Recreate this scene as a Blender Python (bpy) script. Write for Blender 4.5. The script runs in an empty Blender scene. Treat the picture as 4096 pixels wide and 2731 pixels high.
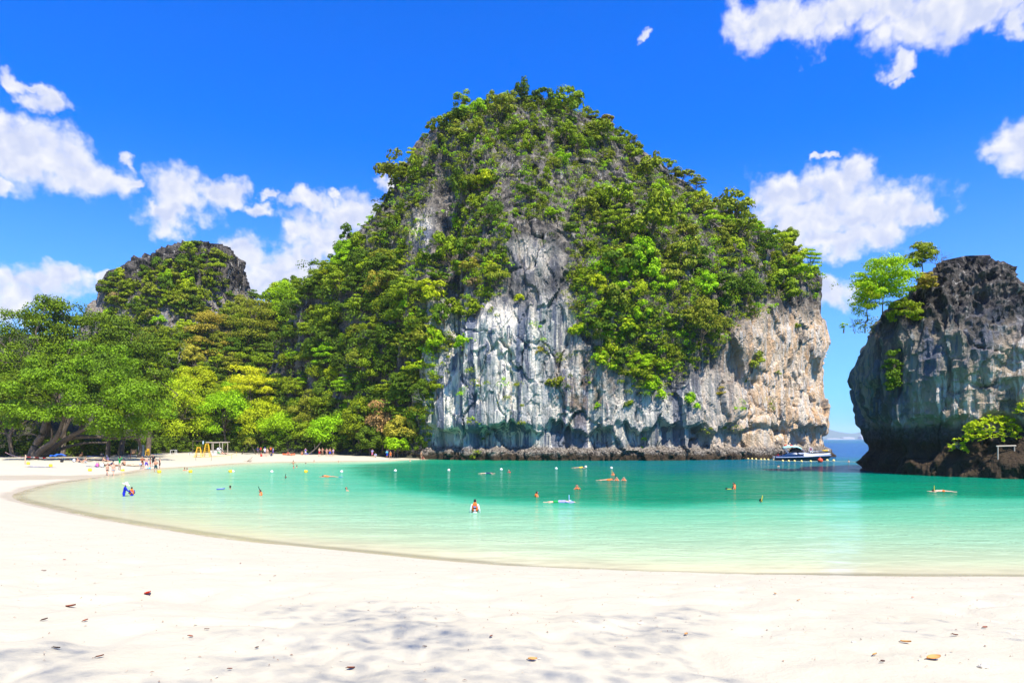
import bpy, bmesh, math, random
import numpy as np
from mathutils import Vector, Matrix, Euler
from mathutils.bvhtree import BVHTree

random.seed(7)
SC = bpy.context.scene
COL = SC.collection
R = math.radians
F_PX, CX, HY, CAMH = 2731.0, 2048.0, 1756.0, 4.2


def P(px, py, Y):
    """point on the photograph's ray (4096-wide pixels) at depth Y in metres"""
    return Vector(((px - CX) / F_PX * Y, Y, CAMH + (HY - py) / F_PX * Y))


def G(px, py, z=0.0):
    """point on the horizontal plane z along the photograph's ray"""
    Y = (CAMH - z) * F_PX / (py - HY)
    return Vector(((px - CX) / F_PX * Y, Y, z))


# ------------------------------------------------------------------ camera
cam_d = bpy.data.cameras.new("camera")
cam_d.lens = 24.0
cam_d.sensor_width = 36.0
cam_d.shift_y = (HY - 1365.5) / 4096.0
cam_d.clip_start = 0.1
cam_d.clip_end = 60000.0
cam = bpy.data.objects.new("camera", cam_d)
cam.location = (0, 0, CAMH)
cam.rotation_euler = (R(90), 0, 0)
COL.objects.link(cam)
SC.camera = cam

# ------------------------------------------------------------------ exposure
SC.view_settings.view_transform = 'Standard'
SC.view_settings.look = 'None'
SC.view_settings.exposure = 0.92
SC.view_settings.gamma = 1.0
SC.view_settings.use_curve_mapping = False
SC.render.engine = 'CYCLES'
SC.cycles.use_denoising = True
SC.cycles.max_bounces = 8
SC.cycles.diffuse_bounces = 3
SC.cycles.glossy_bounces = 3
SC.cycles.transparent_max_bounces = 12
SC.cycles.volume_bounces = 1
SC.cycles.caustics_reflective = False
SC.cycles.caustics_refractive = False
SC.cycles.sample_clamp_indirect = 6.0

# ------------------------------------------------------------------ sun
SUN_AZ, SUN_EL = R(149), R(60)          # azimuth clockwise from +Y (view axis), to the right and a little behind
sun_dir = Vector((math.sin(SUN_AZ) * math.cos(SUN_EL), math.cos(SUN_AZ) * math.cos(SUN_EL), math.sin(SUN_EL)))
sun_d = bpy.data.lights.new("sun", 'SUN')
sun_d.energy = 5.0
sun_d.angle = R(0.53)
sun_d.color = (1.0, 0.94, 0.82)
sun_o = bpy.data.objects.new("sun", sun_d)
sun_o.rotation_euler = (-sun_dir).to_track_quat('-Z', 'Y').to_euler()
sun_o.location = (60, -30, 90)
COL.objects.link(sun_o)


# ------------------------------------------------------------------ node helper
class NT:
    def __init__(self, tree):
        self.t = tree
        self.n = tree.nodes
        self.l = tree.links

    def new(self, typ, **kw):
        nd = self.n.new(typ)
        for k, v in kw.items():
            setattr(nd, k, v)
        return nd

    def set(self, sock, v):
        if isinstance(v, bpy.types.NodeSocket):
            self.l.new(v, sock)
        elif v is not None:
            sock.default_value = v

    def math(self, op, a, b=None, c=None, clamp=False):
        nd = self.new('ShaderNodeMath', operation=op)
        nd.use_clamp = clamp
        self.set(nd.inputs[0], a)
        if b is not None:
            self.set(nd.inputs[1], b)
        if c is not None:
            self.set(nd.inputs[2], c)
        return nd.outputs[0]

    def vmath(self, op, a, b=None, c=None):
        nd = self.new('ShaderNodeVectorMath', operation=op)
        self.set(nd.inputs[0], a)
        if b is not None:
            self.set(nd.inputs[1], b)
        if c is not None:
            self.set(nd.inputs[2], c)
        return nd.outputs['Value'] if op in ('LENGTH', 'DOT_PRODUCT', 'DISTANCE') else nd.outputs['Vector']

    def rng(self, v, a, b, c=0.0, d=1.0, smooth=True):
        nd = self.new('ShaderNodeMapRange')
        nd.interpolation_type = 'SMOOTHSTEP' if smooth else 'LINEAR'
        nd.clamp = True
        self.set(nd.inputs[0], v)
        for i, x in enumerate((a, b, c, d)):
            self.set(nd.inputs[i + 1], x)
        return nd.outputs[0]

    def mix(self, f, a, b, typ='MIX'):
        nd = self.new('ShaderNodeMix', data_type='RGBA', blend_type=typ)
        self.set(nd.inputs[0], f)
        self.set(nd.inputs[6], a if isinstance(a, bpy.types.NodeSocket) else (*a, 1.0))
        self.set(nd.inputs[7], b if isinstance(b, bpy.types.NodeSocket) else (*b, 1.0))
        return nd.outputs[2]

    def noise(self, vec, scale=1.0, detail=4.0, rough=0.55, dist=0.0, dim='3D'):
        nd = self.new('ShaderNodeTexNoise', noise_dimensions=dim)
        self.set(nd.inputs['Vector'], vec)
        nd.inputs['Scale'].default_value = scale
        nd.inputs['Detail'].default_value = detail
        nd.inputs['Roughness'].default_value = rough
        nd.inputs['Distortion'].default_value = dist
        return nd.outputs['Fac']

    def ramp(self, f, stops, mode='LINEAR'):
        nd = self.new('ShaderNodeValToRGB')
        cr = nd.color_ramp
        cr.interpolation = mode
        while len(cr.elements) < len(stops):
            cr.elements.new(0.5)
        for e, (p, c) in zip(cr.elements, stops):
            e.position = p
            e.color = (*c, 1.0) if len(c) == 3 else c
        self.set(nd.inputs[0], f)
        return nd.outputs[0]

    def attr(self, name):
        nd = self.new('ShaderNodeAttribute', attribute_name=name)
        return nd.outputs['Fac']

    def pos(self):
        return self.new('ShaderNodeNewGeometry').outputs['Position']

    def xyz(self, v):
        nd = self.new('ShaderNodeSeparateXYZ')
        self.set(nd.inputs[0], v)
        return nd.outputs

    def bump(self, h, strength=0.5, dist=0.1):
        nd = self.new('ShaderNodeBump')
        nd.inputs['Strength'].default_value = strength
        nd.inputs['Distance'].default_value = dist
        self.set(nd.inputs['Height'], h)
        return nd.outputs[0]


def material(name):
    m = bpy.data.materials.new(name)
    m.use_nodes = True
    m.node_tree.nodes.clear()
    nt = NT(m.node_tree)
    out = nt.new('ShaderNodeOutputMaterial')
    return m, nt, out


# ------------------------------------------------------------------ sky
world = bpy.data.worlds.new("World")
SC.world = world
world.use_nodes = True
world.node_tree.nodes.clear()
w = NT(world.node_tree)
wo = w.new('ShaderNodeOutputWorld')
sky = w.new('ShaderNodeTexSky', sky_type='NISHITA')
sky.sun_disc = False
sky.sun_elevation = SUN_EL
sky.sun_rotation = SUN_AZ
sky.air_density = 1.0
sky.dust_density = 0.5
sky.ozone_density = 2.2
hs = w.new('ShaderNodeHueSaturation')
hs.inputs['Saturation'].default_value = 1.55
hs.inputs['Value'].default_value = 1.0
w.l.new(sky.outputs[0], hs.inputs['Color'])
skycol = w.vmath('MAXIMUM', hs.outputs[0], (0.0, 0.0, 0.0))
skycol = w.vmath('MULTIPLY', skycol, (0.03, 1.15, 2.10))

tc = w.new('ShaderNodeTexCoord')
dx, dy, dz = w.xyz(tc.outputs['Generated'])
az = w.math('ARCTAN2', dx, dy)
hyp = w.math('SQRT', w.math('ADD', w.math('MULTIPLY', dx, dx), w.math('MULTIPLY', dy, dy)))
el = w.math('ARCTAN2', dz, hyp)
veil = w.math('MULTIPLY', w.rng(w.math('ABSOLUTE', el), 0.42, 0.0), 0.62)
skycol = w.mix(veil, skycol, (2.6, 3.9, 6.6))
cmb = w.new('ShaderNodeCombineXYZ')
w.set(cmb.inputs[0], az)
w.set(cmb.inputs[1], el)
pv = cmb.outputs[0]
# billowy distortion of the cloud outlines
dn = w.new('ShaderNodeTexNoise', noise_dimensions='2D')
w.set(dn.inputs['Vector'], pv)
dn.inputs['Scale'].default_value = 17.0
dn.inputs['Detail'].default_value = 4.0
dn.inputs['Roughness'].default_value = 0.58
off = w.vmath('SUBTRACT', dn.outputs['Color'], (0.5, 0.5, 0.5))
pd = w.vmath('ADD', pv, w.vmath('MULTIPLY', off, (0.085, 0.062, 0.0)))
CLOUDS = [  # cx, cy, rx, ry in photograph pixels
    (150, 630, 215, 125), (320, 690, 170, 75), (40, 600, 150, 105), (470, 720, 60, 25), (490, 640, 36, 36), (20, 730, 100, 40),
    (40, 330, 65, 35), (165, 405, 75, 55), (105, 355, 60, 22),
    (730, 760, 145, 85), (890, 755, 110, 50), (700, 850, 125, 65), (620, 820, 60, 36), (960, 775, 60, 45), (1060, 850, 55, 36),
    (1240, 810, 90, 40), (1105, 775, 36, 22), (1370, 770, 50, 20),
    (980, 1020, 110, 70), (1150, 1060, 220, 80), (1300, 960, 160, 110), (1410, 880, 140, 100), (1560, 730, 45, 48), (1175, 925, 45, 42),
    (1090, 1120, 220, 60),
    (100, 1150, 260, 60), (220, 1105, 110, 60), (60, 1200, 220, 60), (380, 1140, 90, 40),
    (3080, 80, 170, 115), (3230, 110, 120, 90), (3370, 30, 130, 60), (3690, 90, 210, 120), (3560, 40, 160, 75), (3900, 40, 200, 90),
    (4070, 90, 60, 70), (3595, 280, 55, 45), (3612, 330, 28, 34),
    (4090, 590, 120, 120),
    (3430, 680, 75, 80), (3340, 760, 190, 110), (3130, 770, 130, 80), (3250, 880, 290, 110), (3500, 850, 220, 100), (3690, 860, 130, 65),
    (3390, 960, 280, 60), (3775, 845, 55, 50), (3330, 1160, 120, 60), (3310, 620, 50, 18), (2578, 108, 22, 26),
]
dens = None
for cx, cy, rx, ry in CLOUDS:
    u, v = (cx - CX) / F_PX, (HY - cy) / F_PX
    a0, e0 = math.atan2(u, 1), math.atan2(v, math.sqrt(1 + u * u))
    k = 1 / math.sqrt(1 + u * u)
    ra, re = rx / F_PX * k * k, ry / F_PX * k / (1 + v * v)
    q = w.vmath('MULTIPLY_ADD', pd, (1 / ra, 1 / re, 0), (-a0 / ra, -e0 / re, 0))
    dd = w.math('SUBTRACT', 1.0, w.vmath('LENGTH', q))
    dens = dd if dens is None else w.math('SMOOTH_MAX', dens, dd, 0.25)
# the same kind of scattered fair-weather cumulus all round, outside the view
far_n = w.noise(w.vmath('MULTIPLY', pd, (1.0, 2.2, 1.0)), 3.2, 2.0, 0.5, dim='2D')
out_m = w.rng(w.math('ABSOLUTE', az), 0.72, 0.9)
out_e = w.math('MULTIPLY', w.rng(el, 0.02, 0.12), w.rng(el, 0.75, 0.5))
far_d = w.math('SUBTRACT', w.math('MULTIPLY', far_n, w.math('MULTIPLY', w.math('MULTIPLY', out_m, out_e), 3.4)), 1.9)
dens = w.math('MAXIMUM', dens, far_d)
def puffs(vec):
    vn = w.new('ShaderNodeTexVoronoi', feature='F1', normalize=True, voronoi_dimensions='2D')
    w.set(vn.inputs['Vector'], w.vmath('ADD', vec, w.vmath('MULTIPLY', off, (0.03, 0.03, 0.0))))
    vn.inputs['Scale'].default_value = 24.0
    vn.inputs['Detail'].default_value = 2.0
    vn.inputs['Roughness'].default_value = 0.62
    return vn.outputs['Distance']


pf1 = puffs(pv)
fine = w.noise(pv, 46.0, 3.0, 0.62, dim='2D')
dens2 = w.math('ADD', dens, w.math('ADD', w.math('MULTIPLY', w.math('SUBTRACT', fine, 0.5), 0.8), w.math('MULTIPLY', w.math('SUBTRACT', 0.36, pf1), 1.1)))
alpha = w.rng(dens2, -0.36, 0.62)
alpha = w.math('MULTIPLY', alpha, 0.96)
# lit from the sun's side: difference of the billow noise along the sun's direction
pf2 = puffs(w.vmath('ADD', pv, (0.007, 0.012, 0.0)))
lit = w.math('ADD', w.math('MULTIPLY', w.math('SUBTRACT', pf2, pf1), 2.6), w.rng(dens2, 0.0, 1.1, 0.8, 0.22))
ccol = w.mix(w.math('ADD', lit, 0.0, clamp=True), (4.5, 4.9, 6.3), (6.6, 6.6, 6.75))
final = w.mix(alpha, skycol, ccol)
bg = w.new('ShaderNodeBackground')
w.l.new(final, bg.inputs['Color'])
bg.inputs['Strength'].default_value = 0.078
world.cycles.sampling_method = 'MANUAL'
world.cycles.sample_map_resolution = 256
w.l.new(bg.outputs[0], wo.inputs['Surface'])


# ------------------------------------------------------------------ numpy noise
_rs = np.random.RandomState(11)
_perm = _rs.permutation(4096).astype(np.int64)
_val = _rs.rand(4096).astype(np.float32) * 2 - 1


def vnoise(x, y, z):
    x, y, z = np.broadcast_arrays(np.asarray(x, float), np.asarray(y, float), np.asarray(z, float))
    xi, yi, zi = np.floor(x).astype(np.int64), np.floor(y).astype(np.int64), np.floor(z).astype(np.int64)
    fx, fy, fz = x - xi, y - yi, z - zi
    fx, fy, fz = [t * t * t * (t * (t * 6 - 15) + 10) for t in (fx, fy, fz)]

    def h(i, j, k):
        return _val[_perm[(_perm[(_perm[i & 4095] + j) & 4095] + k) & 4095]]
    c = 0
    for i in (0, 1):
        wx = fx if i else 1 - fx
        for j in (0, 1):
            wy = fy if j else 1 - fy
            for k in (0, 1):
                wz = fz if k else 1 - fz
                c = c + wx * wy * wz * h(xi + i, yi + j, zi + k)
    return c


def fbm(x, y, z, octv=4, gain=0.5, ridged=False):
    s, a, t = 0, 1.0, 0
    for o in range(octv):
        f = 2.03 ** o
        n = vnoise(x * f + 17.3 * o, y * f + 5.1 * o, z * f + 9.7 * o)
        s = s + a * ((1 - 2 * np.abs(n)) if ridged else n)
        t += a
        a *= gain
    return s / t


def worley(x, y, z):
    """random value of the nearest cell and distance to the border with the next one"""
    xi, yi, zi = np.floor(x).astype(np.int64), np.floor(y).astype(np.int64), np.floor(z).astype(np.int64)
    f1 = np.full(x.shape, 9.0)
    f2 = np.full(x.shape, 9.0)
    val = np.zeros(x.shape)
    for i in (-1, 0, 1):
        for j in (-1, 0, 1):
            for k in (-1, 0, 1):
                a, b, c = xi + i, yi + j, zi + k
                h = _perm[(_perm[(_perm[a & 4095] + b) & 4095] + c) & 4095]
                dd = (a + 0.5 + 0.48 * _val[h] - x) ** 2 + (b + 0.5 + 0.48 * _val[(h + 517) & 4095] - y) ** 2 + (c + 0.5 + 0.48 * _val[(h + 1031) & 4095] - z) ** 2
                nw = dd < f1
                f2 = np.where(nw, f1, np.minimum(f2, dd))
                val = np.where(nw, _val[(h + 2003) & 4095], val)
                f1 = np.where(nw, dd, f1)
    return val, np.sqrt(f2) - np.sqrt(f1)


def sstep(x, a, b):
    t = np.clip((np.asarray(x, float) - a) / (b - a), 0, 1)
    return t * t * (3 - 2 * t)


def poly_sd(x, y, poly):
    """signed distance to a closed polygon, positive inside"""
    poly = np.asarray(poly, float)
    d2 = np.full(x.shape, 1e18)
    ins = np.zeros(x.shape, bool)
    n = len(poly)
    for i in range(n):
        ax, ay = poly[i]
        bx, by = poly[(i + 1) % n]
        ex, ey = bx - ax, by - ay
        t = np.clip(((x - ax) * ex + (y - ay) * ey) / (ex * ex + ey * ey + 1e-12), 0, 1)
        d2 = np.minimum(d2, (x - ax - t * ex) ** 2 + (y - ay - t * ey) ** 2)
        c = ((ay > y) != (by > y)) & (x < (bx - ax) * (y - ay) / (by - ay + 1e-12) + ax)
        ins ^= c
    d = np.sqrt(d2)
    return np.where(ins, d, -d)


def catmull(pts, per=12, closed=True):
    pts = np.asarray(pts, float)
    n = len(pts)
    out = []
    rng = range(n) if closed else range(n - 1)
    for i in rng:
        if closed:
            p0, p1, p2, p3 = pts[(i - 1) % n], pts[i], pts[(i + 1) % n], pts[(i + 2) % n]
        else:
            p0, p1, p2, p3 = pts[max(i - 1, 0)], pts[i], pts[i + 1], pts[min(i + 2, n - 1)]
        for t in np.linspace(0, 1, per, endpoint=False):
            out.append(0.5 * (2 * p1 + (p2 - p0) * t + (2 * p0 - 5 * p1 + 4 * p2 - p3) * t * t + (3 * p1 - p0 - 3 * p2 + p3) * t ** 3))
    if not closed:
        out.append(pts[-1])
    return np.array(out)


# ------------------------------------------------------------------ mesh helpers
def mesh_np(name, verts, faces, smooth=True):
    """mesh from an (n,3) array and an (m,k) array of equal-sized faces"""
    verts = np.asarray(verts, np.float32)
    faces = np.asarray(faces, np.int32)
    me = bpy.data.meshes.new(name)
    m, k = faces.shape
    me.vertices.add(len(verts))
    me.vertices.foreach_set('co', verts.ravel())
    me.loops.add(m * k)
    me.loops.foreach_set('vertex_index', faces.ravel())
    me.polygons.add(m)
    me.polygons.foreach_set('loop_start', np.arange(0, m * k, k, dtype=np.int32))
    me.polygons.foreach_set('use_smooth', np.full(m, smooth, bool))
    me.update(calc_edges=True)
    return me


def grid_faces(nu, nv, closed_u=False):
    iu = np.arange(nu if closed_u else nu - 1)
    iv = np.arange(nv - 1)
    a, b = np.meshgrid(iu, iv, indexing='ij')
    a1 = (a + 1) % nu
    return np.stack([a * nv + b, a1 * nv + b, a1 * nv + b + 1, a * nv + b + 1], -1).reshape(-1, 4)


def add_attr(me, name, vals):
    at = me.attributes.new(name, 'FLOAT', 'POINT')
    at.data.foreach_set('value', np.asarray(vals, np.float32).ravel())


def link(name, me, mat=None, parent=None):
    o = bpy.data.objects.new(name, me)
    COL.objects.link(o)
    if mat is not None and me is not None:
        if len(me.materials) == 0:
            me.materials.append(mat)
        else:
            o.material_slots[0].link = 'OBJECT'
            o.material_slots[0].material = mat
    if parent is not None:
        o.parent = parent
    return o


def tag(o, label=None, cat=None, group=None, kind=None):
    if label:
        o['label'] = label
    if cat:
        o['category'] = cat
    if group:
        o['group'] = group
    if kind:
        o['kind'] = kind
    return o


def empty(name, loc=(0, 0, 0), rz=0.0):
    o = bpy.data.objects.new(name, None)
    o.location = loc
    o.rotation_euler = (0, 0, rz)
    COL.objects.link(o)
    return o


def bvh_of(ob):
    return BVHTree.FromObject(ob, bpy.context.evaluated_depsgraph_get())


def simple_mat(name, col, rough=0.6, spec=0.3, noise_amt=0.12, noise_scale=6.0, metal=0.0, trans=0.0):
    m, n, out = material(name)
    b = n.new('ShaderNodeBsdfPrincipled')
    tcx = n.new('ShaderNodeTexCoord').outputs['Object']
    nz = n.noise(tcx, noise_scale, 4.0)
    lo = tuple(c * (1 - noise_amt) for c in col)
    hi = tuple(min(1.0, c * (1 + noise_amt)) for c in col)
    n.set(b.inputs['Base Color'], n.mix(nz, lo, hi))
    b.inputs['Roughness'].default_value = rough
    b.inputs['Specular IOR Level'].default_value = spec
    b.inputs['Metallic'].default_value = metal
    n.l.new(b.outputs[0], out.inputs[0])
    return m


# ------------------------------------------------------------------ shoreline
SHORE = [(300, 20), (120, 15), (45, 17), (26, 19.6), (15.3, 20.4), (7.2, 20.6), (2, 21.5), (-0.4, 22.3), (-5, 24.7), (-10.6, 27.7), (-19, 33.8),
         (-27, 40.4), (-36, 49), (-40.5, 57), (-44, 66), (-46.6, 79), (-50.5, 96), (-48.5, 107), (-46.5, 122), (-35.5, 128), (-26, 134), (-18, 140.5),
         (-10, 150), (-30, 190), (-160, 330), (-400, 600), (-400, 20000), (9000, 20000), (9000, 20)]
_core = catmull(SHORE[2:22], 8, closed=False)
SHORE_POLY = np.vstack([np.array(SHORE[:2]), _core, np.array(SHORE[22:])])
DEEP = [(-22, 96), (-12, 64), (-6, 52), (0, 46), (9, 43.4), (22, 47), (32, 50), (40, 50), (70, 45), (300, 60), (300, 20000), (-400, 20000), (-400, 600),
        (-30, 190), (-20, 150), (-20, 128), (-25, 112)]
BACKLINE = [(-300, 104), (-120, 128), (-100, 131), (-90, 130), (-84, 136), (-86, 150), (-84, 160), (-80, 170), (-72, 174), (-60, 166), (-45, 157),
            (-30, 149), (-21, 144.5), (-10, 150), (-10, 400), (-300, 400)]


def shore_sd(x, y):
    return poly_sd(x, y, SHORE_POLY)


def ground_z(x, y, detail=False):
    x, y = np.asarray(x, float), np.asarray(y, float)
    s = shore_sd(x, y)                       # >0 in the water
    d = -s
    near = 2.75 * (1 - np.exp(-np.clip(d, 0, None) * 0.085)) * 1.12
    far = 0.55 * (1 - np.exp(-np.clip(d, 0, None) / 8.0)) + 0.006 * np.clip(d, 0, None)
    wgt = sstep(y, 34, 62)
    land = near * (1 - wgt) + far * wgt
    bed = -np.clip(s, 0, None) * 0.06 - 2.2 * sstep(poly_sd(x, y, DEEP), -2, 10)
    bed = np.maximum(bed, -5.0)
    return np.where(d > 0, land, bed)


def gz(x, y):
    return float(ground_z(np.array([x]), np.array([y]))[0])


def axis(pieces):
    """pieces: list of (start, stop, step) joined in order"""
    out = []
    for a, b, st in pieces:
        n = max(1, int(round((b - a) / st)))
        out += list(np.linspace(a, b, n, endpoint=False))
    out.append(pieces[-1][1])
    return np.array(out)


# ------------------------------------------------------------------ beach (also the sea bed)
xs = axis([(-220, -100, 6), (-100, -55, 1.0), (-55, -22, 0.5), (-22, -14, 0.25), (-14, 14, 0.11), (14, 20, 0.2), (20, 60, 1.2), (60, 160, 6)])
ys = axis([(-40, 2, 1.5), (2, 4, 0.2), (4, 9, 0.065), (9, 14, 0.09), (14, 26, 0.14), (26, 60, 0.45), (60, 160, 0.7), (160, 300, 8)])
gx, gy = np.meshgrid(xs, ys, indexing='ij')
gzv = ground_z(gx, gy)
sdv = -shore_sd(gx, gy)
nearw = sstep(sdv, 0.8, 5.0) * (1 - sstep(gy, 30, 60))
soft = fbm(gx * 0.55, gy * 0.55, 0.3, 3)
foot = fbm(gx * 1.9 + 3, gy * 1.9, 1.7, 3)
dimple = -np.clip(vnoise(gx * 2.3 + 9, gy * 2.3, 4.1) - 0.15, 0, 1)
gzv = gzv + nearw * (0.10 * soft + 0.040 * foot + 0.085 * dimple) * (0.35 + 0.65 * (1 - sstep(gy, 7, 17)))
farw = sstep(sdv, 1.0, 5.0) * sstep(gy, 40, 60)
gzv = gzv + farw * (0.10 * fbm(gx * 0.45, gy * 0.45, 2.0, 3))
gzv = gzv + 0.012 * fbm(gx * 0.8, gy * 2.4, 5.0, 2) * (1 - sstep(np.abs(sdv), 0.5, 4.0))
bme = mesh_np('beach', np.stack([gx, gy, gzv], -1).reshape(-1, 3), grid_faces(len(xs), len(ys)))
# a wet tongue left by the tide at the far left, beside the shallow end
tong = catmull([(-62, 66), (-52, 62), (-46, 70), (-44.5, 80), (-46, 90), (-47.5, 86), (-49, 76), (-55, 70)], 8)
wet = sstep(poly_sd(gx, gy, tong) + 0.9 * fbm(gx * 0.7, gy * 0.7, 3.3, 3), -0.6, 0.7)
add_attr(bme, 'wet', wet)
add_attr(bme, 'sd', sdv + 0.35 * fbm(gx * 0.5, gy * 0.5, 8.0, 2))
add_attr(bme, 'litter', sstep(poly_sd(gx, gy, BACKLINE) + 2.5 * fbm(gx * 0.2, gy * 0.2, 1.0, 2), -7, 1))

m_sand, n, out = material('white_sand')
ps = n.pos()
b = n.new('ShaderNodeBsdfPrincipled')
big = n.noise(ps, 0.8, 4.0, 0.6)
grain = n.noise(ps, 34.0, 6.0, 0.75)
patch = n.noise(ps, 3.1, 4.0, 0.6)
dry = n.mix(big, (0.405, 0.358, 0.258), (0.465, 0.42, 0.315))
dry = n.mix(n.rng(grain, 0.36, 0.22, 0.0, 0.55), dry, (0.34, 0.27, 0.18))
dry = n.mix(n.rng(patch, 0.60, 0.78, 0.0, 0.35), dry, (0.34, 0.28, 0.20))
wetc = n.mix(big, (0.40, 0.33, 0.22), (0.45, 0.375, 0.265))
sd_a = n.attr('sd')
wf = n.math('MAXIMUM', n.rng(sd_a, 1.15, 0.35), n.math('MULTIPLY', n.attr('wet'), 0.95))
colr = n.mix(wf, dry, wetc)
colr = n.mix(n.rng(sd_a, 0.0, -1.0), colr, (0.58, 0.53, 0.37))
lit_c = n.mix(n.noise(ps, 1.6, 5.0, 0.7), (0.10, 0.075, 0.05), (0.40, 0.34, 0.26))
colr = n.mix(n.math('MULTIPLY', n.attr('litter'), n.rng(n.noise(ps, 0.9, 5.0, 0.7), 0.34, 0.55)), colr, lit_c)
n.set(b.inputs['Base Color'], colr)
n.set(b.inputs['Roughness'], n.rng(wf, 0, 1, 0.9, 0.35))
b.inputs['Specular IOR Level'].default_value = 0.2
hgt = n.math('ADD', n.math('MULTIPLY', n.noise(ps, 7.0, 5.0, 0.65), 0.6), n.math('MULTIPLY', grain, 0.12))
bmp = n.bump(hgt, 0.55, 0.07)
n.set(b.inputs['Normal'], bmp)
n.l.new(b.outputs[0], out.inputs[0])
beach = tag(link('beach', bme, m_sand), 'white sand beach curving round the green bay', kind='structure')

# ------------------------------------------------------------------ sea
xs = axis([(-9000, -1500, 1500), (-1500, -200, 200), (-200, -70, 10), (-70, -30, 0.8), (-30, 30, 0.55), (30, 90, 0.9), (90, 250, 10), (250, 1500, 150),
           (1500, 13000, 1500)])
ys = axis([(12, 40, 0.35), (40, 75, 0.5), (75, 190, 0.9), (190, 300, 6), (300, 1500, 80), (1500, 13000, 1200)])
gx, gy = np.meshgrid(xs, ys, indexing='ij')
s = shore_sd(gx, gy)
dp = poly_sd(gx, gy, DEEP)
dp = dp + 2.4 * fbm(gx * 0.11, gy * 0.16, 0.5, 3)
depth = 0.13 * sstep(s, 0.0, 4.0) + np.clip(s, 0, 30) * 0.044 + 2.0 * sstep(dp, -3.6, 4.0) + 2.6 * sstep(dp, 6, 60)
depth += 5.5 * sstep(gy - 0.25 * gx, 120, 165) * sstep(gx, 30, 75)
sme = mesh_np('sea', np.stack([gx, gy, np.zeros_like(gx)], -1).reshape(-1, 3), grid_faces(len(xs), len(ys)))
add_attr(sme, 'depth', depth)
add_attr(sme, 'edge', s)
m_sea, n, out = material('clear_sea_water')
ps = n.pos()
d_a = n.attr('depth')
nzb = n.noise(n.vmath('MULTIPLY', ps, (0.05, 0.12, 1.0)), 1.0, 4.0, 0.6)
d_n = n.math('MULTIPLY', d_a, n.rng(nzb, 0.25, 0.75, 0.86, 1.14, smooth=False))
fac = n.math('DIVIDE', d_n, 10.0, clamp=True)
body = n.ramp(fac, [(0.0, (0.50, 0.44, 0.29)), (0.012, (0.47, 0.45, 0.29)), (0.026, (0.41, 0.47, 0.295)), (0.05, (0.27, 0.45, 0.275)), (0.085, (0.145, 0.41, 0.24)), (0.12, (0.075, 0.37, 0.22)),
                    (0.17, (0.045, 0.34, 0.19)), (0.25, (0.008, 0.24, 0.125)), (0.34, (0.002, 0.18, 0.092)), (0.48, (0.0, 0.135, 0.10)), (0.70, (0.0, 0.08, 0.17)), (1.0, (0.0, 0.06, 0.21))])
pat = n.noise(n.vmath('MULTIPLY', ps, (0.11, 0.62, 1.0)), 1.0, 5.0, 0.62, 0.5)
pat2 = n.noise(n.vmath('MULTIPLY', ps, (0.45, 1.9, 1.0)), 1.0, 3.0, 0.6, 0.4)
pat3 = n.noise(n.vmath('MULTIPLY', ps, (1.1, 4.2, 1.0)), 1.0, 3.0, 0.6, 0.4)
rip = n.math('ADD', n.math('MULTIPLY', pat, 0.42), n.math('ADD', n.math('MULTIPLY', pat2, 0.33), n.math('MULTIPLY', pat3, 0.25)))
bscale = n.rng(rip, 0.40, 0.60, 0.72, 1.18)  # light and dark of the ripples painted into the water's body colour
body = n.mix(1.0, body, n.new('ShaderNodeCombineXYZ').outputs[0], 'MULTIPLY')
_cx = body.node.inputs[7].links[0].from_node
for _i in range(3):
    n.set(_cx.inputs[_i], bscale)
df = n.new('ShaderNodeBsdfDiffuse')
n.set(df.inputs['Color'], body)
tr = n.new('ShaderNodeBsdfTransparent')
n.set(tr.inputs['Color'], n.mix(n.rng(d_a, 0.0, 0.8), (1, 1, 0.97), (0.75, 0.97, 0.86)))
mx = n.new('ShaderNodeMixShader')
n.set(mx.inputs[0], n.rng(d_a, 0.0, 0.08, 0.0, 0.96))
n.l.new(tr.outputs[0], mx.inputs[1])
n.l.new(df.outputs[0], mx.inputs[2])
w1 = n.noise(n.vmath('MULTIPLY', ps, (0.55, 1.25, 1.0)), 1.0, 4.0, 0.6, 0.4)
w2 = n.noise(n.vmath('MULTIPLY', ps, (2.2, 5.2, 1.0)), 1.0, 3.0, 0.6, 0.3)
w0 = n.noise(n.vmath('MULTIPLY', ps, (0.10, 0.22, 1.0)), 1.0, 2.0, 0.5)
hh = n.math('ADD', n.math('ADD', n.math('MULTIPLY', w1, 0.30), n.math('MULTIPLY', w2, 0.11)), n.math('MULTIPLY', w0, 0.45))
amp = n.rng(n.attr('edge'), 0.0, 9.0, 0.10, 1.0)
bp = n.new('ShaderNodeBump')
bp.inputs['Distance'].default_value = 1.0
n.set(bp.inputs['Strength'], n.math('MULTIPLY', amp, 0.5))
n.set(bp.inputs['Height'], hh)
gl = n.new('ShaderNodeBsdfGlossy')
gl.inputs['Roughness'].default_value = 0.06
n.set(gl.inputs['Normal'], bp.outputs[0])
n.set(df.inputs['Normal'], bp.outputs[0])
fr = n.new('ShaderNodeFresnel')
fr.inputs['IOR'].default_value = 1.33
n.set(fr.inputs['Normal'], bp.outputs[0])
mg = n.new('ShaderNodeMixShader')
n.set(mg.inputs[0], n.math('MULTIPLY', fr.outputs[0], n.rng(rip, 0.41, 0.59, 0.18, 0.80)))
n.l.new(mx.outputs[0], mg.inputs[1])
n.l.new(gl.outputs[0], mg.inputs[2])
n.l.new(mg.outputs[0], out.inputs[0])
sea = tag(link('sea', sme, m_sea), 'clear sea turning from pale mint to emerald in the bay', kind='structure')

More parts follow.
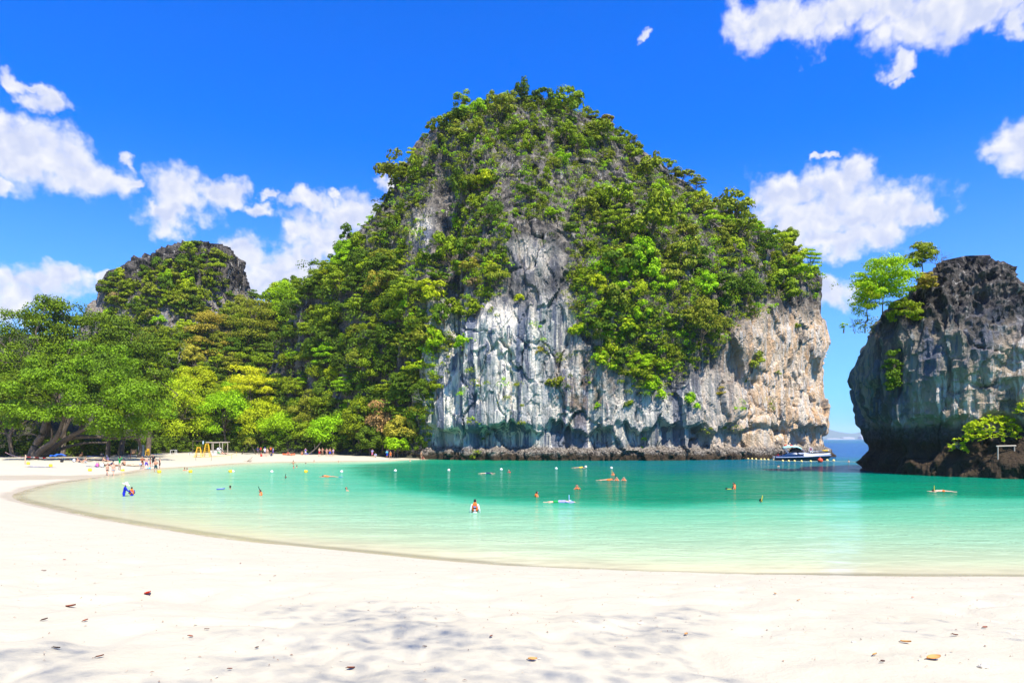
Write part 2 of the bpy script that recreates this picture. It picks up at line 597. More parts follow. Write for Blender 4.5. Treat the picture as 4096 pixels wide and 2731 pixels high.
# ------------------------------------------------------------------ limestone
def rock_material(name, pale_a, pale_b, grey_lo, grey_hi, warm_a, warm_b, pit_hi=(0.36, 0.31, 0.25), wet_z=1.7):
    m, n, out = material(name)
    ps = n.pos()
    st = n.vmath('MULTIPLY', ps, (1.0, 1.0, 0.04))
    s1 = n.noise(st, 0.40, 6.0, 0.62, 0.6)
    s2 = n.noise(n.vmath('ADD', st, (31.0, 12.0, 3.0)), 1.35, 5.0, 0.6, 0.3)
    bl = n.noise(ps, 0.34, 6.0, 0.66)
    fi = n.noise(ps, 2.6, 6.0, 0.7)
    g = n.math('ADD', n.math('MULTIPLY', s1, 0.5), n.math('MULTIPLY', bl, 0.5))
    grey = n.mix(n.rng(g, 0.42, 0.60), grey_lo, grey_hi)
    grey = n.mix(n.rng(s2, 0.57, 0.70, 0.0, 0.85), grey, (0.50, 0.46, 0.40))
    pale = n.mix(n.rng(s1, 0.44, 0.53), pale_b, pale_a)
    pale = n.mix(n.rng(s2, 0.55, 0.61, 0.0, 0.9), pale, (0.09, 0.105, 0.15))
    pale = n.mix(n.rng(n.noise(n.vmath('ADD', st, (7.0, 55.0, 1.0)), 0.9, 4.0), 0.58, 0.68, 0.0, 0.8), pale, (0.13, 0.20, 0.21))
    s3 = n.noise(n.vmath('ADD', st, (3.0, 71.0, 5.0)), 0.30, 3.0, 0.5, 0.5)
    pale = n.mix(n.rng(s3, 0.53, 0.57, 0.0, 0.85), pale, (0.10, 0.125, 0.19))
    pale = n.mix(n.rng(s3, 0.40, 0.36, 0.0, 0.6), pale, (0.20, 0.25, 0.24))
    warm = n.mix(n.rng(s1, 0.38, 0.62), warm_a, warm_b)
    warm = n.mix(n.rng(s2, 0.50, 0.60, 0.0, 0.75), warm, (0.68, 0.62, 0.54))
    warm = n.mix(n.rng(bl, 0.54, 0.64, 0.0, 0.85), warm, (0.13, 0.115, 0.105))
    c = n.mix(n.attr('pale'), grey, pale)
    c = n.mix(n.attr('warm'), c, warm)
    c = n.mix(n.math('MULTIPLY', n.attr('brown'), n.rng(bl, 0.40, 0.62)), c, (0.23, 0.13, 0.055))
    # tidal band: dark wet rock at the water, pitted cream just above
    z = n.xyz(ps)[2]
    zn = n.math('ADD', z, n.math('MULTIPLY', n.math('SUBTRACT', bl, 0.5), 3.0))
    pit = n.mix(n.rng(fi, 0.42, 0.60), (0.07, 0.055, 0.045), pit_hi)
    c = n.mix(n.math('MULTIPLY', n.rng(zn, wet_z + 1.6, wet_z + 0.5), n.attr('tide')), c, pit)
    c = n.mix(n.math('MULTIPLY', n.rng(zn, wet_z, wet_z - 0.9), n.attr('tide')), c, n.mix(fi, (0.018, 0.014, 0.01), (0.10, 0.065, 0.035)))
    c = n.mix(n.rng(fi, 0.38, 0.25, 0.0, 0.5), c, (0.06, 0.055, 0.052))
    b = n.new('ShaderNodeBsdfPrincipled')
    n.set(b.inputs['Base Color'], c)
    b.inputs['Roughness'].default_value = 0.85
    b.inputs['Specular IOR Level'].default_value = 0.2
    vo = n.new('ShaderNodeTexVoronoi', feature='DISTANCE_TO_EDGE')
    n.set(vo.inputs['Vector'], n.vmath('MULTIPLY', n.vmath('ADD', ps, n.vmath('MULTIPLY', n.new('ShaderNodeTexNoise').outputs['Color'], (0.6, 0.6, 0.6))), (1.0, 1.0, 0.45)))
    vo.inputs['Scale'].default_value = 0.55
    crack = n.rng(vo.outputs['Distance'], 0.0, 0.07)
    h = n.math('ADD', n.math('MULTIPLY', fi, 0.8), n.math('ADD', n.math('MULTIPLY', s2, 1.0), n.math('MULTIPLY', n.noise(n.vmath('MULTIPLY', ps, (1, 1, 0.35)), 1.4, 7.0, 0.7), 1.3)))
    h = n.math('ADD', h, n.math('MULTIPLY', crack, 0.22))
    n.set(b.inputs['Normal'], n.bump(h, 0.9, 0.75))
    n.l.new(b.outputs[0], out.inputs[0])
    return m


def karst(name, levels, nfront, nz, mat_, front=(0, 5), amp=1.0, notch=0.0, seed=0.0, extra=None, masks=None, zb=-3.0):
    """levels: list of (z, [(x,y)*k]) plan outlines, bottom to top; front: index range of the outline that faces the bay"""
    k = len(levels[0][1])
    zz = np.array([l[0] for l in levels], float)
    ctrl = np.array([l[1] for l in levels], float)                      # L,k,2
    zt = np.concatenate([np.linspace(zb, 0, 6, endpoint=False), np.linspace(0, zz[-1], nz)])
    # smooth interpolation of the control outlines over height
    ci = np.empty((len(zt), k, 2))
    for j in range(k):
        for c in range(2):
            lin = np.interp(zt, zz, ctrl[:, j, c])
            ci[:, j, c] = lin
    ker = np.array([1, 2, 3, 2, 1.0]); ker /= ker.sum()
    cs = ci.copy()
    for _ in range(3):
        pad = np.pad(cs, ((2, 2), (0, 0), (0, 0)), 'edge')
        cs = sum(ker[i] * pad[i:i + len(zt)] for i in range(5))
    ci = cs
    # parameter along the outline, dense at the front
    t = np.concatenate([np.linspace(front[0], front[1], nfront, endpoint=False), np.linspace(front[1], front[0] + k, 50, endpoint=False)]) % k
    i1 = np.floor(t).astype(int)
    f = (t - i1)[None, :, None]
    p0, p1, p2, p3 = [ci[:, (i1 + o) % k, :] for o in (-1, 0, 1, 2)]
    xy = 0.5 * (2 * p1 + (p2 - p0) * f + (2 * p0 - 5 * p1 + 4 * p2 - p3) * f * f + (3 * p1 - p0 - 3 * p2 + p3) * f ** 3)   # nz,nt,2
    X, Y = xy[..., 0].T.copy(), xy[..., 1].T.copy()                       # nt,nz
    Z = np.broadcast_to(zt[None, :], X.shape).copy()
    # outward normal from finite differences
    def normals(X, Y, Z):
        V = np.stack([X, Y, Z], -1)
        du = np.roll(V, -1, 0) - np.roll(V, 1, 0)
        dv = np.empty_like(V)
        dv[:, 1:-1] = V[:, 2:] - V[:, :-2]
        dv[:, 0] = V[:, 1] - V[:, 0]
        dv[:, -1] = V[:, -1] - V[:, -2]
        N = np.cross(du, dv)
        return N / (np.linalg.norm(N, axis=-1, keepdims=True) + 1e-9)
    N = normals(X, Y, Z)
    taper = sstep(zz[-1] - Z, 0.0, 2.0) * 0.8 + 0.2
    X0, Y0, Z0 = X + seed * 13, Y + seed * 7, Z
    wx = X0 + 1.6 * fbm(X0 * 0.25, Y0 * 0.25, Z0 * 0.25, 2)
    wy = Y0 + 1.6 * fbm(X0 * 0.25 + 40, Y0 * 0.25, Z0 * 0.25, 2)
    wz = Z0 + 2.0 * fbm(X0 * 0.25, Y0 * 0.25 + 40, Z0 * 0.25, 2)
    d = 2.2 * fbm(X0 * 0.075, Y0 * 0.075, Z0 * 0.045, 3)
    c1, e1 = worley(wx * 0.20, wy * 0.20, wz * 0.085)
    d += 0.9 * c1 - 0.5 * sstep(e1, 0.10, 0.0) * sstep(fbm(X0 * 0.1, Y0 * 0.1, Z0 * 0.1, 2), -0.1, 0.3)
    c2, e2 = worley(wx * 0.55 + 7, wy * 0.55, wz * 0.24)
    d += 0.30 * c2
    d += 0.75 * fbm(X0 * 0.42, Y0 * 0.42, Z0 * 0.03, 4, ridged=True)
    d += 0.45 * fbm(X0 * 0.35, Y0 * 0.35, Z0 * 0.20, 3)
    d += 0.30 * fbm(X0 * 1.2, Y0 * 1.2, Z0 * 0.35, 2)
    d -= d.mean()
    d *= amp * taper
    if notch > 0:
        lx = X * 0.11 + Y * 0.05
        top = 6.2 + 1.6 * vnoise(lx * 2.2, 3.3 + seed, 0.0) + 1.2 * np.abs(vnoise(lx * 5.0, 1.1, 0.0))
        cut = sstep(Z, 1.6, 2.9) * (1 - sstep(Z, top - 0.7, top + 0.25))
        d -= notch * cut * (0.65 + 0.6 * vnoise(lx * 3.1, 7.7, 0.0))
        d += 0.7 * sstep(Z, 2.6, 1.2) * fbm(X0 * 0.6, Y0 * 0.6, Z0 * 0.6, 3)
    if extra is not None:
        d = d + extra(X, Y, Z)
    X, Y, Z = X + N[..., 0] * d, Y + N[..., 1] * d, Z + N[..., 2] * d * 0.6 * sstep(Z, 0.5, 6.0)
    nt, nzv = X.shape
    V = np.stack([X, Y, Z], -1).reshape(-1, 3)
    Fq = grid_faces(nt, nzv, closed_u=True)
    # close the summit
    top_c = V.reshape(nt, nzv, 3)[:, -1].mean(0) + np.array([0, 0, 0.6])
    V = np.vstack([V, top_c])
    a = np.arange(nt) * nzv + nzv - 1
    cap = np.stack([a, np.roll(a, -1), np.full(nt, len(V) - 1), np.full(nt, len(V) - 1)], -1)
    me = bpy.data.meshes.new(name)
    me.from_pydata(V.tolist(), [], Fq.tolist() + [c[:3].tolist() for c in cap])
    me.polygons.foreach_set('use_smooth', np.zeros(len(me.polygons), bool))
    me.update()
    mk = masks(V[:, 0], V[:, 1], V[:, 2])
    for kx in ('pale', 'warm', 'brown', 'tide'):
        add_attr(me, kx, mk.get(kx, np.zeros(len(V))))
    me.materials.append(mat_)
    return me


def img(x, y, z):
    return CX + x / y * F_PX, HY - (z - CAMH) / y * F_PX


m_rock = rock_material('streaked_limestone', (0.82, 0.74, 0.62), (0.44, 0.425, 0.40), (0.042, 0.038, 0.035), (0.25, 0.215, 0.175), (0.66, 0.53, 0.38), (0.62, 0.40, 0.22))
m_rock2 = rock_material('dark_weathered_limestone', (0.34, 0.285, 0.22), (0.125, 0.112, 0.098), (0.022, 0.020, 0.019), (0.13, 0.112, 0.095), (0.46, 0.36, 0.26), (0.34, 0.26, 0.18), (0.11, 0.095, 0.085), 4.6)

LV = [
    (0, [(-78, 196), (-20, 142.5), (2, 135.5), (32, 135), (60, 149), (79, 171), (72, 205), (15, 225), (-55, 212)]),
    (30, [(-63, 190), (-18, 145), (3, 137), (32, 137.5), (58, 151), (77, 172), (70, 203), (15, 222), (-55, 210)]),
    (45, [(-54, 184), (-15, 150), (4, 141), (33, 144), (60, 155), (76, 174), (66, 200), (14, 214), (-45, 205)]),
    (53, [(-46, 181), (-16, 153), (4, 145), (31, 150), (54, 161), (70, 176), (60, 195), (12, 206), (-32, 200)]),
    (61, [(-36, 179), (-15, 156), (4, 150), (26, 156), (44, 165), (59, 177), (46, 190), (10, 198), (-27, 194)]),
    (69, [(-31, 178), (-15, 159), (4, 155), (20, 160), (34, 168), (45, 178), (34, 187), (8, 192), (-22, 189)]),
    (78, [(-25, 177), (-13.5, 162.5), (2, 160), (16, 163.5), (27, 170), (34, 178), (25, 185), (6, 188), (-17, 185)]),
    (83.5, [(-19.5, 177), (-11, 166.5), (2, 164), (14, 167), (22, 172), (27.5, 178), (20, 183), (5, 185), (-13, 182)]),
    (86.5, [(-15, 177), (-9, 169.5), (2, 167.5), (12, 170), (18, 173.5), (22, 178), (16, 182), (5, 183), (-10, 181)]),
    (88.6, [(-10.5, 177), (-6, 172.5), (2, 171), (9, 173), (13, 175), (16, 178), (11, 180.5), (4, 181), (-6, 180)]),
    (89.8, [(-5, 177), (-2.5, 175), (2, 174), (6.5, 175), (9.5, 176), (10.5, 178), (7, 179), (3, 179.5), (-2, 178.5)]),
]


def main_extra(x, y, z):
    u, v = img(x, y, z)
    # shaded gully that climbs the left flank beside the streaked wall
    gul = np.exp(-((u - (1790 + 0.03 * (v - 1000))) / 45.0) ** 2) * sstep(v, 560, 720) * (1 - sstep(v, 1450, 1750))
    d = -4.0 * gul
    # bulging streaked wall and its hanging lip
    d += 2.2 * np.exp(-((u - 1990) / 170.0) ** 2) * sstep(v, 1180, 1330) * (1 - sstep(v, 1690, 1740))
    # central rib
    d += 1.8 * np.exp(-((u - 2130) / 120.0) ** 2) * sstep(v, 500, 700) * (1 - sstep(v, 1100, 1350))
    # slanting break across the right-hand face
    ln = v - (1420 - 0.62 * (u - 2750))
    d += 1.3 * sstep(ln, -12, 14) * sstep(u, 2700, 2850) * (1 - sstep(v, 1350, 1500))
    # fluted curtains
    d += 0.55 * vnoise(x * 1.1, y * 1.1, z * 0.035) * sstep(v, 1150, 1300) * (1 - sstep(u, 2350, 2600))
    # cave mouth beside the boat
    d -= 3.0 * np.exp(-(((u - 3153) / 17.0) ** 2 + ((v - 1718) / 22.0) ** 2))
    return d


def main_masks(x, y, z):
    u, v = img(x, y, z)
    nz = 110 * fbm(x * 0.10, y * 0.10, z * 0.05, 3)
    left = sstep(v + nz, 1120, 1330) * (1 - sstep(u + nz * 0.8, 2180, 2480)) * sstep(u, 1640, 1720)
    mid = sstep(v + nz, 1420, 1600) * sstep(u, 2180, 2420)
    pocket = np.exp(-(((u - 1690) / 40.0) ** 2 + ((v - 930) / 70.0) ** 2)) * 1.1
    ctr = 0.55 * sstep(v + nz, 960, 1040) * (1 - sstep(v + nz, 1080, 1200)) * np.exp(-((u - 2130) / 110.0) ** 2)
    warm = sstep(u + 1.6 * nz + 0.25 * (v - 1500), 2760, 3160) * sstep(v + nz * 0.5, 1190, 1330)
    brown = np.exp(-(((u - 2330) / 140.0) ** 2 + ((v - 1560) / 130.0) ** 2)) * 0.9
    return {'pale': np.clip(left + 0.75 * mid + pocket + ctr, 0, 1), 'warm': warm, 'brown': brown, 'tide': np.ones_like(x)}


kme = karst('limestone_island', LV, 560, 270, m_rock, front=(0, 5), amp=1.0, notch=2.6, seed=0.0, extra=main_extra, masks=main_masks)
island = tag(link('limestone_island', kme), 'tall domed limestone island with streaked white and orange sea cliff', 'island')

# ------------------------------------------------------------------ dark sea stack at the right
RV = [
    (0, [(46.0, 84), (47.6, 79), (53.5, 71.5), (60, 65), (88, 60), (98, 96), (68, 112), (50, 98)]),
    (3, [(46.2, 84), (48.0, 79.5), (54, 72.5), (60, 67), (88, 62), (98, 96), (68, 112), (50, 98)]),
    (5, [(45.6, 84), (47.6, 79.5), (54, 74.5), (61, 71.5), (88, 69), (98, 96), (68, 112), (50, 98)]),
    (12, [(44.6, 84), (47.0, 79), (54, 74.5), (63, 72), (84, 72), (92, 96), (68, 110), (49, 98)]),
    (15, [(45.0, 84), (47.4, 79), (54, 75), (61.0, 74.5), (67, 79), (72, 94), (64, 104), (49.5, 97)]),
    (17.5, [(45.6, 84), (48.0, 79.8), (54.5, 76), (59.6, 76.8), (62.0, 83), (63, 92), (58, 99), (50, 96)]),
    (20, [(46.6, 84), (49.4, 80.4), (54.8, 77.6), (58.8, 78.2), (60.6, 83.5), (60.8, 91), (57, 95), (50, 94)]),
    (22.5, [(50.2, 84), (52.0, 80.8), (55.6, 78.6), (58.4, 79.2), (60.0, 84), (59.6, 89), (56, 92), (51.6, 90)]),
    (25, [(52.2, 84.5), (53.4, 82), (56.0, 80.4), (58.0, 80.8), (59.2, 84.5), (58.6, 87.5), (56, 88.8), (53.4, 87.5)]),
    (26.2, [(53.4, 85), (54.4, 83.6), (56, 82.8), (57.2, 83.2), (58.0, 85), (57.4, 86.2), (55.8, 86.8), (54.2, 86)]),
]


def right_masks(x, y, z):
    u, v = img(x, y, z)
    nz = 90 * fbm(x * 0.18, y * 0.18, z * 0.15, 3)
    warm = sstep(v + 0.62 * u + nz, 3780, 3960) * (1 - sstep(v, 1690, 1780)) * 0.95
    pale = sstep(v + nz, 1200, 1420) * (1 - sstep(v, 1640, 1800)) * 0.8
    return {'pale': pale, 'warm': warm * sstep(v, 1180, 1300), 'tide': np.ones_like(x)}


def right_extra(x, y, z):
    jag = (1.3 * fbm(x * 0.8, y * 0.8, z * 0.30, 3, ridged=True) - 0.55) * sstep(z, 14, 20)
    u, v = img(x, y, z)
    return jag - 1.2 * np.exp(-((u - 3580) / 30.0) ** 2) * sstep(v, 1330, 1420) * (1 - sstep(v, 1560, 1640)) \
        + 0.6 * fbm(x * 0.5, y * 0.5, z * 0.4, 3, ridged=True) - 0.25


rme = karst('sea_stack', RV, 300, 130, m_rock2, front=(-0.5, 4.2), amp=0.62, notch=0.9, seed=3.0, extra=right_extra, masks=right_masks)
stack = tag(link('sea_stack', rme), 'dark craggy limestone stack rising from the water at the right edge', 'rock')

# ------------------------------------------------------------------ karst peak behind the forest, left
QV = [
    (0, [(-152, 236), (-139, 214), (-118, 206), (-97, 211), (-89, 233), (-94, 256), (-118, 264), (-142, 256)]),
    (40, [(-147, 236), (-135, 216), (-118, 209), (-99, 214), (-92, 233), (-96, 254), (-118, 260), (-140, 254)]),
    (54, [(-136, 236), (-130, 219), (-118, 213), (-102, 218), (-97, 235), (-97, 250), (-117, 256), (-135, 251)]),
    (60, [(-128, 236), (-123, 221), (-116, 216), (-102, 221), (-97.5, 235), (-96, 247), (-115, 253), (-132, 249)]),
    (65, [(-118, 236), (-114, 226), (-111, 221), (-102, 225), (-98, 235), (-97, 245), (-112, 249), (-124, 246)]),
    (69, [(-109, 236), (-107.5, 230), (-107, 227), (-102, 229), (-99, 235), (-98, 241), (-106, 244), (-112, 242)]),
    (70.6, [(-107, 236), (-106.5, 233), (-106, 231), (-103, 232), (-101, 235), (-100, 238), (-104, 240), (-108, 239)]),
]


def left_masks(x, y, z):
    u, v = img(x, y, z)
    nz = 60 * fbm(x * 0.12, y * 0.12, z * 0.08, 3)
    return {'pale': sstep(v + nz, 1120, 1230) * 0.8, 'warm': 0.35 * sstep(v + nz, 1150, 1250), 'tide': np.zeros_like(x)}


qme = karst('karst_peak', QV, 260, 150, m_rock2, front=(-0.4, 4.5), amp=0.9, notch=0, seed=6.0,
            extra=lambda x, y, z: (3.2 * fbm(x * 0.45, y * 0.45, z * 0.10, 3, ridged=True) - 0.8) * sstep(z, 46, 60), masks=left_masks)
peak = tag(link('karst_peak', qme), 'small jagged limestone peak above the forest behind the left trees', 'rock')

# ------------------------------------------------------------------ forested hillside between the peaks
BL = np.array(BACKLINE, float)


def hill_z(x, y):
    x, y = np.asarray(x, float), np.asarray(y, float)
    d = poly_sd(x, y, BL)
    rise = 43.0 * sstep(d, 2, 46) + 4.0 * sstep(d, 0, 10)
    saddle = np.interp(x, [-300, -160, -130, -100, -80, -60, -40, -20], [0.2, 0.3, 0.62, 0.8, 0.98, 1.18, 1.42, 1.45])
    z = 1.0 + rise * saddle + 1.6 * fbm(x * 0.05, y * 0.05, 0.0, 3) * sstep(d, 3, 20)
    return np.where(d > -3, z + 0.35 * np.minimum(d, 0), -2.0)


xs = axis([(-230, -100, 3), (-100, -8, 1.3)])
ys = axis([(88, 180, 1.3), (180, 290, 3)])
gx, gy = np.meshgrid(xs, ys, indexing='ij')
hme = mesh_np('hillside', np.stack([gx, gy, hill_z(gx, gy)], -1).reshape(-1, 3), grid_faces(len(xs), len(ys)))
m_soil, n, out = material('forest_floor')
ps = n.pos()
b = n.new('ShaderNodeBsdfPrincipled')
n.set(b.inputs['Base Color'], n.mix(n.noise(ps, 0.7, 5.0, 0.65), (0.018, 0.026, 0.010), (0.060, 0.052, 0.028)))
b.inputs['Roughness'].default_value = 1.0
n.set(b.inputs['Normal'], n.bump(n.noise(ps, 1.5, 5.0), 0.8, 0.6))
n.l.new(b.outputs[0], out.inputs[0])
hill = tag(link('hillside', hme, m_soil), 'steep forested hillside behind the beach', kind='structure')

# ------------------------------------------------------------------ far coast across the strait
HB = 9500.0
xs = np.linspace(2500, 7500, 160)
prof = np.interp((xs / HB * F_PX) + CX, [2700, 3200, 3280, 3330, 3400, 3440, 3480, 3540, 3600, 3800, 4200], [10, 25, 38, 41, 29, 27, 30, 34, 28, 24, 8]) / F_PX * HB
prof = prof + 9 * fbm(xs * 0.004, 0.0, 0.0, 4)
rows = []
for i, (dyy, kk) in enumerate([(-260, 0.0), (-120, 0.45), (0, 0.8), (160, 1.0), (600, 0.7), (1500, -0.05)]):
    rows.append(np.stack([xs, HB + dyy + 60 * fbm(xs * 0.003, i * 1.0, 0, 3), CAMH * 0 + prof * kk + (8 * fbm(xs * 0.01, i * 3.0, 1.0, 3) if 0 < kk else -1.0)], -1))
V = np.stack(rows, 1).reshape(-1, 3)
fme = mesh_np('far_hills', V, grid_faces(len(xs), 6))
m_far, n, out = material('far_forest')
b = n.new('ShaderNodeBsdfPrincipled')
n.set(b.inputs['Base Color'], n.mix(n.noise(n.pos(), 0.01, 5.0), (0.03, 0.055, 0.02), (0.07, 0.09, 0.035)))
b.inputs['Roughness'].default_value = 1.0
n.l.new(b.outputs[0], out.inputs[0])
tag(link('far_hills', fme, m_far), 'low hazy blue hills on the horizon between the cliffs', kind='structure')
m_pale = simple_mat('pale_quarry_face', (0.22, 0.21, 0.19), 0.9)
for i, (px, py, wpx, hpx) in enumerate([(3395, 1748, 44, 5), (3462, 1742, 34, 8), (3340, 1753, 60, 3)]):
    c = P(px, py, HB - 300)
    wd, ht = wpx / F_PX * HB, hpx / F_PX * HB
    xx = np.linspace(-wd / 2, wd / 2, 14)
    hh = ht * (0.55 + 0.45 * np.abs(vnoise(xx * 0.03 + i * 9, 0.5, 0))) * np.clip(1 - (2 * np.abs(xx) / wd) ** 4, 0.15, 1)
    V = []
    for x_, h_ in zip(xx, hh):
        V += [(c.x + x_, c.y - 20, -1.0), (c.x + x_, c.y - 5, c.z - ht * 0.3 + h_ * 0.5), (c.x + x_, c.y + 60, c.z - ht * 0.3 + h_), (c.x + x_, c.y + 120, -1.0)]
    lab = ['pale bare strip low on the far hills', 'pale bare scar on the far hills beside the dark stack', 'thin pale beach at the foot of the far hills'][i]
    tag(link('far_shore', mesh_np('far_shore', V, grid_faces(14, 4)), m_pale), lab, kind='structure')

# ------------------------------------------------------------------ haze
def box_mesh(name, x0, x1, y0, y1, z0, z1):
    V = [(x, y, z) for x in (x0, x1) for y in (y0, y1) for z in (z0, z1)]
    Fc = [(0, 1, 3, 2), (4, 6, 7, 5), (0, 4, 5, 1), (2, 3, 7, 6), (0, 2, 6, 4), (1, 5, 7, 3)]
    me = bpy.data.meshes.new(name)
    me.from_pydata(V, [], Fc)
    return me


m_haze, n, out = material('sea_haze')
pvn = n.new('ShaderNodeVolumePrincipled')
pvn.inputs['Color'].default_value = (0.80, 0.88, 1.0, 1)
pvn.inputs['Density'].default_value = 0.000055
pvn.inputs['Anisotropy'].default_value = 0.0
n.l.new(pvn.outputs[0], out.inputs['Volume'])
haze = tag(link('haze', box_mesh('haze', -9500, 13500, -400, 13500, -6.5, 220), m_haze), 'thin pale sea haze in the air', kind='stuff')

# ------------------------------------------------------------------ foliage
def leaf_mat(name, c_lo, c_hi, trans=0.14, gloss=0.08):
    m, n, out = material(name)
    oi = n.new('ShaderNodeObjectInfo').outputs['Random']
    ri = n.new('ShaderNodeNewGeometry').outputs['Random Per Island']
    f = n.math('ADD', n.math('MULTIPLY', oi, 0.55), n.math('MULTIPLY', ri, 0.45))
    c = n.mix(f, c_lo, c_hi)
    hsv = n.new('ShaderNodeHueSaturation')
    n.set(hsv.inputs['Color'], c)
    n.set(hsv.inputs['Hue'], n.rng(oi, 0, 1, 0.485, 0.515, smooth=False))
    n.set(hsv.inputs['Value'], n.rng(ri, 0, 1, 0.72, 1.25, smooth=False))
    b = n.new('ShaderNodeBsdfPrincipled')
    n.set(b.inputs['Base Color'], hsv.outputs[0])
    b.inputs['Roughness'].default_value = 0.55
    b.inputs['Specular IOR Level'].default_value = gloss
    t = n.new('ShaderNodeBsdfTranslucent')
    n.set(t.inputs['Color'], n.mix(1.0, hsv.outputs[0], (1.25, 1.15, 0.35), 'MULTIPLY'))
    mx = n.new('ShaderNodeMixShader')
    mx.inputs[0].default_value = trans
    n.l.new(b.outputs[0], mx.inputs[1])
    n.l.new(t.outputs[0], mx.inputs[2])
    n.l.new(mx.outputs[0], out.inputs[0])
    return m


LEAF = {
    'mid': leaf_mat('leaf_mid_green', (0.135, 0.205, 0.006), (0.270, 0.335, 0.010)),
    'deep': leaf_mat('leaf_deep_green', (0.055, 0.110, 0.006), (0.135, 0.205, 0.010)),
    'dark': leaf_mat('leaf_dark_glossy', (0.062, 0.128, 0.003), (0.190, 0.285, 0.006), 0.2, 0.12),
    'bright': leaf_mat('leaf_bright_lime', (0.230, 0.430, 0.006), (0.370, 0.560, 0.012), 0.3),
    'lime': leaf_mat('leaf_yellow_lime', (0.330, 0.430, 0.008), (0.480, 0.560, 0.018), 0.3),
    'olive': leaf_mat('leaf_olive', (0.165, 0.205, 0.012), (0.280, 0.300, 0.022)),
    'gold': leaf_mat('leaf_golden_olive', (0.290, 0.255, 0.020), (0.410, 0.340, 0.036)),
    'yellow': leaf_mat('leaf_yellow', (0.480, 0.480, 0.010), (0.600, 0.560, 0.018), 0.3),
    'orange': leaf_mat('leaf_orange', (0.380, 0.190, 0.065), (0.470, 0.320, 0.110)),
    'dry': leaf_mat('leaf_dry_brown', (0.260, 0.190, 0.075), (0.370, 0.280, 0.120)),
}
def bark_mat(name, a, b_):
    m, n, out = material(name)
    tcx = n.new('ShaderNodeTexCoord').outputs['Object']
    nz = n.noise(n.vmath('MULTIPLY', tcx, (3.0, 3.0, 0.8)), 2.0, 5.0, 0.65)
    b = n.new('ShaderNodeBsdfPrincipled')
    n.set(b.inputs['Base Color'], n.mix(n.rng(nz, 0.3, 0.7), a, b_))
    b.inputs['Roughness'].default_value = 0.9
    n.set(b.inputs['Normal'], n.bump(nz, 0.6, 0.08))
    n.l.new(b.outputs[0], out.inputs[0])
    return m


BARK = bark_mat('bark_grey_brown', (0.055, 0.040, 0.028), (0.165, 0.125, 0.09))
BARK_PALE = bark_mat('bark_pale_grey', (0.22, 0.20, 0.17), (0.42, 0.38, 0.33))


def unit(v):
    return v / (np.linalg.norm(v, axis=-1, keepdims=True) + 1e-9)


def leaf_cards(rs, centres, radii, per, leaf, flat=0.9, up=0.12, jit=0.38):
    """kite-shaped leaf sprays over the outside of each clump"""
    c = np.repeat(centres, per, axis=0)
    r = np.repeat(radii, per)[:, None]
    n = len(c)
    dirs = unit(rs.normal(size=(n, 3)))
    dirs[:, 2] = np.where(dirs[:, 2] < -0.35, -dirs[:, 2] * 0.6, dirs[:, 2])
    dirs = unit(dirs)
    p = c + dirs * r * np.array([1, 1, flat]) * (0.62 + 0.45 * rs.rand(n, 1))
    nn = unit(dirs + np.array([0, 0, up]) + rs.normal(size=(n, 3)) * jit)
    a = unit(np.cross(nn, rs.normal(size=(n, 3))))
    b = np.cross(nn, a)
    L = leaf * (0.6 + 0.8 * rs.rand(n, 1))
    W = L * (0.5 + 0.35 * rs.rand(n, 1))
    V = np.stack([p - a * L * 0.5, p + b * W * 0.5 - a * L * 0.06, p + a * L * 0.5 - nn * L * 0.10, p - b * W * 0.5 - a * L * 0.06], 1).reshape(-1, 3)
    F = np.arange(n * 4).reshape(n, 4)
    return V, F


def clumps(rs, n, rx, ry, rz, cz, cr, low=-0.45, layers=0, hollow=0.5):
    d = unit(rs.normal(size=(n * 3, 3)))
    d = d[d[:, 2] > low][:n]
    rad = hollow + (1 - hollow) * rs.rand(len(d), 1) ** 0.6
    c = d * rad * np.array([rx, ry, rz])
    if layers:
        q = rz * 2 / layers
        c[:, 2] = np.round(c[:, 2] / q) * q + rs.normal(size=len(c)) * q * 0.12
    c[:, 2] += cz
    r = cr * (0.65 + 0.7 * rs.rand(len(d)))
    return c, r


def tubes(paths, seg=6):
    """paths: list of [(x,y,z,r), ...] -> one bark mesh"""
    V, F = [], []
    for pth in paths:
        p = np.array(pth, float)
        base = len(V)
        for i in range(len(p)):
            t = p[min(i + 1, len(p) - 1), :3] - p[max(i - 1, 0), :3]
            t = t / (np.linalg.norm(t) + 1e-9)
            ref = np.array([0, 0, 1.0]) if abs(t[2]) < 0.9 else np.array([1.0, 0, 0])
            a = np.cross(t, ref); a /= np.linalg.norm(a)
            b = np.cross(t, a)
            for k in range(seg):
                an = 2 * math.pi * k / seg
                V.append(p[i, :3] + (a * math.cos(an) + b * math.sin(an)) * p[i, 3])
        for i in range(len(p) - 1):
            for k in range(seg):
                k2 = (k + 1) % seg
                F.append((base + i * seg + k, base + i * seg + k2, base + (i + 1) * seg + k2, base + (i + 1) * seg + k))
    return np.array(V), np.array(F)


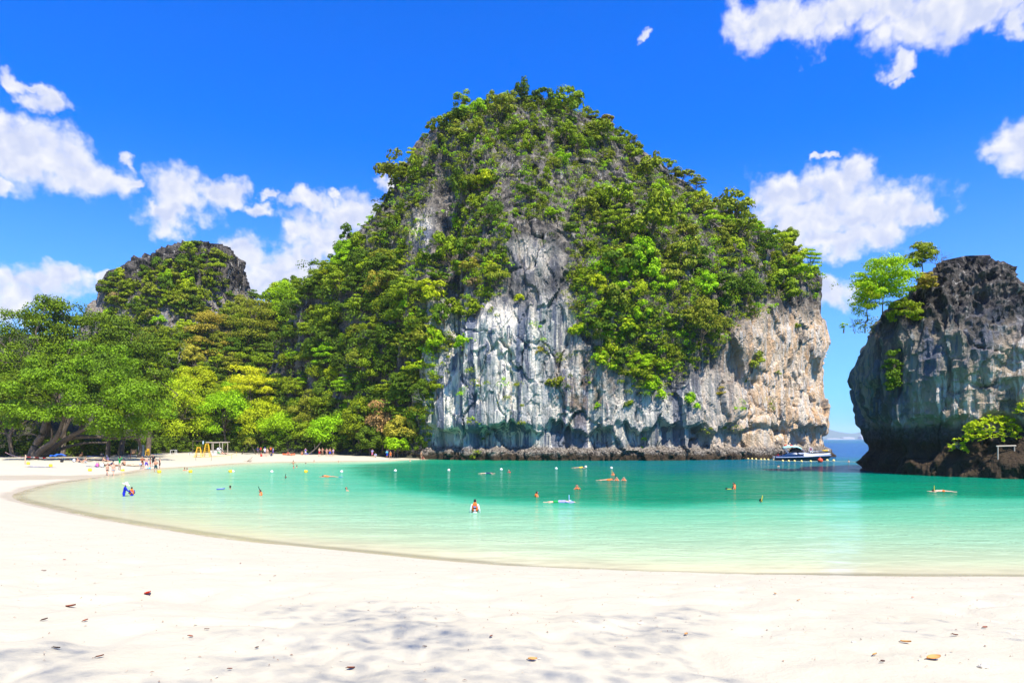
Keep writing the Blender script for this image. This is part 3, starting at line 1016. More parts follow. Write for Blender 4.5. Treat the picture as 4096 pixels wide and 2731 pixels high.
def limb_paths(rs, cs, height, r0, lean=(0, 0), nlimb=9, forks=0.35):
    top = np.array([lean[0], lean[1], height * 0.5])
    tr = [(0, 0, -0.35, r0 * 1.35), (0.02, 0, 0.1, r0 * 1.1)]
    for i in range(1, 5):
        t = i / 4
        tr.append((top[0] * t + rs.normal() * r0 * 0.5, top[1] * t + rs.normal() * r0 * 0.5, top[2] * t, r0 * (1 - 0.45 * t)))
    paths = [tr]
    pick = rs.permutation(len(cs))[:nlimb]
    for i in pick:
        e = cs[i]
        s_ = 0.4 + 0.6 * rs.rand()
        st = np.array([np.interp(s_, np.linspace(0, 1, 5), [q[k] for q in tr[1:]]) for k in range(3)])
        mid = st * 0.5 + e * 0.5 + rs.normal(size=3) * 0.08 * height + np.array([0, 0, 0.05 * height])
        paths.append([(*st, r0 * 0.42), (*(st * 0.55 + mid * 0.45), r0 * 0.34), (*mid, r0 * 0.25), (*e, r0 * 0.08)])
        if rs.rand() < forks:
            e2 = mid + (e - mid) * 0.9 + rs.normal(size=3) * 0.05 * height
            paths.append([(*mid, r0 * 0.2), (*e2, r0 * 0.06)])
    return paths


def plant_meshes(name, seed, rx, ry, rz, cz, n, cr, per, leaf, r0, height, layers=0, low=-0.45, lean=(0, 0), nlimb=8, flat=0.85, hollow=0.5, jit=0.38):
    rs = np.random.RandomState(seed)
    c, r = clumps(rs, n, rx, ry, rz, cz, cr, low, layers, hollow)
    c[:, 0] += lean[0]
    c[:, 1] += lean[1]
    V, F = leaf_cards(rs, c, r, per, leaf, flat, jit=jit)
    cm = mesh_np(name + '_crown', V, F, smooth=False)
    cm.materials.append(LEAF['mid'])
    V, F = tubes(limb_paths(rs, c, height, r0, lean, nlimb))
    tm = mesh_np(name + '_trunk', V, F)
    tm.materials.append(BARK)
    return tm, cm


def put_plant(name, meshes, loc, scale, rz, leafkey, label, cat, group=None, tilt=(0, 0), bark=None):
    root = empty(name, loc, rz)
    root.rotation_euler = (tilt[0], tilt[1], rz)
    root.scale = scale if isinstance(scale, tuple) else (scale, scale, scale)
    tag(root, label, cat, group)
    t = link('trunk', meshes[0], bark or BARK, root)
    c = link('crown', meshes[1], LEAF[leafkey], root)
    return root


BVH = {'island': bvh_of(island), 'stack': bvh_of(stack), 'peak': bvh_of(peak), 'hill': bvh_of(hill)}
BVH_BEACH = bvh_of(beach)

# unit plants (metres), reused through copies
BUSH = [plant_meshes('shrub', 100 + i, 1.2, 1.2, 1.15, 1.4, 12, 0.55, 105, 0.26, 0.09, 2.2, nlimb=6, hollow=0.62) for i in range(6)]
BUSH += [plant_meshes('flat_shrub', 120 + i, 1.6, 1.6, 0.8, 1.9, 15, 0.6, 80, 0.27, 0.10, 2.6, layers=2, low=-0.2, nlimb=7, flat=0.6) for i in range(2)]
TREE = [plant_meshes('tree', 140 + i, 2.9, 2.9, 2.8, 5.2, 24, 1.1, 200, 0.34, 0.22, 7.0, nlimb=10, hollow=0.66) for i in range(5)]
TREE += [plant_meshes('layered_tree', 160 + i, 3.6, 3.6, 2.6, 5.2, 40, 1.05, 110, 0.36, 0.2, 7.5, layers=4, low=-0.5, nlimb=11, flat=0.5) for i in range(2)]

CAM = Vector((0, 0, CAMH))


def cast(px, py, only=None):
    d = P(px, py, 1.0) - CAM
    d = d.normalized()
    best = None
    for k, tr in BVH.items():
        if only and k not in only:
            continue
        h = tr.ray_cast(CAM, d, 600.0)
        if h[0] is not None and (best is None or h[3] < best[2]):
            best = (h[0], h[1], h[3], k)
    return best


def inpoly(px, py, poly):
    return poly_sd(np.array([float(px)]), np.array([float(py)]), poly)[0] > 0


def scatter(rs, poly, step):
    """jittered hexagonal points inside a polygon given in photograph pixels"""
    xs_ = [p[0] for p in poly]
    ys_ = [p[1] for p in poly]
    pts = []
    row = 0
    y = min(ys_)
    while y < max(ys_):
        x = min(xs_) + (step / 2 if row % 2 else 0)
        while x < max(xs_):
            pts.append((x + rs.uniform(-0.42, 0.42) * step, y + rs.uniform(-0.42, 0.42) * step))
            x += step
        y += step * 0.86
        row += 1
    pts = np.array(pts)
    return pts[poly_sd(pts[:, 0], pts[:, 1], poly) > 0]


ISLE = [(1380, 1000), (1480, 870), (1580, 740), (1680, 620), (1790, 490), (1900, 390), (2080, 350), (2240, 380), (2350, 430), (2450, 540), (2570, 660),
        (2700, 720), (2800, 790), (2960, 820), (3090, 870), (3170, 960), (3250, 1080), (3275, 1180), (3300, 1842), (1690, 1842), (1690, 1500), (1640, 1350), (1400, 1120)]
BARE = [
    ([(1690, 1842), (1740, 1560), (1790, 1380), (1880, 1240), (2000, 1190), (2030, 1000), (2050, 880), (2200, 870), (2290, 930), (2270, 1100), (2290, 1250),
      (2370, 1350), (2420, 1480), (2520, 1570), (2640, 1560), (2740, 1480), (2850, 1430), (2880, 1360), (2960, 1300), (3060, 1250), (3150, 1180), (3280, 1170), (3320, 1842)], 0.012),
    ([(1970, 600), (2090, 590), (2200, 640), (2200, 700), (2130, 740), (1990, 690)], 0.35),
    ([(1990, 700), (2080, 720), (2070, 850), (1960, 840)], 0.3),
    ([(1730, 650), (1800, 640), (1830, 720), (1840, 900), (1780, 1030), (1700, 1040), (1640, 1010), (1650, 880), (1720, 780)], 0.22),
    ([(2390, 680), (2500, 670), (2500, 790), (2410, 810)], 0.2),
    ([(2190, 700), (2310, 690), (2330, 800), (2290, 860), (2200, 850)], 0.4),
    ([(1760, 1040), (1850, 1000), (1880, 1150), (1830, 1300), (1770, 1330)], 0.35),
]


def bare_probs(pts):
    p = np.ones(len(pts))
    for poly, q in BARE:
        p = np.where(poly_sd(pts[:, 0], pts[:, 1], poly) > 0, np.minimum(p, q), p)
    return p


def pick(rs, weights):
    ks = list(weights)
    ws = np.array([weights[k] for k in ks], float)
    return ks[int(rs.choice(len(ks), p=ws / ws.sum()))]


rs = np.random.RandomState(5)
spots = []
_pts = scatter(rs, ISLE, 56)
for px, py in _pts[rs.rand(len(_pts)) < bare_probs(_pts)]:
    h = cast(px, py)
    if h is None or h[3] != 'island':
        continue
    spots.append((px, py, h))
for px in range(1400, 3285, 27):        # shrubs along the skyline of the island
    for py in range(300, 1300, 6):
        h = cast(px + 0.0, py + 0.0, ('island',))
        if h:
            h2 = cast(px + 0.0, py + 14.0)
            if h2 and h2[3] == 'island' and py < 1200 and rs.rand() < 0.9:
                spots.insert(0, (px, py, h2))
            break
n_sky = sum(1 for q in spots[:80] if q[0] == int(q[0]))
order = np.concatenate([np.arange(n_sky), n_sky + rs.permutation(len(spots) - n_sky)])
N_ISLE = 292
COLW = {'mid': 'green', 'olive': 'olive', 'deep': 'dark green', 'bright': 'vivid green', 'lime': 'yellow green', 'gold': 'golden', 'dry': 'brown dry', 'orange': 'orange'}
ZU = [(1720, 'on the island left edge'), (1900, 'beside the shaded gully'), (2060, 'left of the grey rib'),
      (2260, 'on the grey rib'), (2460, 'just right of the grey rib'), (2660, 'in the left of the hanging forest'),
      (2860, 'amid the hanging forest'), (3040, 'in the right of the hanging forest'), (9999, 'at the island right shoulder')]
ZV = [(470, 'on the summit'), (620, 'under the summit'), (780, 'high up'), (950, 'at ridge height'), (1120, 'halfway up'), (1300, 'in the lower half'), (9999, 'close above the bare cliff')]


def zone(u, v):
    a_ = next(t for k, t in ZU if u < k)
    b_ = next(t for k, t in ZV if v < k)
    return b_, a_


thin = []
for i, oi in enumerate(order):
    px, py, (loc, nor, dist, k) = spots[oi]
    if i >= N_ISLE:
        thin.append((loc, nor))
        continue
    sz = min(2.4, float(np.exp(rs.normal(0.16, 0.30)))) * (1.15 if px > 2300 else 1.0)
    if i < n_sky:
        sz *= 0.72
    lime = px > 2280
    wts = {'mid': 5.0, 'olive': 2.0, 'deep': 2.4, 'bright': 1.8 if lime else 1.0, 'lime': 0.9, 'gold': 0.35, 'dry': 0.15, 'orange': 0.06}
    if px < 1950:
        wts['deep'] = 4.0
    key_ = pick(rs, wts)
    me_ = TREE[rs.randint(len(TREE))] if (rs.rand() < 0.16 and py > 500) else BUSH[rs.randint(len(BUSH))]
    s_ = sz * (0.42 if me_ in TREE else 1.0)
    zb_, za_ = zone(px, py)
    lab = ('large ' if sz > 1.6 else 'small ' if sz < 1.15 else '') + COLW[key_] + (' tree ' if me_ in TREE else ' shrub ') + zb_ + ' ' + za_
    grp = 'trees ' + za_
    out_n = Vector((nor.x, nor.y, max(nor.z, 0)))
    put_plant('cliff_tree', me_, loc - out_n * 0.25 - Vector((0, 0, 0.35 * s_)), (s_ * rs.uniform(0.75, 1.3), s_ * rs.uniform(0.75, 1.3), s_ * rs.uniform(0.8, 1.5)),
              rs.uniform(0, 6.28), key_, lab, 'tree', grp, tilt=(0.3 * max(0, -nor.y), 0.35 * nor.x))

# creeping undergrowth between them: uncountable, one object per colour
def undergrowth(name, label, pts, leafkey, per=150, size=1.0, leaf=0.28, seed=1):
    r_ = np.random.RandomState(seed)
    cs, rr = [], []
    for loc, nor in pts:
        for _ in range(3):
            o = r_.normal(size=3) * 0.9 * size
            cs.append((loc.x + o[0] + nor.x * 0.2, loc.y + o[1] * 0.5 + nor.y * 0.3, loc.z + o[2] * 0.8))
            rr.append(0.62 * size * float(np.exp(r_.normal(0, 0.35))))
    V, F = leaf_cards(r_, np.array(cs), np.array(rr), per // 3, leaf, 0.85)
    me_ = mesh_np(name, V, F, smooth=False)
    return tag(link(name, me_, LEAF[leafkey]), label, kind='stuff')


more = []
_pts = scatter(rs, ISLE, 26)
for px, py in _pts[rs.rand(len(_pts)) < bare_probs(_pts) * 0.92]:
    h = cast(px, py)
    if h and h[3] == 'island':
        more.append((h[0], h[1]))
thin = thin + more
keys = ['mid', 'olive', 'deep', 'bright', 'mid']
for i, kx in enumerate(keys):
    sub = thin[i::len(keys)]
    undergrowth('cliff_undergrowth', ['dense green creepers and brush between the island trees', 'olive brush between the island trees', 'dark brush in the folds of the island',
                'vivid green brush scattered over the island', 'leafy brush over the island ledges'][i], sub, kx, 190, 1.2, 0.25, seed=20 + i)

# shrubs one can pick out on the bare cliff
for px, py, s_, kx, lab in [
    (1862, 1395, 1.5, 'bright', 'flat bright tree jutting over the white streaked wall'),
    (1905, 1268, 1.7, 'mid', 'round tree at the top left of the streaked wall'),
    (2415, 1485, 1.9, 'lime', 'yellow green bush alone on the cliff right of the streaks'),
    (2232, 1560, 1.6, 'olive', 'brownish bush in the middle of the bare cliff'),
    (2755, 1625, 1.3, 'bright', 'bright little bush over the cliff notch'),
    (2515, 1640, 1.1, 'mid', 'small green bush low on the middle cliff'),
    (2600, 1580, 1.8, 'bright', 'bright bush at the lower tip of the hanging forest'),
    (2880, 1600, 1.0, 'gold', 'tawny tuft below the grey slab'),
    (3010, 1460, 1.6, 'olive', 'dull green bush on the grey slab near the orange face'),
    (3190, 1320, 0.9, 'mid', 'small bush at the top of the orange face'),
    (2320, 1350, 1.5, 'lime', 'pale bush beside the dark grey rib'),
    (2080, 1210, 0.9, 'lime', 'lime tuft on the grey wall above the streaks'),
    (2165, 1410, 0.6, 'gold', 'tiny tawny tuft on the grey wall'),
    (2395, 1632, 0.55, 'bright', 'tiny green tuft low on the cliff'),
    (3105, 1500, 0.5, 'mid', 'tiny tuft on the orange face'),
    (2985, 1530, 0.45, 'mid', 'tiny green tuft on the pale lower right cliff'),
]:
    h = cast(px, py, ('island',))
    if h:
        put_plant('cliff_shrub', BUSH[rs.randint(len(BUSH))], h[0] - h[1] * 0.2 - Vector((0, 0, 0.7 * s_)), s_, rs.uniform(0, 6), kx, lab, 'shrub', tilt=(0.3, 0))

# ------------------------------------------------------------------ forest on the hillside
HILLP = [(600, 1760), (420, 1600), (420, 1330), (560, 1320), (900, 1260), (960, 1190), (1040, 1160), (1200, 1150), (1290, 1100), (1400, 1010), (1560, 1030), (1640, 1200), (1700, 1400), (1720, 1560), (1690, 1740),
         (1400, 1790)]
spots = []
for px, py in scatter(rs, HILLP, 62):
    h = cast(px, py)
    if h and h[3] in ('hill', 'island'):
        spots.append((px, py, h))
for px in range(960, 1420, 52):      # crest line
    py = np.interp(px, [960, 1050, 1210, 1290, 1400], [1215, 1190, 1175, 1130, 1050])
    h = cast(px, py + 18)
    if h:
        spots.append((px, py, h))
print('hill spots', len(spots))
HU = [(700, 'left below the small peak'), (850, 'under the small peak cliff'), (1000, 'beside the golden brown tree'), (1150, 'on the slope under the saddle'), (1300, 'on the middle of the forested slope'),
      (1450, 'where the forest climbs to the island'), (1600, 'left of the island foot'), (9999, 'in the corner by the cliff')]
HV = [(1230, 'along the skyline'), (1350, 'in the upper forest'), (1470, 'in the middle forest'), (1600, 'in the lower forest'), (9999, 'just behind the beach trees')]
und = []
for px, py, (loc, nor, dist, k) in spots[:298]:
    wts = {'mid': 4.0, 'deep': 3.0, 'olive': 1.2, 'bright': 2.6, 'lime': 1.2, 'gold': 0.2}
    if px < 1000 and py > 1200:
        wts = {'gold': 0.9, 'olive': 2.0, 'mid': 3.0, 'deep': 1.5, 'lime': 1.0}
    if px > 1400:
        wts = {'deep': 4.0, 'mid': 3.0, 'olive': 1.5, 'lime': 0.3}
    s_ = rs.uniform(0.62, 1.05)
    key_ = pick(rs, wts)
    za_ = next(t for k_, t in HU if px < k_)
    lab = ('large ' if s_ > 0.93 else 'small ' if s_ < 0.74 else '') + COLW[key_] + ' tree ' + next(t for k_, t in HV if py < k_) + ' ' + za_
    grp = 'trees ' + za_
    put_plant('forest_tree', TREE[rs.randint(len(TREE))], loc - Vector((0, 0, 1.2 * s_ + 0.8)), (s_ * rs.uniform(0.85, 1.15), s_ * rs.uniform(0.85, 1.15), s_ * rs.uniform(0.8, 1.15)),
              rs.uniform(0, 6.28), key_, lab, 'tree', grp)
    und.append((loc + Vector((rs.uniform(-2, 2), -1, 0.5)), nor))
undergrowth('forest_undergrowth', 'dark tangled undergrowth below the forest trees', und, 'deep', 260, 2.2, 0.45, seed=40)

# ------------------------------------------------------------------ shrubs on the small peak
PEAK = [(430, 1270), (440, 1150), (480, 1085), (560, 1050), (700, 1005), (790, 970), (900, 985), (945, 1060), (965, 1140), (940, 1230), (900, 1300), (700, 1480), (560, 1440), (440, 1340)]
PBARE = [([(480, 1085), (560, 1040), (700, 995), (760, 985), (740, 1030), (600, 1080), (520, 1130), (470, 1180)], 0.06),
         ([(800, 960), (940, 980), (960, 1150), (930, 1230), (840, 1240), (800, 1180), (870, 1100), (830, 1030)], 0.12),
         ([(640, 1270), (720, 1230), (740, 1380), (660, 1400)], 0.1)]
pts = []
cnt = 0
for px, py in scatter(rs, PEAK, 33):
    pr = 1.0
    for poly, q in PBARE:
        if inpoly(px, py, poly):
            pr = q
    if rs.rand() > pr:
        continue
    h = cast(px, py)
    if not h or h[3] != 'peak':
        continue
    pts.append((h[0], h[1]))
    if rs.rand() < 0.62:
        s_ = rs.uniform(1.15, 2.0)
        key_ = pick(rs, {'mid': 3, 'deep': 3, 'olive': 2, 'lime': 0.8, 'bright': 0.8, 'dry': 0.4})
        lab = COLW[key_] + ' shrub ' + ('high on ' if py < 1080 else 'low on ' if py > 1260 else 'halfway up ') + 'the ' + ('left end' if px < 580 else 'middle' if px < 780 else 'right end') + ' of the small peak'
        put_plant('peak_shrub', BUSH[rs.randint(len(BUSH))], h[0] - Vector((0, 0, 0.5 * s_)), s_, rs.uniform(0, 6), key_, lab, 'shrub', 'shrubs on the small jagged peak', tilt=(0.25, 0))
undergrowth('peak_undergrowth', 'green brush covering the small peak', pts, 'mid', 210, 1.5, 0.4, seed=41)

# ------------------------------------------------------------------ trees one can pick out along the beach and on the left
def base_z(x, y):
    d = poly_sd(np.array([x]), np.array([y]), BL)[0]
    return max(gz(x, y), float(hill_z(np.array([x]), np.array([y]))[0])) if d > -2.5 else gz(x, y)


def explicit_tree(cx, Y, top, bot, hw, key, label, seed, layers=0, leaf=0.39, name='beach_tree', dens=1.0, basepx=None, bark=None, hollow=0.62, cat='tree', flat=0.85, low=-0.8):
    k = Y / F_PX
    c = P(cx, (top + bot) / 2, Y)
    if name == 'beach_tree' and bot > 1730 and Y < 180:
        hw, bot = hw * 1.15, bot + 14
        c = P(cx, (top + bot) / 2, Y)
    rx, rz = hw * k, (bot - top) / 2 * k
    bx = c.x if basepx is None else (basepx - CX) * k
    z0 = base_z(bx, Y) - 0.1
    cr = 0.27 * (rx * rz) ** 0.5 + 0.2
    n = int(6.5 * dens * (rx * rx * rz) ** (1 / 3) ** 1 * rx * rz / (cr * cr) ** 1 / max(rx, rz)) + 14
    n = int(min(max(n * 0.6, 16), 70))
    per = int(min(235, 24 * (cr / leaf) ** 2 + 24))
    rs_ = np.random.RandomState(seed)
    cs, rr = clumps(rs_, n, max(rx - cr * 0.7, 0.3), max(rx * 0.85 - cr * 0.5, 0.3), max(rz - cr * 0.5, 0.3), 0.0, cr, low, layers, hollow)
    cs[:, 0] += c.x - bx
    cs[:, 2] += c.z - z0
    V, F = leaf_cards(rs_, cs, rr, per, leaf, flat)
    cm = mesh_np(name + '_crown', V, F, smooth=False)
    H = c.z - z0 + rz
    V, F = tubes(limb_paths(rs_, cs, max(H, 1.5), 0.018 * H + 0.07, (c.x - bx, 0), 12), 7)
    tm = mesh_np(name + '_trunk', V, F)
    root = tag(empty(name, (bx, Y, z0)), label, cat)
    link('trunk', tm, bark or BARK, root)
    link('crown', cm, LEAF[key], root)
    return root


for i, a in enumerate([
    (20, 142, 1225, 1660, 120, 'dark', 'tall dark tree cut by the left edge of the picture'),
    (185, 135, 1150, 1500, 110, 'dark', 'tallest dark green tree, its top standing clear against the sky'),
    (330, 138, 1215, 1560, 130, 'dark', 'dark tree right of the tallest one on the left'),
    (480, 141, 1265, 1560, 115, 'deep', 'dark leafy tree below the small peak left end'),
    (590, 144, 1340, 1640, 95, 'deep', 'deep green tree beside the yellow green beach tree'),
    (50, 127, 1480, 1760, 140, 'dark', 'low dark tree at the left edge behind the leaning trunk'),
    (-60, 134, 1380, 1700, 130, 'dark', 'dark tree half out of the picture on the left'),
    (555, 131, 1500, 1765, 115, 'dark', 'dark spreading tree over the sunbathers, right of the leaning tree'),
    (250, 132, 1370, 1620, 150, 'dark', 'dark tree filling the middle of the left grove'),
    (430, 132, 1400, 1680, 140, 'deep', 'deep green tree above the resting people'),
    (705, 172, 1500, 1785, 122, 'lime', 'round yellow green tree behind the standing bathers'),
    (640, 176, 1470, 1700, 90, 'bright', 'lime tree between the dark grove and the round yellow green one'),
    (900, 176, 1555, 1775, 105, 'bright', 'vivid green tree behind the yellow lifeguard chairs'),
    (1000, 181, 1470, 1660, 118, 'yellow', 'yellow leaved layered tree above the beach trees', 4),
    (1060, 175, 1600, 1785, 110, 'lime', 'yellow green tree below the yellow layered one'),
    (1150, 168, 1650, 1793, 108, 'bright', 'vivid green tree behind the people at the wooden table'),
    (1330, 159, 1650, 1790, 105, 'bright', 'vivid green tree overhanging the standing group on the sand'),
    (1250, 168, 1560, 1740, 90, 'olive', 'vine hung olive tree above the vivid green ones'),
    (1440, 152, 1590, 1770, 62, 'mid', 'slim green tree left of the orange tree'),
    (1530, 150, 1590, 1745, 62, 'orange', 'orange leaved tree near the cliff foot'),
    (1610, 145, 1655, 1790, 60, 'gold', 'yellow tree between the orange tree and the cliff'),
    (1590, 143, 1745, 1800, 48, 'bright', 'low lime bush under the yellow tree near the cliff'),
    (850, 200, 1235, 1520, 118, 'gold', 'large golden brown tree right of the small peak', 5),
    (1010, 200, 1150, 1460, 112, 'olive', 'tall dark layered tree on the saddle', 6),
    (1150, 206, 1118, 1330, 90, 'bright', 'round lime tree on the saddle skyline'),
    (790, 186, 1450, 1640, 92, 'lime', 'lime tree in the second row above the round beach tree'),
    (940, 188, 1520, 1650, 80, 'bright', 'bright tree in the second row behind the vivid green one'),
    (1480, 148, 1705, 1795, 48, 'deep', 'low dark bush at the cliff foot beside the boulder'),
    (1700, 152, 1480, 1740, 60, 'deep', 'dark tree in the corner against the streaked cliff'),
]):
    explicit_tree(*a[:7], seed=300 + i, layers=(a[7] if len(a) > 7 else 0), flat=0.5 if len(a) > 7 else 0.85)

# ------------------------------------------------------------------ the leaning tree
Yt = 117.0
bp_ = P(123, 1840, Yt)
bz = gz(bp_.x, Yt)
root = tag(empty('leaning_tree', (bp_.x, Yt, bz)), 'great spreading tree with leaning brown trunks over the sand at the left', 'tree')
O = Vector((bp_.x, Yt, bz))


def rel(px, py, dy=0.0):
    v = P(px, py, Yt + dy) - O
    return (v.x, v.y, v.z)


def path(pts, r0, r1):
    m = catmull(np.array(pts), 4, closed=False)
    return [(*q, r0 + (r1 - r0) * (i / (len(m) - 1))) for i, q in enumerate(m)]


tp = [path([(0, 0, -0.6), rel(135, 1805), rel(150, 1770), rel(168, 1740, -1), rel(180, 1690, -1), rel(200, 1620, 0)], 0.85, 0.28),
      path([(0.1, 0, -0.4), rel(165, 1800, -0.5), rel(215, 1763, -2), rel(240, 1720, -3), rel(260, 1650, -4)], 0.65, 0.2),
      path([(0.3, 0.4, -0.4), rel(200, 1800, 1), rel(245, 1768, 0.5), rel(290, 1740, -1), rel(360, 1700, -2), rel(420, 1620, -2)], 0.6, 0.2),
      path([rel(245, 1768, 0.5), rel(300, 1750, 1), rel(380, 1748, 1), rel(470, 1753, 0), rel(540, 1745, -1)], 0.38, 0.1),
      path([(0.6, 0.8, -0.4), rel(190, 1815, 2), rel(260, 1790, 3), rel(340, 1772, 3), rel(430, 1770, 3)], 0.42, 0.12),
      path([rel(205, 1765, -2), rel(208, 1735, -3), rel(205, 1712, -4)], 0.2, 0.1),
      path([rel(245, 1748, -3), rel(270, 1700, -5), rel(285, 1672, -6)], 0.22, 0.1),
      path([rel(160, 1745, -1), rel(125, 1735, -2), rel(80, 1742, -3)], 0.16, 0.05)]
V, F = tubes(tp, 9)
link('trunk', mesh_np('leaning_trunk', V, F), BARK, root)
rsx = np.random.RandomState(77)
cs, rr = [], []
for (cx, cy, hw, hh, dy, nn) in [(200, 1600, 190, 130, -2, 20), (400, 1590, 210, 140, -2, 22), (330, 1480, 210, 110, 1, 18), (560, 1650, 120, 110, -1, 13), (130, 1680, 120, 70, -3, 11),
                                 (330, 1690, 150, 60, -4, 12), (480, 1720, 120, 45, -3, 9)]:
    k = Yt / F_PX
    c, r = clumps(rsx, nn, hw * k, 5.5, hh * k, 0.0, 1.7, -0.75, 0, 0.6)
    v = Vector(rel(cx, cy, dy))
    cs.append(c + np.array(v))
    rr.append(r)
cs, rr = np.vstack(cs), np.concatenate(rr)
V, F = leaf_cards(rsx, cs, rr, 330, 0.34, 0.8)
link('crown', mesh_np('leaning_crown', V, F, smooth=False), LEAF['dark'], root)

# ------------------------------------------------------------------ plants on the dark stack
def stack_plant(px, py, top, bot, hw, key, label, seed, leaf=0.2, n=26, per=60, name='stack_tree', droop=0.0, Y=None, flat=0.6, ry=1.0):
    h = cast(px, py, ('stack',))
    if Y is None:
        Y = h[0].y if h else 82.0
    loc = h[0] if h else P(px, py, Y)
    k = Y / F_PX
    rs_ = np.random.RandomState(seed)
    rx, rz = hw * k, (bot - top) / 2 * k
    cs, rr = clumps(rs_, n, rx * 0.85, rx * 0.8 * ry, rz * 0.85, 0, 0.22 * (rx * rz) ** 0.5 + 0.12, -0.8, 0, 0.35)
    c = P(px, (top + bot) / 2, Y - 0.3) - loc
    cs += np.array(c)
    V, F = leaf_cards(rs_, cs, rr, per, leaf, flat)
    root = tag(empty(name, loc), label, 'tree' if 'tree' in name else 'shrub')
    link('crown', mesh_np(name + '_crown', V, F, smooth=False), LEAF[key], root)
    V, F = tubes(limb_paths(rs_, cs, max(c.z + rz, 0.6), 0.07, (c.x, c.y), 14), 5)
    link('trunk', mesh_np(name + '_trunk', V, F), BARK, root)
    return root


stack_plant(3530, 1250, 1005, 1265, 138, 'bright', 'feathery lime tree on the shoulder of the dark stack', 501, 0.22, 110, 110, Y=82.5)
stack_plant(3470, 1275, 1120, 1290, 70, 'lime', 'airy pale green branches leaning off the dark stack', 502, 0.17, 46, 80, Y=82)
stack_plant(3690, 1100, 952, 1085, 62, 'olive', 'dark olive tree on the crest of the dark stack', 503, 0.19, 50, 110, Y=83.5)
stack_plant(3700, 1190, 1085, 1180, 48, 'gold', 'yellowish bush below the crest tree of the dark stack', 504, 0.18, 34, 90, name='stack_bush')
stack_plant(3620, 1270, 1190, 1310, 75, 'mid', 'green bush in the saddle of the dark stack', 505, 0.2, 50, 90, name='stack_bush')
stack_plant(3460, 1320, 1250, 1350, 50, 'olive', 'sparse shrub overhanging the left side of the dark stack', 506, 0.14, 20, 30, name='stack_bush')
stack_plant(3375, 1320, 1285, 1320, 22, 'bright', 'tiny leaf tuft at the tip of the overhanging branch', 507, 0.13, 6, 40, name='stack_bush', Y=81)
stack_plant(3575, 1490, 1370, 1620, 34, 'deep', 'dark vine hanging down the face of the stack', 508, 0.2, 44, 80, name='hanging_vine')
# bare twigs above the crest
rsx = np.random.RandomState(12)


def twigs(rs_, n, L, r, spread=0.6):
    paths = []
    def grow(p, d, l, r_, dep):
        q = p + d * l
        m = (p + q) / 2 + rs_.normal(size=3) * l * 0.08
        paths.append([(*p, r_), (*m, r_ * 0.8), (*q, r_ * 0.55)])
        if dep > 0:
            for _ in range(rs_.randint(2, 4)):
                d2 = unit((d + rs_.normal(size=3) * spread)[None])[0]
                grow(q, d2, l * rs_.uniform(0.55, 0.8), r_ * 0.55, dep - 1)
    for _ in range(n):
        d = unit((np.array([0, 0, 1.0]) + rs_.normal(size=3) * 0.5)[None])[0]
        grow(np.zeros(3), d, L * rs_.uniform(0.6, 1), r, 3)
    return tubes(paths, 4)


def dead_tree(px, py, L, label, n=3, r=0.06, only=None, seed=1, Y=None, mat_=None):
    h = cast(px, py, only)
    loc = P(px, py, Y) if Y else (h[0] if h else None)
    if loc is None:
        return
    V, F = twigs(np.random.RandomState(seed), n, L, r)
    o = link('dead_tree', mesh_np('dead_tree', V, F), mat_ or BARK_PALE)
    o.location = loc - Vector((0, 0, 0.15))
    tag(o, label, 'tree')


dead_tree(3760, 1090, 1.5, 'bare twisted branches on the crest of the dark stack', 3, 0.06, ('stack',), 5, mat_=BARK)
dead_tree(3420, 1330, 1.1, 'thin bare branches poking out left of the dark stack', 3, 0.03, None, 6, Y=81.5, mat_=BARK)
dead_tree(1970, 380, 2.2, 'leafless grey tree on the left of the island summit', 4, 0.09, ('island',), 7)
dead_tree(2190, 372, 2.4, 'dead snag on the right of the island summit', 2, 0.09, ('island',), 8)
dead_tree(2690, 730, 2.4, 'leafless tree on the right ridge of the island', 3, 0.08, ('island',), 9)
dead_tree(2110, 480, 1.8, 'pale dead branch in the upper canopy of the island', 2, 0.09, ('island',), 10)
dead_tree(2870, 860, 2.2, 'white dead tree near the right ridge of the island', 2, 0.11, ('island',), 11)
dead_tree(3150, 960, 2.0, 'pale bare snag at the right shoulder of the island', 2, 0.07, ('island',), 12)
dead_tree(1700, 1605, 2.0, 'pale fallen branch on the dark corner beside the streaked cliff', 2, 0.09, None, 13, Y=141)
dead_tree(700, 1460, 4.2, 'bare pale tree in front of the small peak cliff', 3, 0.16, None, 14, Y=190)
dead_tree(1605, 1050, 2.2, 'dead grey tree on the island left flank', 2, 0.1, None, 15)
dead_tree(2690, 1310, 2.6, 'reddish grey bare tree in the hanging forest of the right cliff', 3, 0.09, ('island',), 16)

# rosette bush on the ledge
def rosettes(rs_, centres, n_leaf, L, W):
    V, F = [], []
    for c in centres:
        ax = unit((np.array([0, -0.35, 1.0]) + rs_.normal(size=3) * 0.45)[None])[0]
        ref = unit(np.cross(ax, rs_.normal(size=3))[None])[0]
        rf2 = np.cross(ax, ref)
        for i in range(n_leaf):
            an = 2 * math.pi * i / n_leaf + rs_.rand() * 0.5
            d = ref * math.cos(an) + rf2 * math.sin(an)
            d = unit((d + ax * rs_.uniform(0.25, 0.9))[None])[0]
            s_ = unit(np.cross(d, ax)[None])[0]
            l, w_ = L * rs_.uniform(0.7, 1.15), W * rs_.uniform(0.8, 1.1)
            b = len(V)
            V += [c, c + d * l * 0.55 + s_ * w_ * 0.45, c + d * l * 0.85 + s_ * w_ * 0.5 - ax * l * 0.06, c + d * l - ax * l * 0.14, c + d * l * 0.85 - s_ * w_ * 0.5 - ax * l * 0.06, c + d * l * 0.55 - s_ * w_ * 0.45]
            F.append((b, b + 1, b + 2, b + 3))
            F.append((b, b + 3, b + 4, b + 5))
    return np.array(V), np.array(F)


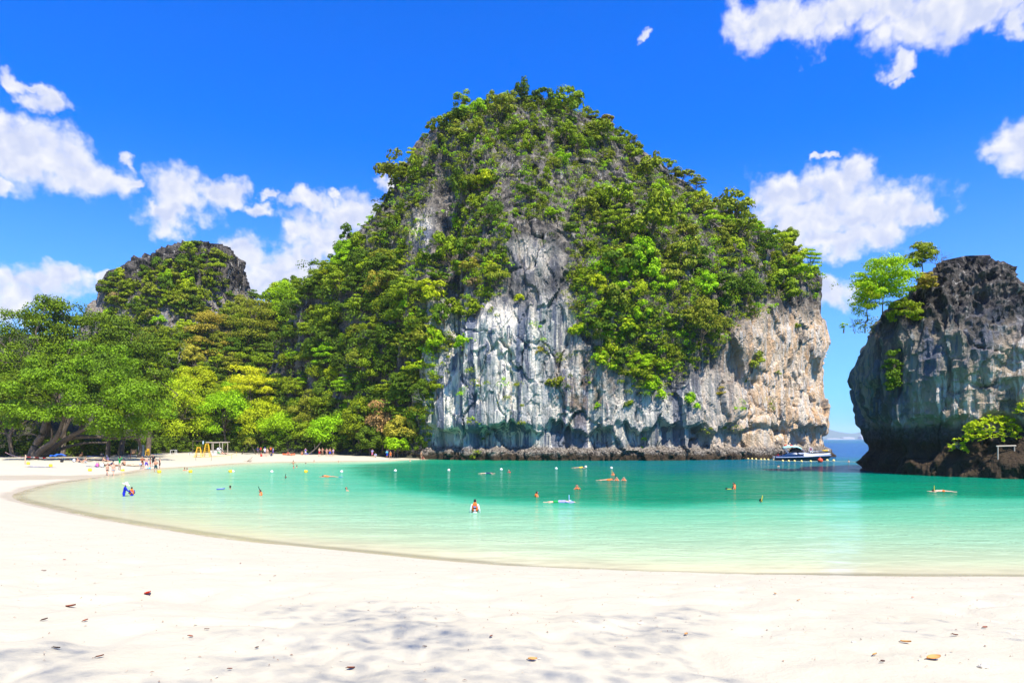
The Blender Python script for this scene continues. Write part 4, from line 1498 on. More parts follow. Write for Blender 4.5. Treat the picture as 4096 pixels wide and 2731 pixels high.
def ledge_bush(px, py, hw, hh, label, seed, n=230, Y=None):
    h = cast(px, py, ('stack',))
    loc = h[0] if h else P(px, py, 66.0)
    Y = loc.y
    k = Y / F_PX
    rs_ = np.random.RandomState(seed)
    d = unit(rs_.normal(size=(n, 3)))
    d[:, 2] = np.abs(d[:, 2]) * 1.3 - 0.35
    c = d * np.array([hw * k, 1.3, hh * k]) * rs_.uniform(0.75, 1.05, (n, 1))
    c[:, 1] -= 0.7
    V, F = rosettes(rs_, c, 8, 0.30, 0.12)
    root = tag(empty('ledge_bush', loc), label, 'bush')
    link('crown', mesh_np('ledge_crown', V, F, smooth=False), LEAF['lime'], root)
    V, F = tubes(limb_paths(rs_, c * 0.85, 1.0, 0.06, (0, -0.4), 34), 5)
    link('trunk', mesh_np('ledge_trunk', V, F), BARK_PALE, root)


ledge_bush(3960, 1735, 130, 75, 'broad yellow green bush spilling over the ledge of the dark stack', 21, 330)
ledge_bush(3810, 1790, 26, 42, 'trailing green leaves at the left end of the ledge bush', 22, 40)
ledge_bush(4085, 1640, 36, 36, 'leafy sapling above the ledge at the right edge', 23, 60)

# ------------------------------------------------------------------ low undergrowth along the back of the beach
rsx = np.random.RandomState(91)
line = catmull(np.array(BACKLINE[2:13]), 14, closed=False)
pts_u = []
for i, (x, y) in enumerate(line):
    for _ in range(3):
        xx, yy = x + rsx.normal() * 1.2 - 0.4, y + rsx.uniform(0.5, 5.5)
        pts_u.append((Vector((xx, yy, base_z(xx, yy) + rsx.uniform(0.1, 2.2))), Vector((0, -0.3, 0.9))))
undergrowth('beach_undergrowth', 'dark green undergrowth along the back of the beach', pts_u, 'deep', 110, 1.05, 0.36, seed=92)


# ------------------------------------------------------------------ generic small builders
class MB:
    """collects simple solids into one mesh"""
    def __init__(self):
        self.bm = bmesh.new()

    def box(self, c, s, rot=None, bevel=0.0):
        r = bmesh.ops.create_cube(self.bm, size=1.0)
        M = Matrix.Translation(c) @ (rot.to_matrix().to_4x4() if rot else Matrix()) @ Matrix.Diagonal((*s, 1))
        bmesh.ops.transform(self.bm, matrix=M, verts=r['verts'])
        return self

    def bar(self, a, b, r, r2=None, seg=8):
        a, b = Vector(a), Vector(b)
        d = b - a
        q = bmesh.ops.create_cone(self.bm, cap_ends=True, segments=seg, radius1=r, radius2=r if r2 is None else r2, depth=d.length)
        M = Matrix.Translation((a + b) / 2) @ d.to_track_quat('Z', 'Y').to_matrix().to_4x4()
        bmesh.ops.transform(self.bm, matrix=M, verts=q['verts'])
        return self

    def ball(self, c, s, sub=2, rot=None):
        q = bmesh.ops.create_icosphere(self.bm, subdivisions=sub, radius=1.0)
        s = (s, s, s) if isinstance(s, (int, float)) else s
        M = Matrix.Translation(c) @ (rot.to_matrix().to_4x4() if rot else Matrix()) @ Matrix.Diagonal((*s, 1))
        bmesh.ops.transform(self.bm, matrix=M, verts=q['verts'])
        return self

    def lathe(self, prof, seg=20, c=(0, 0, 0), wob=0.0):
        base = []
        for r, z in prof:
            base.append([self.bm.verts.new((c[0] + r * math.cos(2 * math.pi * k / seg), c[1] + r * math.sin(2 * math.pi * k / seg), c[2] + z + wob * r * math.sin(3 * 2 * math.pi * k / seg)))
                         for k in range(seg)])
        for i in range(len(base) - 1):
            for k in range(seg):
                self.bm.faces.new((base[i][k], base[i][(k + 1) % seg], base[i + 1][(k + 1) % seg], base[i + 1][k]))
        return self

    def poly(self, vs, fs):
        v = [self.bm.verts.new(p) for p in vs]
        for f in fs:
            self.bm.faces.new([v[i] for i in f])
        return self

    def mesh(self, name, mat=None, smooth=False, bevel=0.0):
        if bevel > 0:
            bmesh.ops.bevel(self.bm, geom=self.bm.edges[:] + self.bm.verts[:], offset=bevel, segments=2, affect='EDGES', clamp_overlap=True)
        bmesh.ops.recalc_face_normals(self.bm, faces=self.bm.faces)
        me = bpy.data.meshes.new(name)
        self.bm.to_mesh(me)
        self.bm.free()
        if smooth:
            me.polygons.foreach_set('use_smooth', np.ones(len(me.polygons), bool))
        if mat:
            me.materials.append(mat)
        return me

    def build(self, name, mat=None, parent=None, smooth=False, bevel=0.0):
        return link(name, self.mesh(name, mat, smooth, bevel), None, parent)


_mats = {}


def mat(name, col, rough=0.6, spec=0.3, **kw):
    if name not in _mats:
        _mats[name] = simple_mat(name, col, rough, spec, **kw)
    return _mats[name]


# ------------------------------------------------------------------ boulders and driftwood
def boulder(px, py, wpx, hpx, label, seed, mat_=None, z=None, deep=1.0):
    g0 = G(px, py, 1.0)
    zz = gz(g0.x, g0.y)
    g0 = G(px, py, zz)
    k = g0.y / F_PX
    rx, rz = wpx * k / 2, hpx * k
    bm = bmesh.new()
    bmesh.ops.create_icosphere(bm, subdivisions=4, radius=1.0)
    co = np.array([v.co[:] for v in bm.verts])
    nz = 1 + 0.35 * fbm(co[:, 0] * 1.3 + seed, co[:, 1] * 1.3, co[:, 2] * 1.3, 3) + 0.12 * worley(co[:, 0] * 2 + seed, co[:, 1] * 2, co[:, 2] * 2)[0]
    for v, f in zip(bm.verts, nz):
        v.co = Vector((v.co.x * rx * f, v.co.y * rx * 0.8 * deep * f, v.co.z * rz * 0.72 * f + rz * 0.25))
    me = bpy.data.meshes.new('boulder')
    bm.to_mesh(me)
    bm.free()
    for nm in ('pale', 'warm', 'brown', 'tide'):
        add_attr(me, nm, np.full(len(me.vertices), {'pale': 0.3, 'warm': 0.0, 'brown': 0.0, 'tide': 0.0}[nm]))
    o = link('boulder', me, mat_ or m_rock2)
    o.location = (g0.x, g0.y, zz - 0.05)
    return tag(o, label, 'boulder')


boulder(1378, 1816, 62, 44, 'wide brown rocky bank behind the standing group', 3.0, m_rock)
boulder(1452, 1826, 50, 22, 'pale grey boulder on the sand left of the cliff', 5.0, m_rock)
boulder(1520, 1826, 60, 24, 'dark rock slab lying by the seated person near the cliff', 7.0)
boulder(1640, 1832, 90, 40, 'dark rocks at the very foot of the cliff corner', 9.0)
boulder(1590, 1826, 60, 34, 'dark rock behind the bathers nearest the cliff', 11.0)
boulder(985, 1806, 34, 10, 'low grey stones under the pandanus', 13.0)
boulder(1180, 1805, 36, 10, 'grey rubble left of the leaning dark trunk', 15.0)

m_wood = bark_mat('weathered_driftwood', (0.28, 0.20, 0.13), (0.52, 0.42, 0.31))
m_darkwood = bark_mat('dark_driftwood', (0.05, 0.04, 0.03), (0.14, 0.11, 0.085))


def on_sand(px, py):
    h_ = BVH_BEACH.ray_cast(CAM, (P(px, py, 1.0) - CAM).normalized(), 400.0)
    if h_[0] is not None and h_[0].z > -0.02:
        return h_[0].copy()
    g0 = G(px, py, 0.5)
    for _ in range(6):
        g0 = G(px, py, max(gz(g0.x, g0.y), 0.0))
    return g0


def log(px, py, pts, r0, r1, label, mat_=None, name='driftwood'):
    o = on_sand(px, py)
    V, F = tubes([path(p, a, b) for p, a, b in pts], 8)
    ob = link(name, mesh_np(name, V, F), mat_ or m_wood)
    ob.location = o
    ob.scale = (r0, r0, r0)
    return tag(ob, label, 'driftwood')


log(985, 1846, [([(0, 0, 0.05), (0.9, 0, 0.6), (1.7, 0.1, 1.25), (2.0, 0.1, 1.55)], 0.16, 0.08), ([(0.4, 0.2, 0.05), (1.2, -0.2, 0.35), (1.7, 0, 0.9)], 0.14, 0.07),
                ([(0.9, 0.1, 0.05), (1.5, 0.3, 0.2), (1.9, 0.2, 0.6)], 0.12, 0.06), ([(-0.9, 0, 0.12), (0, 0, 0.15), (0.8, 0, 0.1)], 0.07, 0.05)], 0.55, 0.1,
    'reddish driftwood stump lying alone on the sand near the water')
log(1232, 1818, [([(0, 0, 0), (0.7, 0.1, 0.5), (1.5, 0.2, 1.2), (2.3, 0.2, 2.1), (3.0, 0, 3.0)], 0.2, 0.10), ([(1.5, 0.2, 1.2), (1.4, 0.2, 2.2)], 0.1, 0.05)], 1.0, 0.1,
    'dark leaning trunk between the sitting and the standing bathers', m_darkwood)
log(905, 1817, [([(0, 0, 0.0), (-0.8, 0, 0.7), (-1.7, 0, 1.6)], 0.14, 0.1)], 1.0, 0.1, 'short leaning trunk by the yellow tape', m_darkwood)
log(310, 1808, [([(0, 0, 0.1), (1.5, 0.2, 0.25), (3.4, 0, 0.2), (5, 0.3, 0.3)], 0.14, 0.06), ([(2.5, 0.1, 0.2), (3.2, -0.4, 0.5)], 0.07, 0.03)], 1.0, 0.1, 'dark fallen branches in the shade of the leaning tree', m_darkwood)
log(520, 1800, [([(-1, 0, 0.1), (0.5, 0.2, 0.3), (2.2, 0, 0.15)], 0.1, 0.05)], 1.0, 0.1, 'small fallen branch behind the backpack', m_darkwood)

# ------------------------------------------------------------------ pandanus and strap-leaved plants
def strap_plant(px, py, H, Wd, label, seed, key='mid', trunk=0.0, n=90, name='pandanus'):
    o = on_sand(px, py)
    rs_ = np.random.RandomState(seed)
    V, F = [], []
    for i in range(n):
        an = rs_.uniform(0, 6.283)
        elv = rs_.uniform(0.15, 1.35)
        L = Wd * rs_.uniform(0.7, 1.1)
        d = np.array([math.cos(an) * math.cos(elv), math.sin(an) * math.cos(elv), math.sin(elv)])
        s_ = np.array([-math.sin(an), math.cos(an), 0]) * 0.05 * Wd
        p0 = np.array([0, 0, trunk])
        p1 = p0 + d * L * 0.5
        p2 = p1 + unit((d + np.array([0, 0, -0.7]))[None])[0] * L * 0.3
        p3 = p2 + unit((d + np.array([0, 0, -1.8]))[None])[0] * L * 0.28
        b_ = len(V)
        V += [p0 - s_ * 0.5, p0 + s_ * 0.5, p1 - s_, p1 + s_, p2 - s_ * 0.7, p2 + s_ * 0.7, p3 - s_ * 0.08, p3 + s_ * 0.08]
        F += [(b_, b_ + 1, b_ + 3, b_ + 2), (b_ + 2, b_ + 3, b_ + 5, b_ + 4), (b_ + 4, b_ + 5, b_ + 7, b_ + 6)]
    root = tag(empty(name, o), label, 'plant')
    link('leaves', mesh_np(name + '_leaves', np.array(V), np.array(F), smooth=False), LEAF[key], root)
    if trunk > 0:
        V, F = tubes([path([(-0.8 * trunk, 0.2, -0.2), (-0.4 * trunk, 0.1, trunk * 0.5), (0, 0, trunk)], 0.11, 0.09), path([(0.5 * trunk, 0.2, -0.2), (0.3 * trunk, 0.1, trunk * 0.4), (0, 0, trunk)], 0.12, 0.1)], 7)
        link('trunk', mesh_np(name + '_trunk', V, F), BARK, root)
    return root


strap_plant(1000, 1816, 2, 1.9, 'round pandanus palm with forked trunk at the back of the beach', 31, 'olive', 2.6, 190)
strap_plant(545, 1812, 2, 2.4, 'tall strap leaved plant behind the grey panel', 32, 'mid', 0.8, 120)
strap_plant(640, 1808, 2, 1.3, 'broad leaved plant left of the white table', 33, 'mid', 0.2, 80)
strap_plant(660, 1804, 2, 1.2, 'dark leaved plant beside the white table', 34, 'deep', 0.2, 80)
strap_plant(505, 1805, 2, 1.8, 'strap leaved plant behind the black backpack', 35, 'deep', 0.4, 90)
strap_plant(1200, 1806, 2, 1.3, 'dark fern behind the sitting bathers', 36, 'deep', 0.2, 80)
strap_plant(20, 1815, 2, 1.5, 'low green plant at the left edge under the trees', 37, 'mid', 0.2, 80)
strap_plant(420, 1800, 2, 1.6, 'dark leaved plant in the shade behind the resting people', 38, 'deep', 0.2, 80)

# ------------------------------------------------------------------ beach gear
YEL = mat('yellow_paint', (0.78, 0.46, 0.02), 0.45, 0.4)
WHT = mat('white_paint', (0.72, 0.72, 0.70), 0.5, 0.3)
GREYP = mat('grey_board', (0.42, 0.47, 0.46), 0.6)
ORP = mat('orange_board', (0.80, 0.42, 0.20), 0.7)
TIMB = mat('pale_timber', (0.42, 0.36, 0.29), 0.8)
BLUE = mat('blue_plastic', (0.03, 0.12, 0.55), 0.4)
COOL = mat('blue_cooler_plastic', (0.10, 0.26, 0.75), 0.35)
LCOOL = mat('pale_blue_lid', (0.45, 0.62, 0.85), 0.4)
BLK = mat('black_cloth', (0.015, 0.015, 0.018), 0.8)
REDP = mat('red_plastic', (0.62, 0.03, 0.02), 0.45)
ROPE = mat('pale_rope', (0.55, 0.50, 0.40), 0.9)


def lifeguard_ladder(px, py, H, label):
    o = on_sand(px, py)
    root = tag(empty('lifeguard_ladder', o, R(12)), label, 'ladder')
    w0, w1, dpt = 0.62, 0.26, 0.75
    for sx in (-1, 1):
        for sy in (-1, 1):
            MB().bar((sx * w0, sy * dpt, -0.05), (sx * w1, sy * 0.12, H), 0.065, 0.05).build('leg', YEL, root)
    nst = int(H / 0.42)
    for i in range(1, nst + 1):
        t = i / (nst + 0.4)
        ww, yy = w0 + (w1 - w0) * t, -dpt + (dpt - 0.12) * t
        MB().box((0, yy, H * t), (ww * 2, 0.16, 0.06)).build('step', YEL, root)
        if i % 2:
            MB().bar((-ww, -yy, H * t), (ww, -yy, H * t), 0.035).build('brace', YEL, root)
    MB().box((0, 0, H + 0.02), (w1 * 2 + 0.16, 0.42, 0.09)).build('top', YEL, root, bevel=0.015)


lifeguard_ladder(795, 1828, 1.95, 'shorter yellow ladder stand on the sand, the left one of two')
lifeguard_ladder(828, 1826, 2.6, 'taller yellow ladder stand on the sand, the right one of two')


def table(px, py, label, w=1.2, h=0.75, d=0.8, m_=None):
    o = on_sand(px, py)
    root = tag(empty('table', o, R(-8)), label, 'table')
    MB().box((0, 0, h), (w, d, 0.06)).build('top', m_ or WHT, root, bevel=0.012)
    for sx in (-1, 1):
        for sy in (-1, 1):
            MB().bar((sx * (w / 2 - 0.08), sy * (d / 2 - 0.08), -0.03), (sx * (w / 2 - 0.12), sy * (d / 2 - 0.12), h), 0.045, 0.055).build('leg', m_ or WHT, root)
    for sx in (-1, 1):
        MB().box((sx * (w / 2 - 0.1), 0, h - 0.09), (0.05, d - 0.2, 0.1)).build('apron', m_ or WHT, root)


table(694, 1817, 'white plastic table at the back of the sand left of the ladders', 1.35, 1.0)
table(761, 1819, 'small white stool beside the yellow ladders', 0.7, 0.5, 0.6)
table(1056, 1818, 'dark wooden table with people round it under the trees', 2.4, 0.9, 0.8, m_darkwood)

o = on_sand(590, 1822)
root = tag(empty('lifeguard_chair', o), 'small yellow lifeguard chair right of the grey panel', 'chair')
for sx in (-1, 1):
    for sy in (-1, 1):
        MB().bar((sx * 0.3, sy * 0.3, -0.03), (sx * 0.22, sy * 0.22, 1.15), 0.04).build('leg', YEL, root)
MB().box((0, 0, 0.95), (0.5, 0.5, 0.06)).build('seat', YEL, root)
MB().box((0, 0.22, 1.3), (0.5, 0.05, 0.35)).build('backrest', YEL, root)
MB().bar((-0.28, -0.27, 0.45), (0.28, -0.27, 0.45), 0.03).build('step', YEL, root)

o = on_sand(565, 1826)
root = tag(empty('notice_sign', o), 'tall pale grey panel standing on the sand seen from behind', 'sign')
MB().box((0, 0, 1.18), (1.22, 0.06, 2.3)).build('panel', GREYP, root, bevel=0.01)
for sx in (-1, 1):
    MB().bar((sx * 0.45, 0.08, -0.1), (sx * 0.45, 0.08, 2.2), 0.04).build('post', TIMB, root)
o = on_sand(534, 1822)
root = tag(empty('notice_board', o), 'orange cloth board on a thin post beside the grey panel', 'sign')
MB().poly([(-0.6, 0, 0.45), (0.6, 0.05, 0.42), (0.68, 0.02, 1.35), (0.2, -0.05, 1.30), (-0.55, 0, 1.38), (-0.6, 0.03, 0.45), (0.6, 0.08, 0.42), (0.68, 0.05, 1.35), (0.2, -0.02, 1.30), (-0.55, 0.03, 1.38)],
          [(0, 1, 2, 3, 4), (9, 8, 7, 6, 5)]).build('board', ORP, root)
MB().bar((-0.66, 0.03, -0.6), (-0.66, 0.03, 1.3), 0.03).build('post', m_darkwood, root)

# open timber shelter
o = on_sand(868, 1815)
root = tag(empty('timber_shelter', o, R(-6)), 'open pale timber shelter frame behind the ladders', 'shelter')
for x, y in ((-1.9, 1.2), (-0.35, -1.0), (0.0, 1.2), (1.9, -1.0), (1.95, 1.2)):
    MB().box((x, y, 1.35), (0.13, 0.13, 2.8)).build('post', TIMB, root)
for (a, b_) in (((-2.4, 1.2, 2.72), (2.5, 1.2, 2.78)), ((-2.2, -1.0, 2.76), (2.6, -1.0, 2.72)), ((-0.35, -1.2, 2.6), (-0.35, 1.4, 2.6)), ((1.9, -1.2, 2.62), (1.9, 1.4, 2.62)), ((-1.9, -1.2, 2.62), (-1.9, 1.4, 2.62))):
    MB().bar(a, b_, 0.07, seg=6).build('beam', TIMB, root)
MB().box((-0.15, 0.2, 0.42), (2.6, 1.4, 0.84)).build('counter', mat('pale_block', (0.55, 0.53, 0.50), 0.8), root, bevel=0.02)
o2 = o + Vector((0.55, -0.2, 0.84))
ob = MB().ball((0, 0, 0.32), (0.55, 0.4, 0.36), 3).build('white_sack', mat('white_sack', (0.70, 0.70, 0.72), 0.7), None, True)
ob.location = o2
tag(ob, 'bulging white sack lying on the shelter counter', 'sack')
o = on_sand(790, 1812)
root = tag(empty('post_gantry', o), 'thin dark posts with a cross bar left of the shelter', 'frame')
for x in (-1.4, 0.9):
    MB().bar((x, 0.6, -0.1), (x, 0.6, 3.0), 0.07, seg=6).build('post', m_darkwood, root)
MB().bar((-1.6, 0.6, 2.9), (1.2, 0.6, 2.95), 0.05, seg=6).build('beam', m_darkwood, root)
MB().poly([(0.95, 0.5, 2.2), (1.25, 0.5, 2.2), (1.28, 0.5, 2.9), (0.98, 0.5, 2.9), (0.95, 0.52, 2.2), (1.25, 0.52, 2.2), (1.28, 0.52, 2.9), (0.98, 0.52, 2.9)], [(0, 1, 2, 3), (7, 6, 5, 4)]).build('cloth', LCOOL, root)

for i, px in enumerate((842, 849, 856, 863)):
    o = on_sand(px, 1824)
    ob = MB().bar((0, 0, -0.05), (0, 0, 0.55), 0.08, 0.07).ball((0, 0, 0.56), 0.085).build('white_post', WHT, None, True)
    ob.location = o
    tag(ob, 'short white post in the row of four right of the ladders', 'post', 'row of short white posts right of the ladders')

# thin stakes, yellow tape and barrier tape
for px, py, h, lab in ((783, 1841, 1.0, 'thin stake in the open sand left of the ladder feet'), (845, 1842, 1.2, 'thin reddish stake in the open sand right of the ladder feet'), (926, 1834, 0.9, 'thin yellow stake at the left end of the yellow tape'), (946, 1822, 0.85, 'thin yellow stake at the right end of the yellow tape')):
    o = on_sand(px, py)
    ob = MB().bar((0, 0, -0.1), (0.03, 0, h), 0.03, 0.022, 6).build('stake', YEL if 'yellow' in lab else m_darkwood)
    ob.location = o
    tag(ob, lab, 'stake')


def tape(p, q, sag, wdt, mat_, label, name='tape', n=12):
    p, q = Vector(p), Vector(q)
    V = []
    for i in range(n + 1):
        t = i / n
        c = p.lerp(q, t) - Vector((0, 0, sag * 4 * t * (1 - t)))
        V += [(c.x, c.y, c.z - wdt / 2), (c.x, c.y + 0.01, c.z - wdt / 2), (c.x, c.y + 0.01, c.z + wdt / 2), (c.x, c.y, c.z + wdt / 2)]
    F = []
    for i in range(n):
        for k in range(4):
            F.append((i * 4 + k, i * 4 + (k + 1) % 4, i * 4 + 4 + (k + 1) % 4, i * 4 + 4 + k))
    return tag(link(name, mesh_np(name, V, F, smooth=False), mat_), label, 'tape')


a_, b_, c_ = on_sand(870, 1832), on_sand(926, 1834), on_sand(946, 1822)
tape(b_ + Vector((0, 0, 0.85)), c_ + Vector((0, 0, 0.8)), 0.08, 0.07, YEL, 'yellow tape between two stakes right of the shelter')
tape(on_sand(770, 1830) + Vector((0, 0, 0.25)), on_sand(926, 1834) + Vector((0, 0, 0.8)), 0.25, 0.06, YEL, 'long sagging yellow tape in front of the ladders')
m_rw, n, out = material('red_white_tape')
b = n.new('ShaderNodeBsdfPrincipled')
wv = n.math('FRACT', n.math('MULTIPLY', n.xyz(n.pos())[0], 1.6))
n.set(b.inputs['Base Color'], n.mix(n.math('GREATER_THAN', wv, 0.5), (0.75, 0.72, 0.70), (0.6, 0.02, 0.02)))
n.l.new(b.outputs[0], out.inputs[0])
tape(P(20, 1808, 119), P(103, 1828, 112), 0.25, 0.09, m_rw, 'red and white barrier tape left of the leaning tree')
tape(P(103, 1826, 112), P(510, 1832, 126), 0.3, 0.09, m_rw, 'long red and white barrier tape passing behind the resting people')
tape(P(510, 1832, 126), on_sand(521, 1836) + Vector((0, 0, 0.9)), 0.05, 0.08, m_rw, 'short end of the barrier tape by the thin red post')
o = on_sand(99, 1856)
ob = MB().bar((0, 0, -0.2), (0.12, 0, 1.35), 0.09, 0.075).build('wooden_post', mat('pale_post', (0.60, 0.42, 0.28), 0.8))
ob.location = o
tag(ob, 'pale wooden post holding the barrier tape in front of the leaning tree', 'post')
o = on_sand(521, 1837)
ob = MB().bar((0, 0, -0.1), (0, 0, 1.0), 0.035, 0.03).build('wooden_post', REDP)
ob.location = o
tag(ob, 'thin red post at the end of the barrier tape', 'post')


def cloth_patch(px, py, L, Wd, mat_, label, ang=0.0, name='ground_sheet', cat='sheet', h=0.05, seed=1):
    o = on_sand(px, py)
    rs_ = np.random.RandomState(seed)
    nx, ny = 14, 6
    V = []
    for i in range(nx):
        for j in range(ny):
            x, y = (i / (nx - 1) - 0.5) * L, (j / (ny - 1) - 0.5) * Wd
            xx, yy = x * math.cos(ang) - y * math.sin(ang), x * math.sin(ang) + y * math.cos(ang)
            V.append((xx, yy, gz(o.x + xx, o.y + yy) - o.z + 0.11 + h * abs(vnoise(i * 0.27 + seed, j * 0.45, 0.0))))
    V = np.array(V, float)
    Vb = V.copy()
    Vb[:, 2] -= 0.03
    F = grid_faces(nx, ny)
    ob = link(name, mesh_np(name, np.vstack([V, Vb]), np.vstack([F, F[:, ::-1] + len(V)])), mat_)
    ob.location = o
    return tag(ob, label, cat)


cloth_patch(138, 1869, 2.7, 0.16, BLUE, 'left of two blue rope lengths lying on the open sand', R(-4), 'blue_rope', 'rope', 0.05, 3)
cloth_patch(190, 1870, 2.6, 0.16, BLUE, 'right of two blue rope lengths lying on the open sand', R(-5), 'blue_rope', 'rope', 0.05, 4)
cloth_patch(370, 1867, 1.9, 0.2, BLUE, 'blue rope lying on the sand by the pink bag', R(-8), 'blue_rope', 'rope', 0.05, 5)
cloth_patch(215, 1828, 4.0, 1.6, BLUE, 'large blue tarpaulin in the shade right of the leaning trunk', R(3), 'tarpaulin', 'tarpaulin', 0.75, 6)
cloth_patch(385, 1826, 3.0, 1.2, BLUE, 'blue ground sheet in front of the coolers', 0, 'ground_sheet', 'sheet', 0.1, 7)
cloth_patch(330, 1846, 3.0, 0.9, mat('brown_towel', (0.16, 0.08, 0.05), 0.9), 'dark towel under the resting people left', 0.05, 'towel', 'towel', 0.06, 8)
cloth_patch(540, 1864, 2.6, 0.9, mat('cream_towel', (0.62, 0.48, 0.30), 0.9), 'cream towel on the sand right of the green shirt', 0.05, 'towel', 'towel', 0.08, 9)
cloth_patch(400, 1866, 1.5, 0.7, mat('green_towel', (0.10, 0.25, 0.10), 0.9), 'green towel by the pink bag', 0.02, 'towel', 'towel', 0.06, 10)
cloth_patch(630, 1822, 3.4, 0.3, m_darkwood, 'thin line of dark seaweed on the sand below the white table', 0.0, 'seaweed', 'seaweed', 0.05, 11)


def gear(px, py, builder, name, label, cat, dz=0.0, rz=0.0):
    o = on_sand(px, py)
    root = tag(empty(name, (o.x, o.y, o.z + dz), rz), label, cat)
    builder(root)
    return root


def cooler(root):
    MB().box((0, 0, 0.30), (0.95, 0.62, 0.6)).build('body', COOL, root, bevel=0.04)
    MB().box((0, 0, 0.66), (1.02, 0.68, 0.13)).build('lid', LCOOL, root, bevel=0.03)
    for s_ in (-1, 1):
        MB().box((s_ * 0.5, 0, 0.42), (0.06, 0.3, 0.07)).build('handle', LCOOL, root)


gear(352, 1822, cooler, 'cooler', 'blue cooler box on the sheet under the trees, lower of the stack', 'cooler')
gear(355, 1822, cooler, 'cooler', 'blue cooler box stacked on top of another', 'cooler', 0.74)
gear(372, 1821, cooler, 'cooler', 'blue cooler box right of the stacked pair', 'cooler', 0.0, R(8))


def backpack(m1):
    def f(root):
        MB().poly([(-0.22, -0.15, 0), (0.22, -0.15, 0), (0.24, 0.15, 0), (-0.24, 0.15, 0), (-0.17, -0.07, 0.52), (0.15, -0.08, 0.5), (0.16, 0.12, 0.54), (-0.18, 0.12, 0.53)],
                  [(0, 3, 2, 1), (4, 5, 6, 7), (0, 1, 5, 4), (1, 2, 6, 5), (2, 3, 7, 6), (3, 0, 4, 7)]).build('body', m1, root, True, bevel=0.07)
        MB().box((0, -0.17, 0.18), (0.3, 0.1, 0.24)).build('pocket', m1, root, True, bevel=0.035)
        for s_ in (-1, 1):
            MB().bar((s_ * 0.14, 0.18, 0.12), (s_ * 0.12, 0.2, 0.7), 0.03).build('strap', BLK, root)
    return f


NAVY = mat('navy_cloth', (0.03, 0.035, 0.09), 0.8)
PINK = mat('pink_cloth', (0.65, 0.10, 0.28), 0.7)
gear(507, 1818, backpack(NAVY), 'backpack', 'dark navy backpack left of the orange board', 'backpack')
gear(500, 1817, backpack(mat('grey_cloth', (0.35, 0.34, 0.33), 0.8)), 'backpack', 'grey bag beside the navy backpack', 'backpack')
gear(247, 1848, backpack(BLK), 'backpack', 'black bag standing on the shaded sand right of the leaning trunk', 'backpack')
gear(296, 1847, backpack(mat('white_check_cloth', (0.55, 0.55, 0.60), 0.8)), 'backpack', 'white and black bag among the resting people', 'backpack')
gear(388, 1867, backpack(PINK), 'beach_bag', 'pink and green beach bag at the edge of the shade', 'bag')
gear(408, 1868, backpack(mat('white_bag_cloth', (0.65, 0.65, 0.70), 0.7)), 'beach_bag', 'white bag right of the pink one', 'bag')
gear(1045, 1825, backpack(REDP), 'beach_bag', 'red bag on the sand by the wooden table', 'bag')
gear(1085, 1823, backpack(NAVY), 'beach_bag', 'navy bag right of the woman by the wooden table', 'bag')


def kayak(px, py, label, m_, L=2.6, rz=0.0):
    o = on_sand(px, py)
    V = []
    for i in range(15):
        t = i / 14
        w_ = 0.36 * math.sin(math.pi * t) ** 0.6 + 0.02
        z_ = 0.30 + 0.12 * (2 * t - 1) ** 2
        for k in range(8):
            an = 2 * math.pi * k / 8
            V.append(((t - 0.5) * L, w_ * math.cos(an), z_ * 0.5 + (z_ * 0.5) * math.sin(an) * (0.75 if math.sin(an) > 0 else 1)))
    F = []
    for i in range(14):
        for k in range(8):
            F.append((i * 8 + k, i * 8 + (k + 1) % 8, i * 8 + 8 + (k + 1) % 8, i * 8 + 8 + k))
    ob = link('kayak', mesh_np('kayak', V, F), m_)
    ob.location, ob.rotation_euler = o, (0, 0, rz)
    MB().lathe([(0.2, 0.33), (0.24, 0.36), (0.24, 0.31)], 14).build('cockpit', BLK, ob)
    return tag(ob, label, 'kayak')


kayak(1155, 1819, 'orange red kayak on the sand behind the bathers', mat('kayak_red', (0.72, 0.12, 0.03), 0.4), 2.8)
kayak(1232, 1817, 'blue float by the leaning dark trunk', BLUE, 1.6, R(20))

# ------------------------------------------------------------------ buoys
WHB = mat('buoy_white', (0.72, 0.66, 0.60), 0.5)
YLB = mat('buoy_yellow', (0.85, 0.52, 0.03), 0.45)
YLP = mat('buoy_pale_yellow', (0.75, 0.58, 0.20), 0.5)
buoy_me = {}


def buoy_mesh(m_, kind):
    k = (m_.name, kind)
    if k not in buoy_me:
        mb = MB()
        if kind == 'drum':
            mb.lathe([(0.0, -0.16), (0.15, -0.15), (0.17, 0.0), (0.19, 0.16), (0.16, 0.20), (0.0, 0.20)], 14)
        else:
            mb.lathe([(0.0, -0.17), (0.12, -0.14), (0.20, -0.02), (0.19, 0.10), (0.11, 0.18), (0.05, 0.20), (0.05, 0.24), (0.0, 0.24)], 14)
        buoy_me[k] = mb.mesh('buoy', m_, True)
    return buoy_me[k]


def buoy(px, py, m_, kind, label, s=1.0, sand=False, group=None, rot=None):
    o = on_sand(px, py) if sand else G(px, py, 0.0)
    ob = link('buoy', buoy_mesh(m_, kind))
    ob.location = o + Vector((0, 0, (0.13 if sand else 0.06) * s))
    ob.scale = (s, s, s)
    ob.rotation_euler = rot or (0.2, 0.15, px * 0.7)
    return tag(ob, label, 'buoy', group)


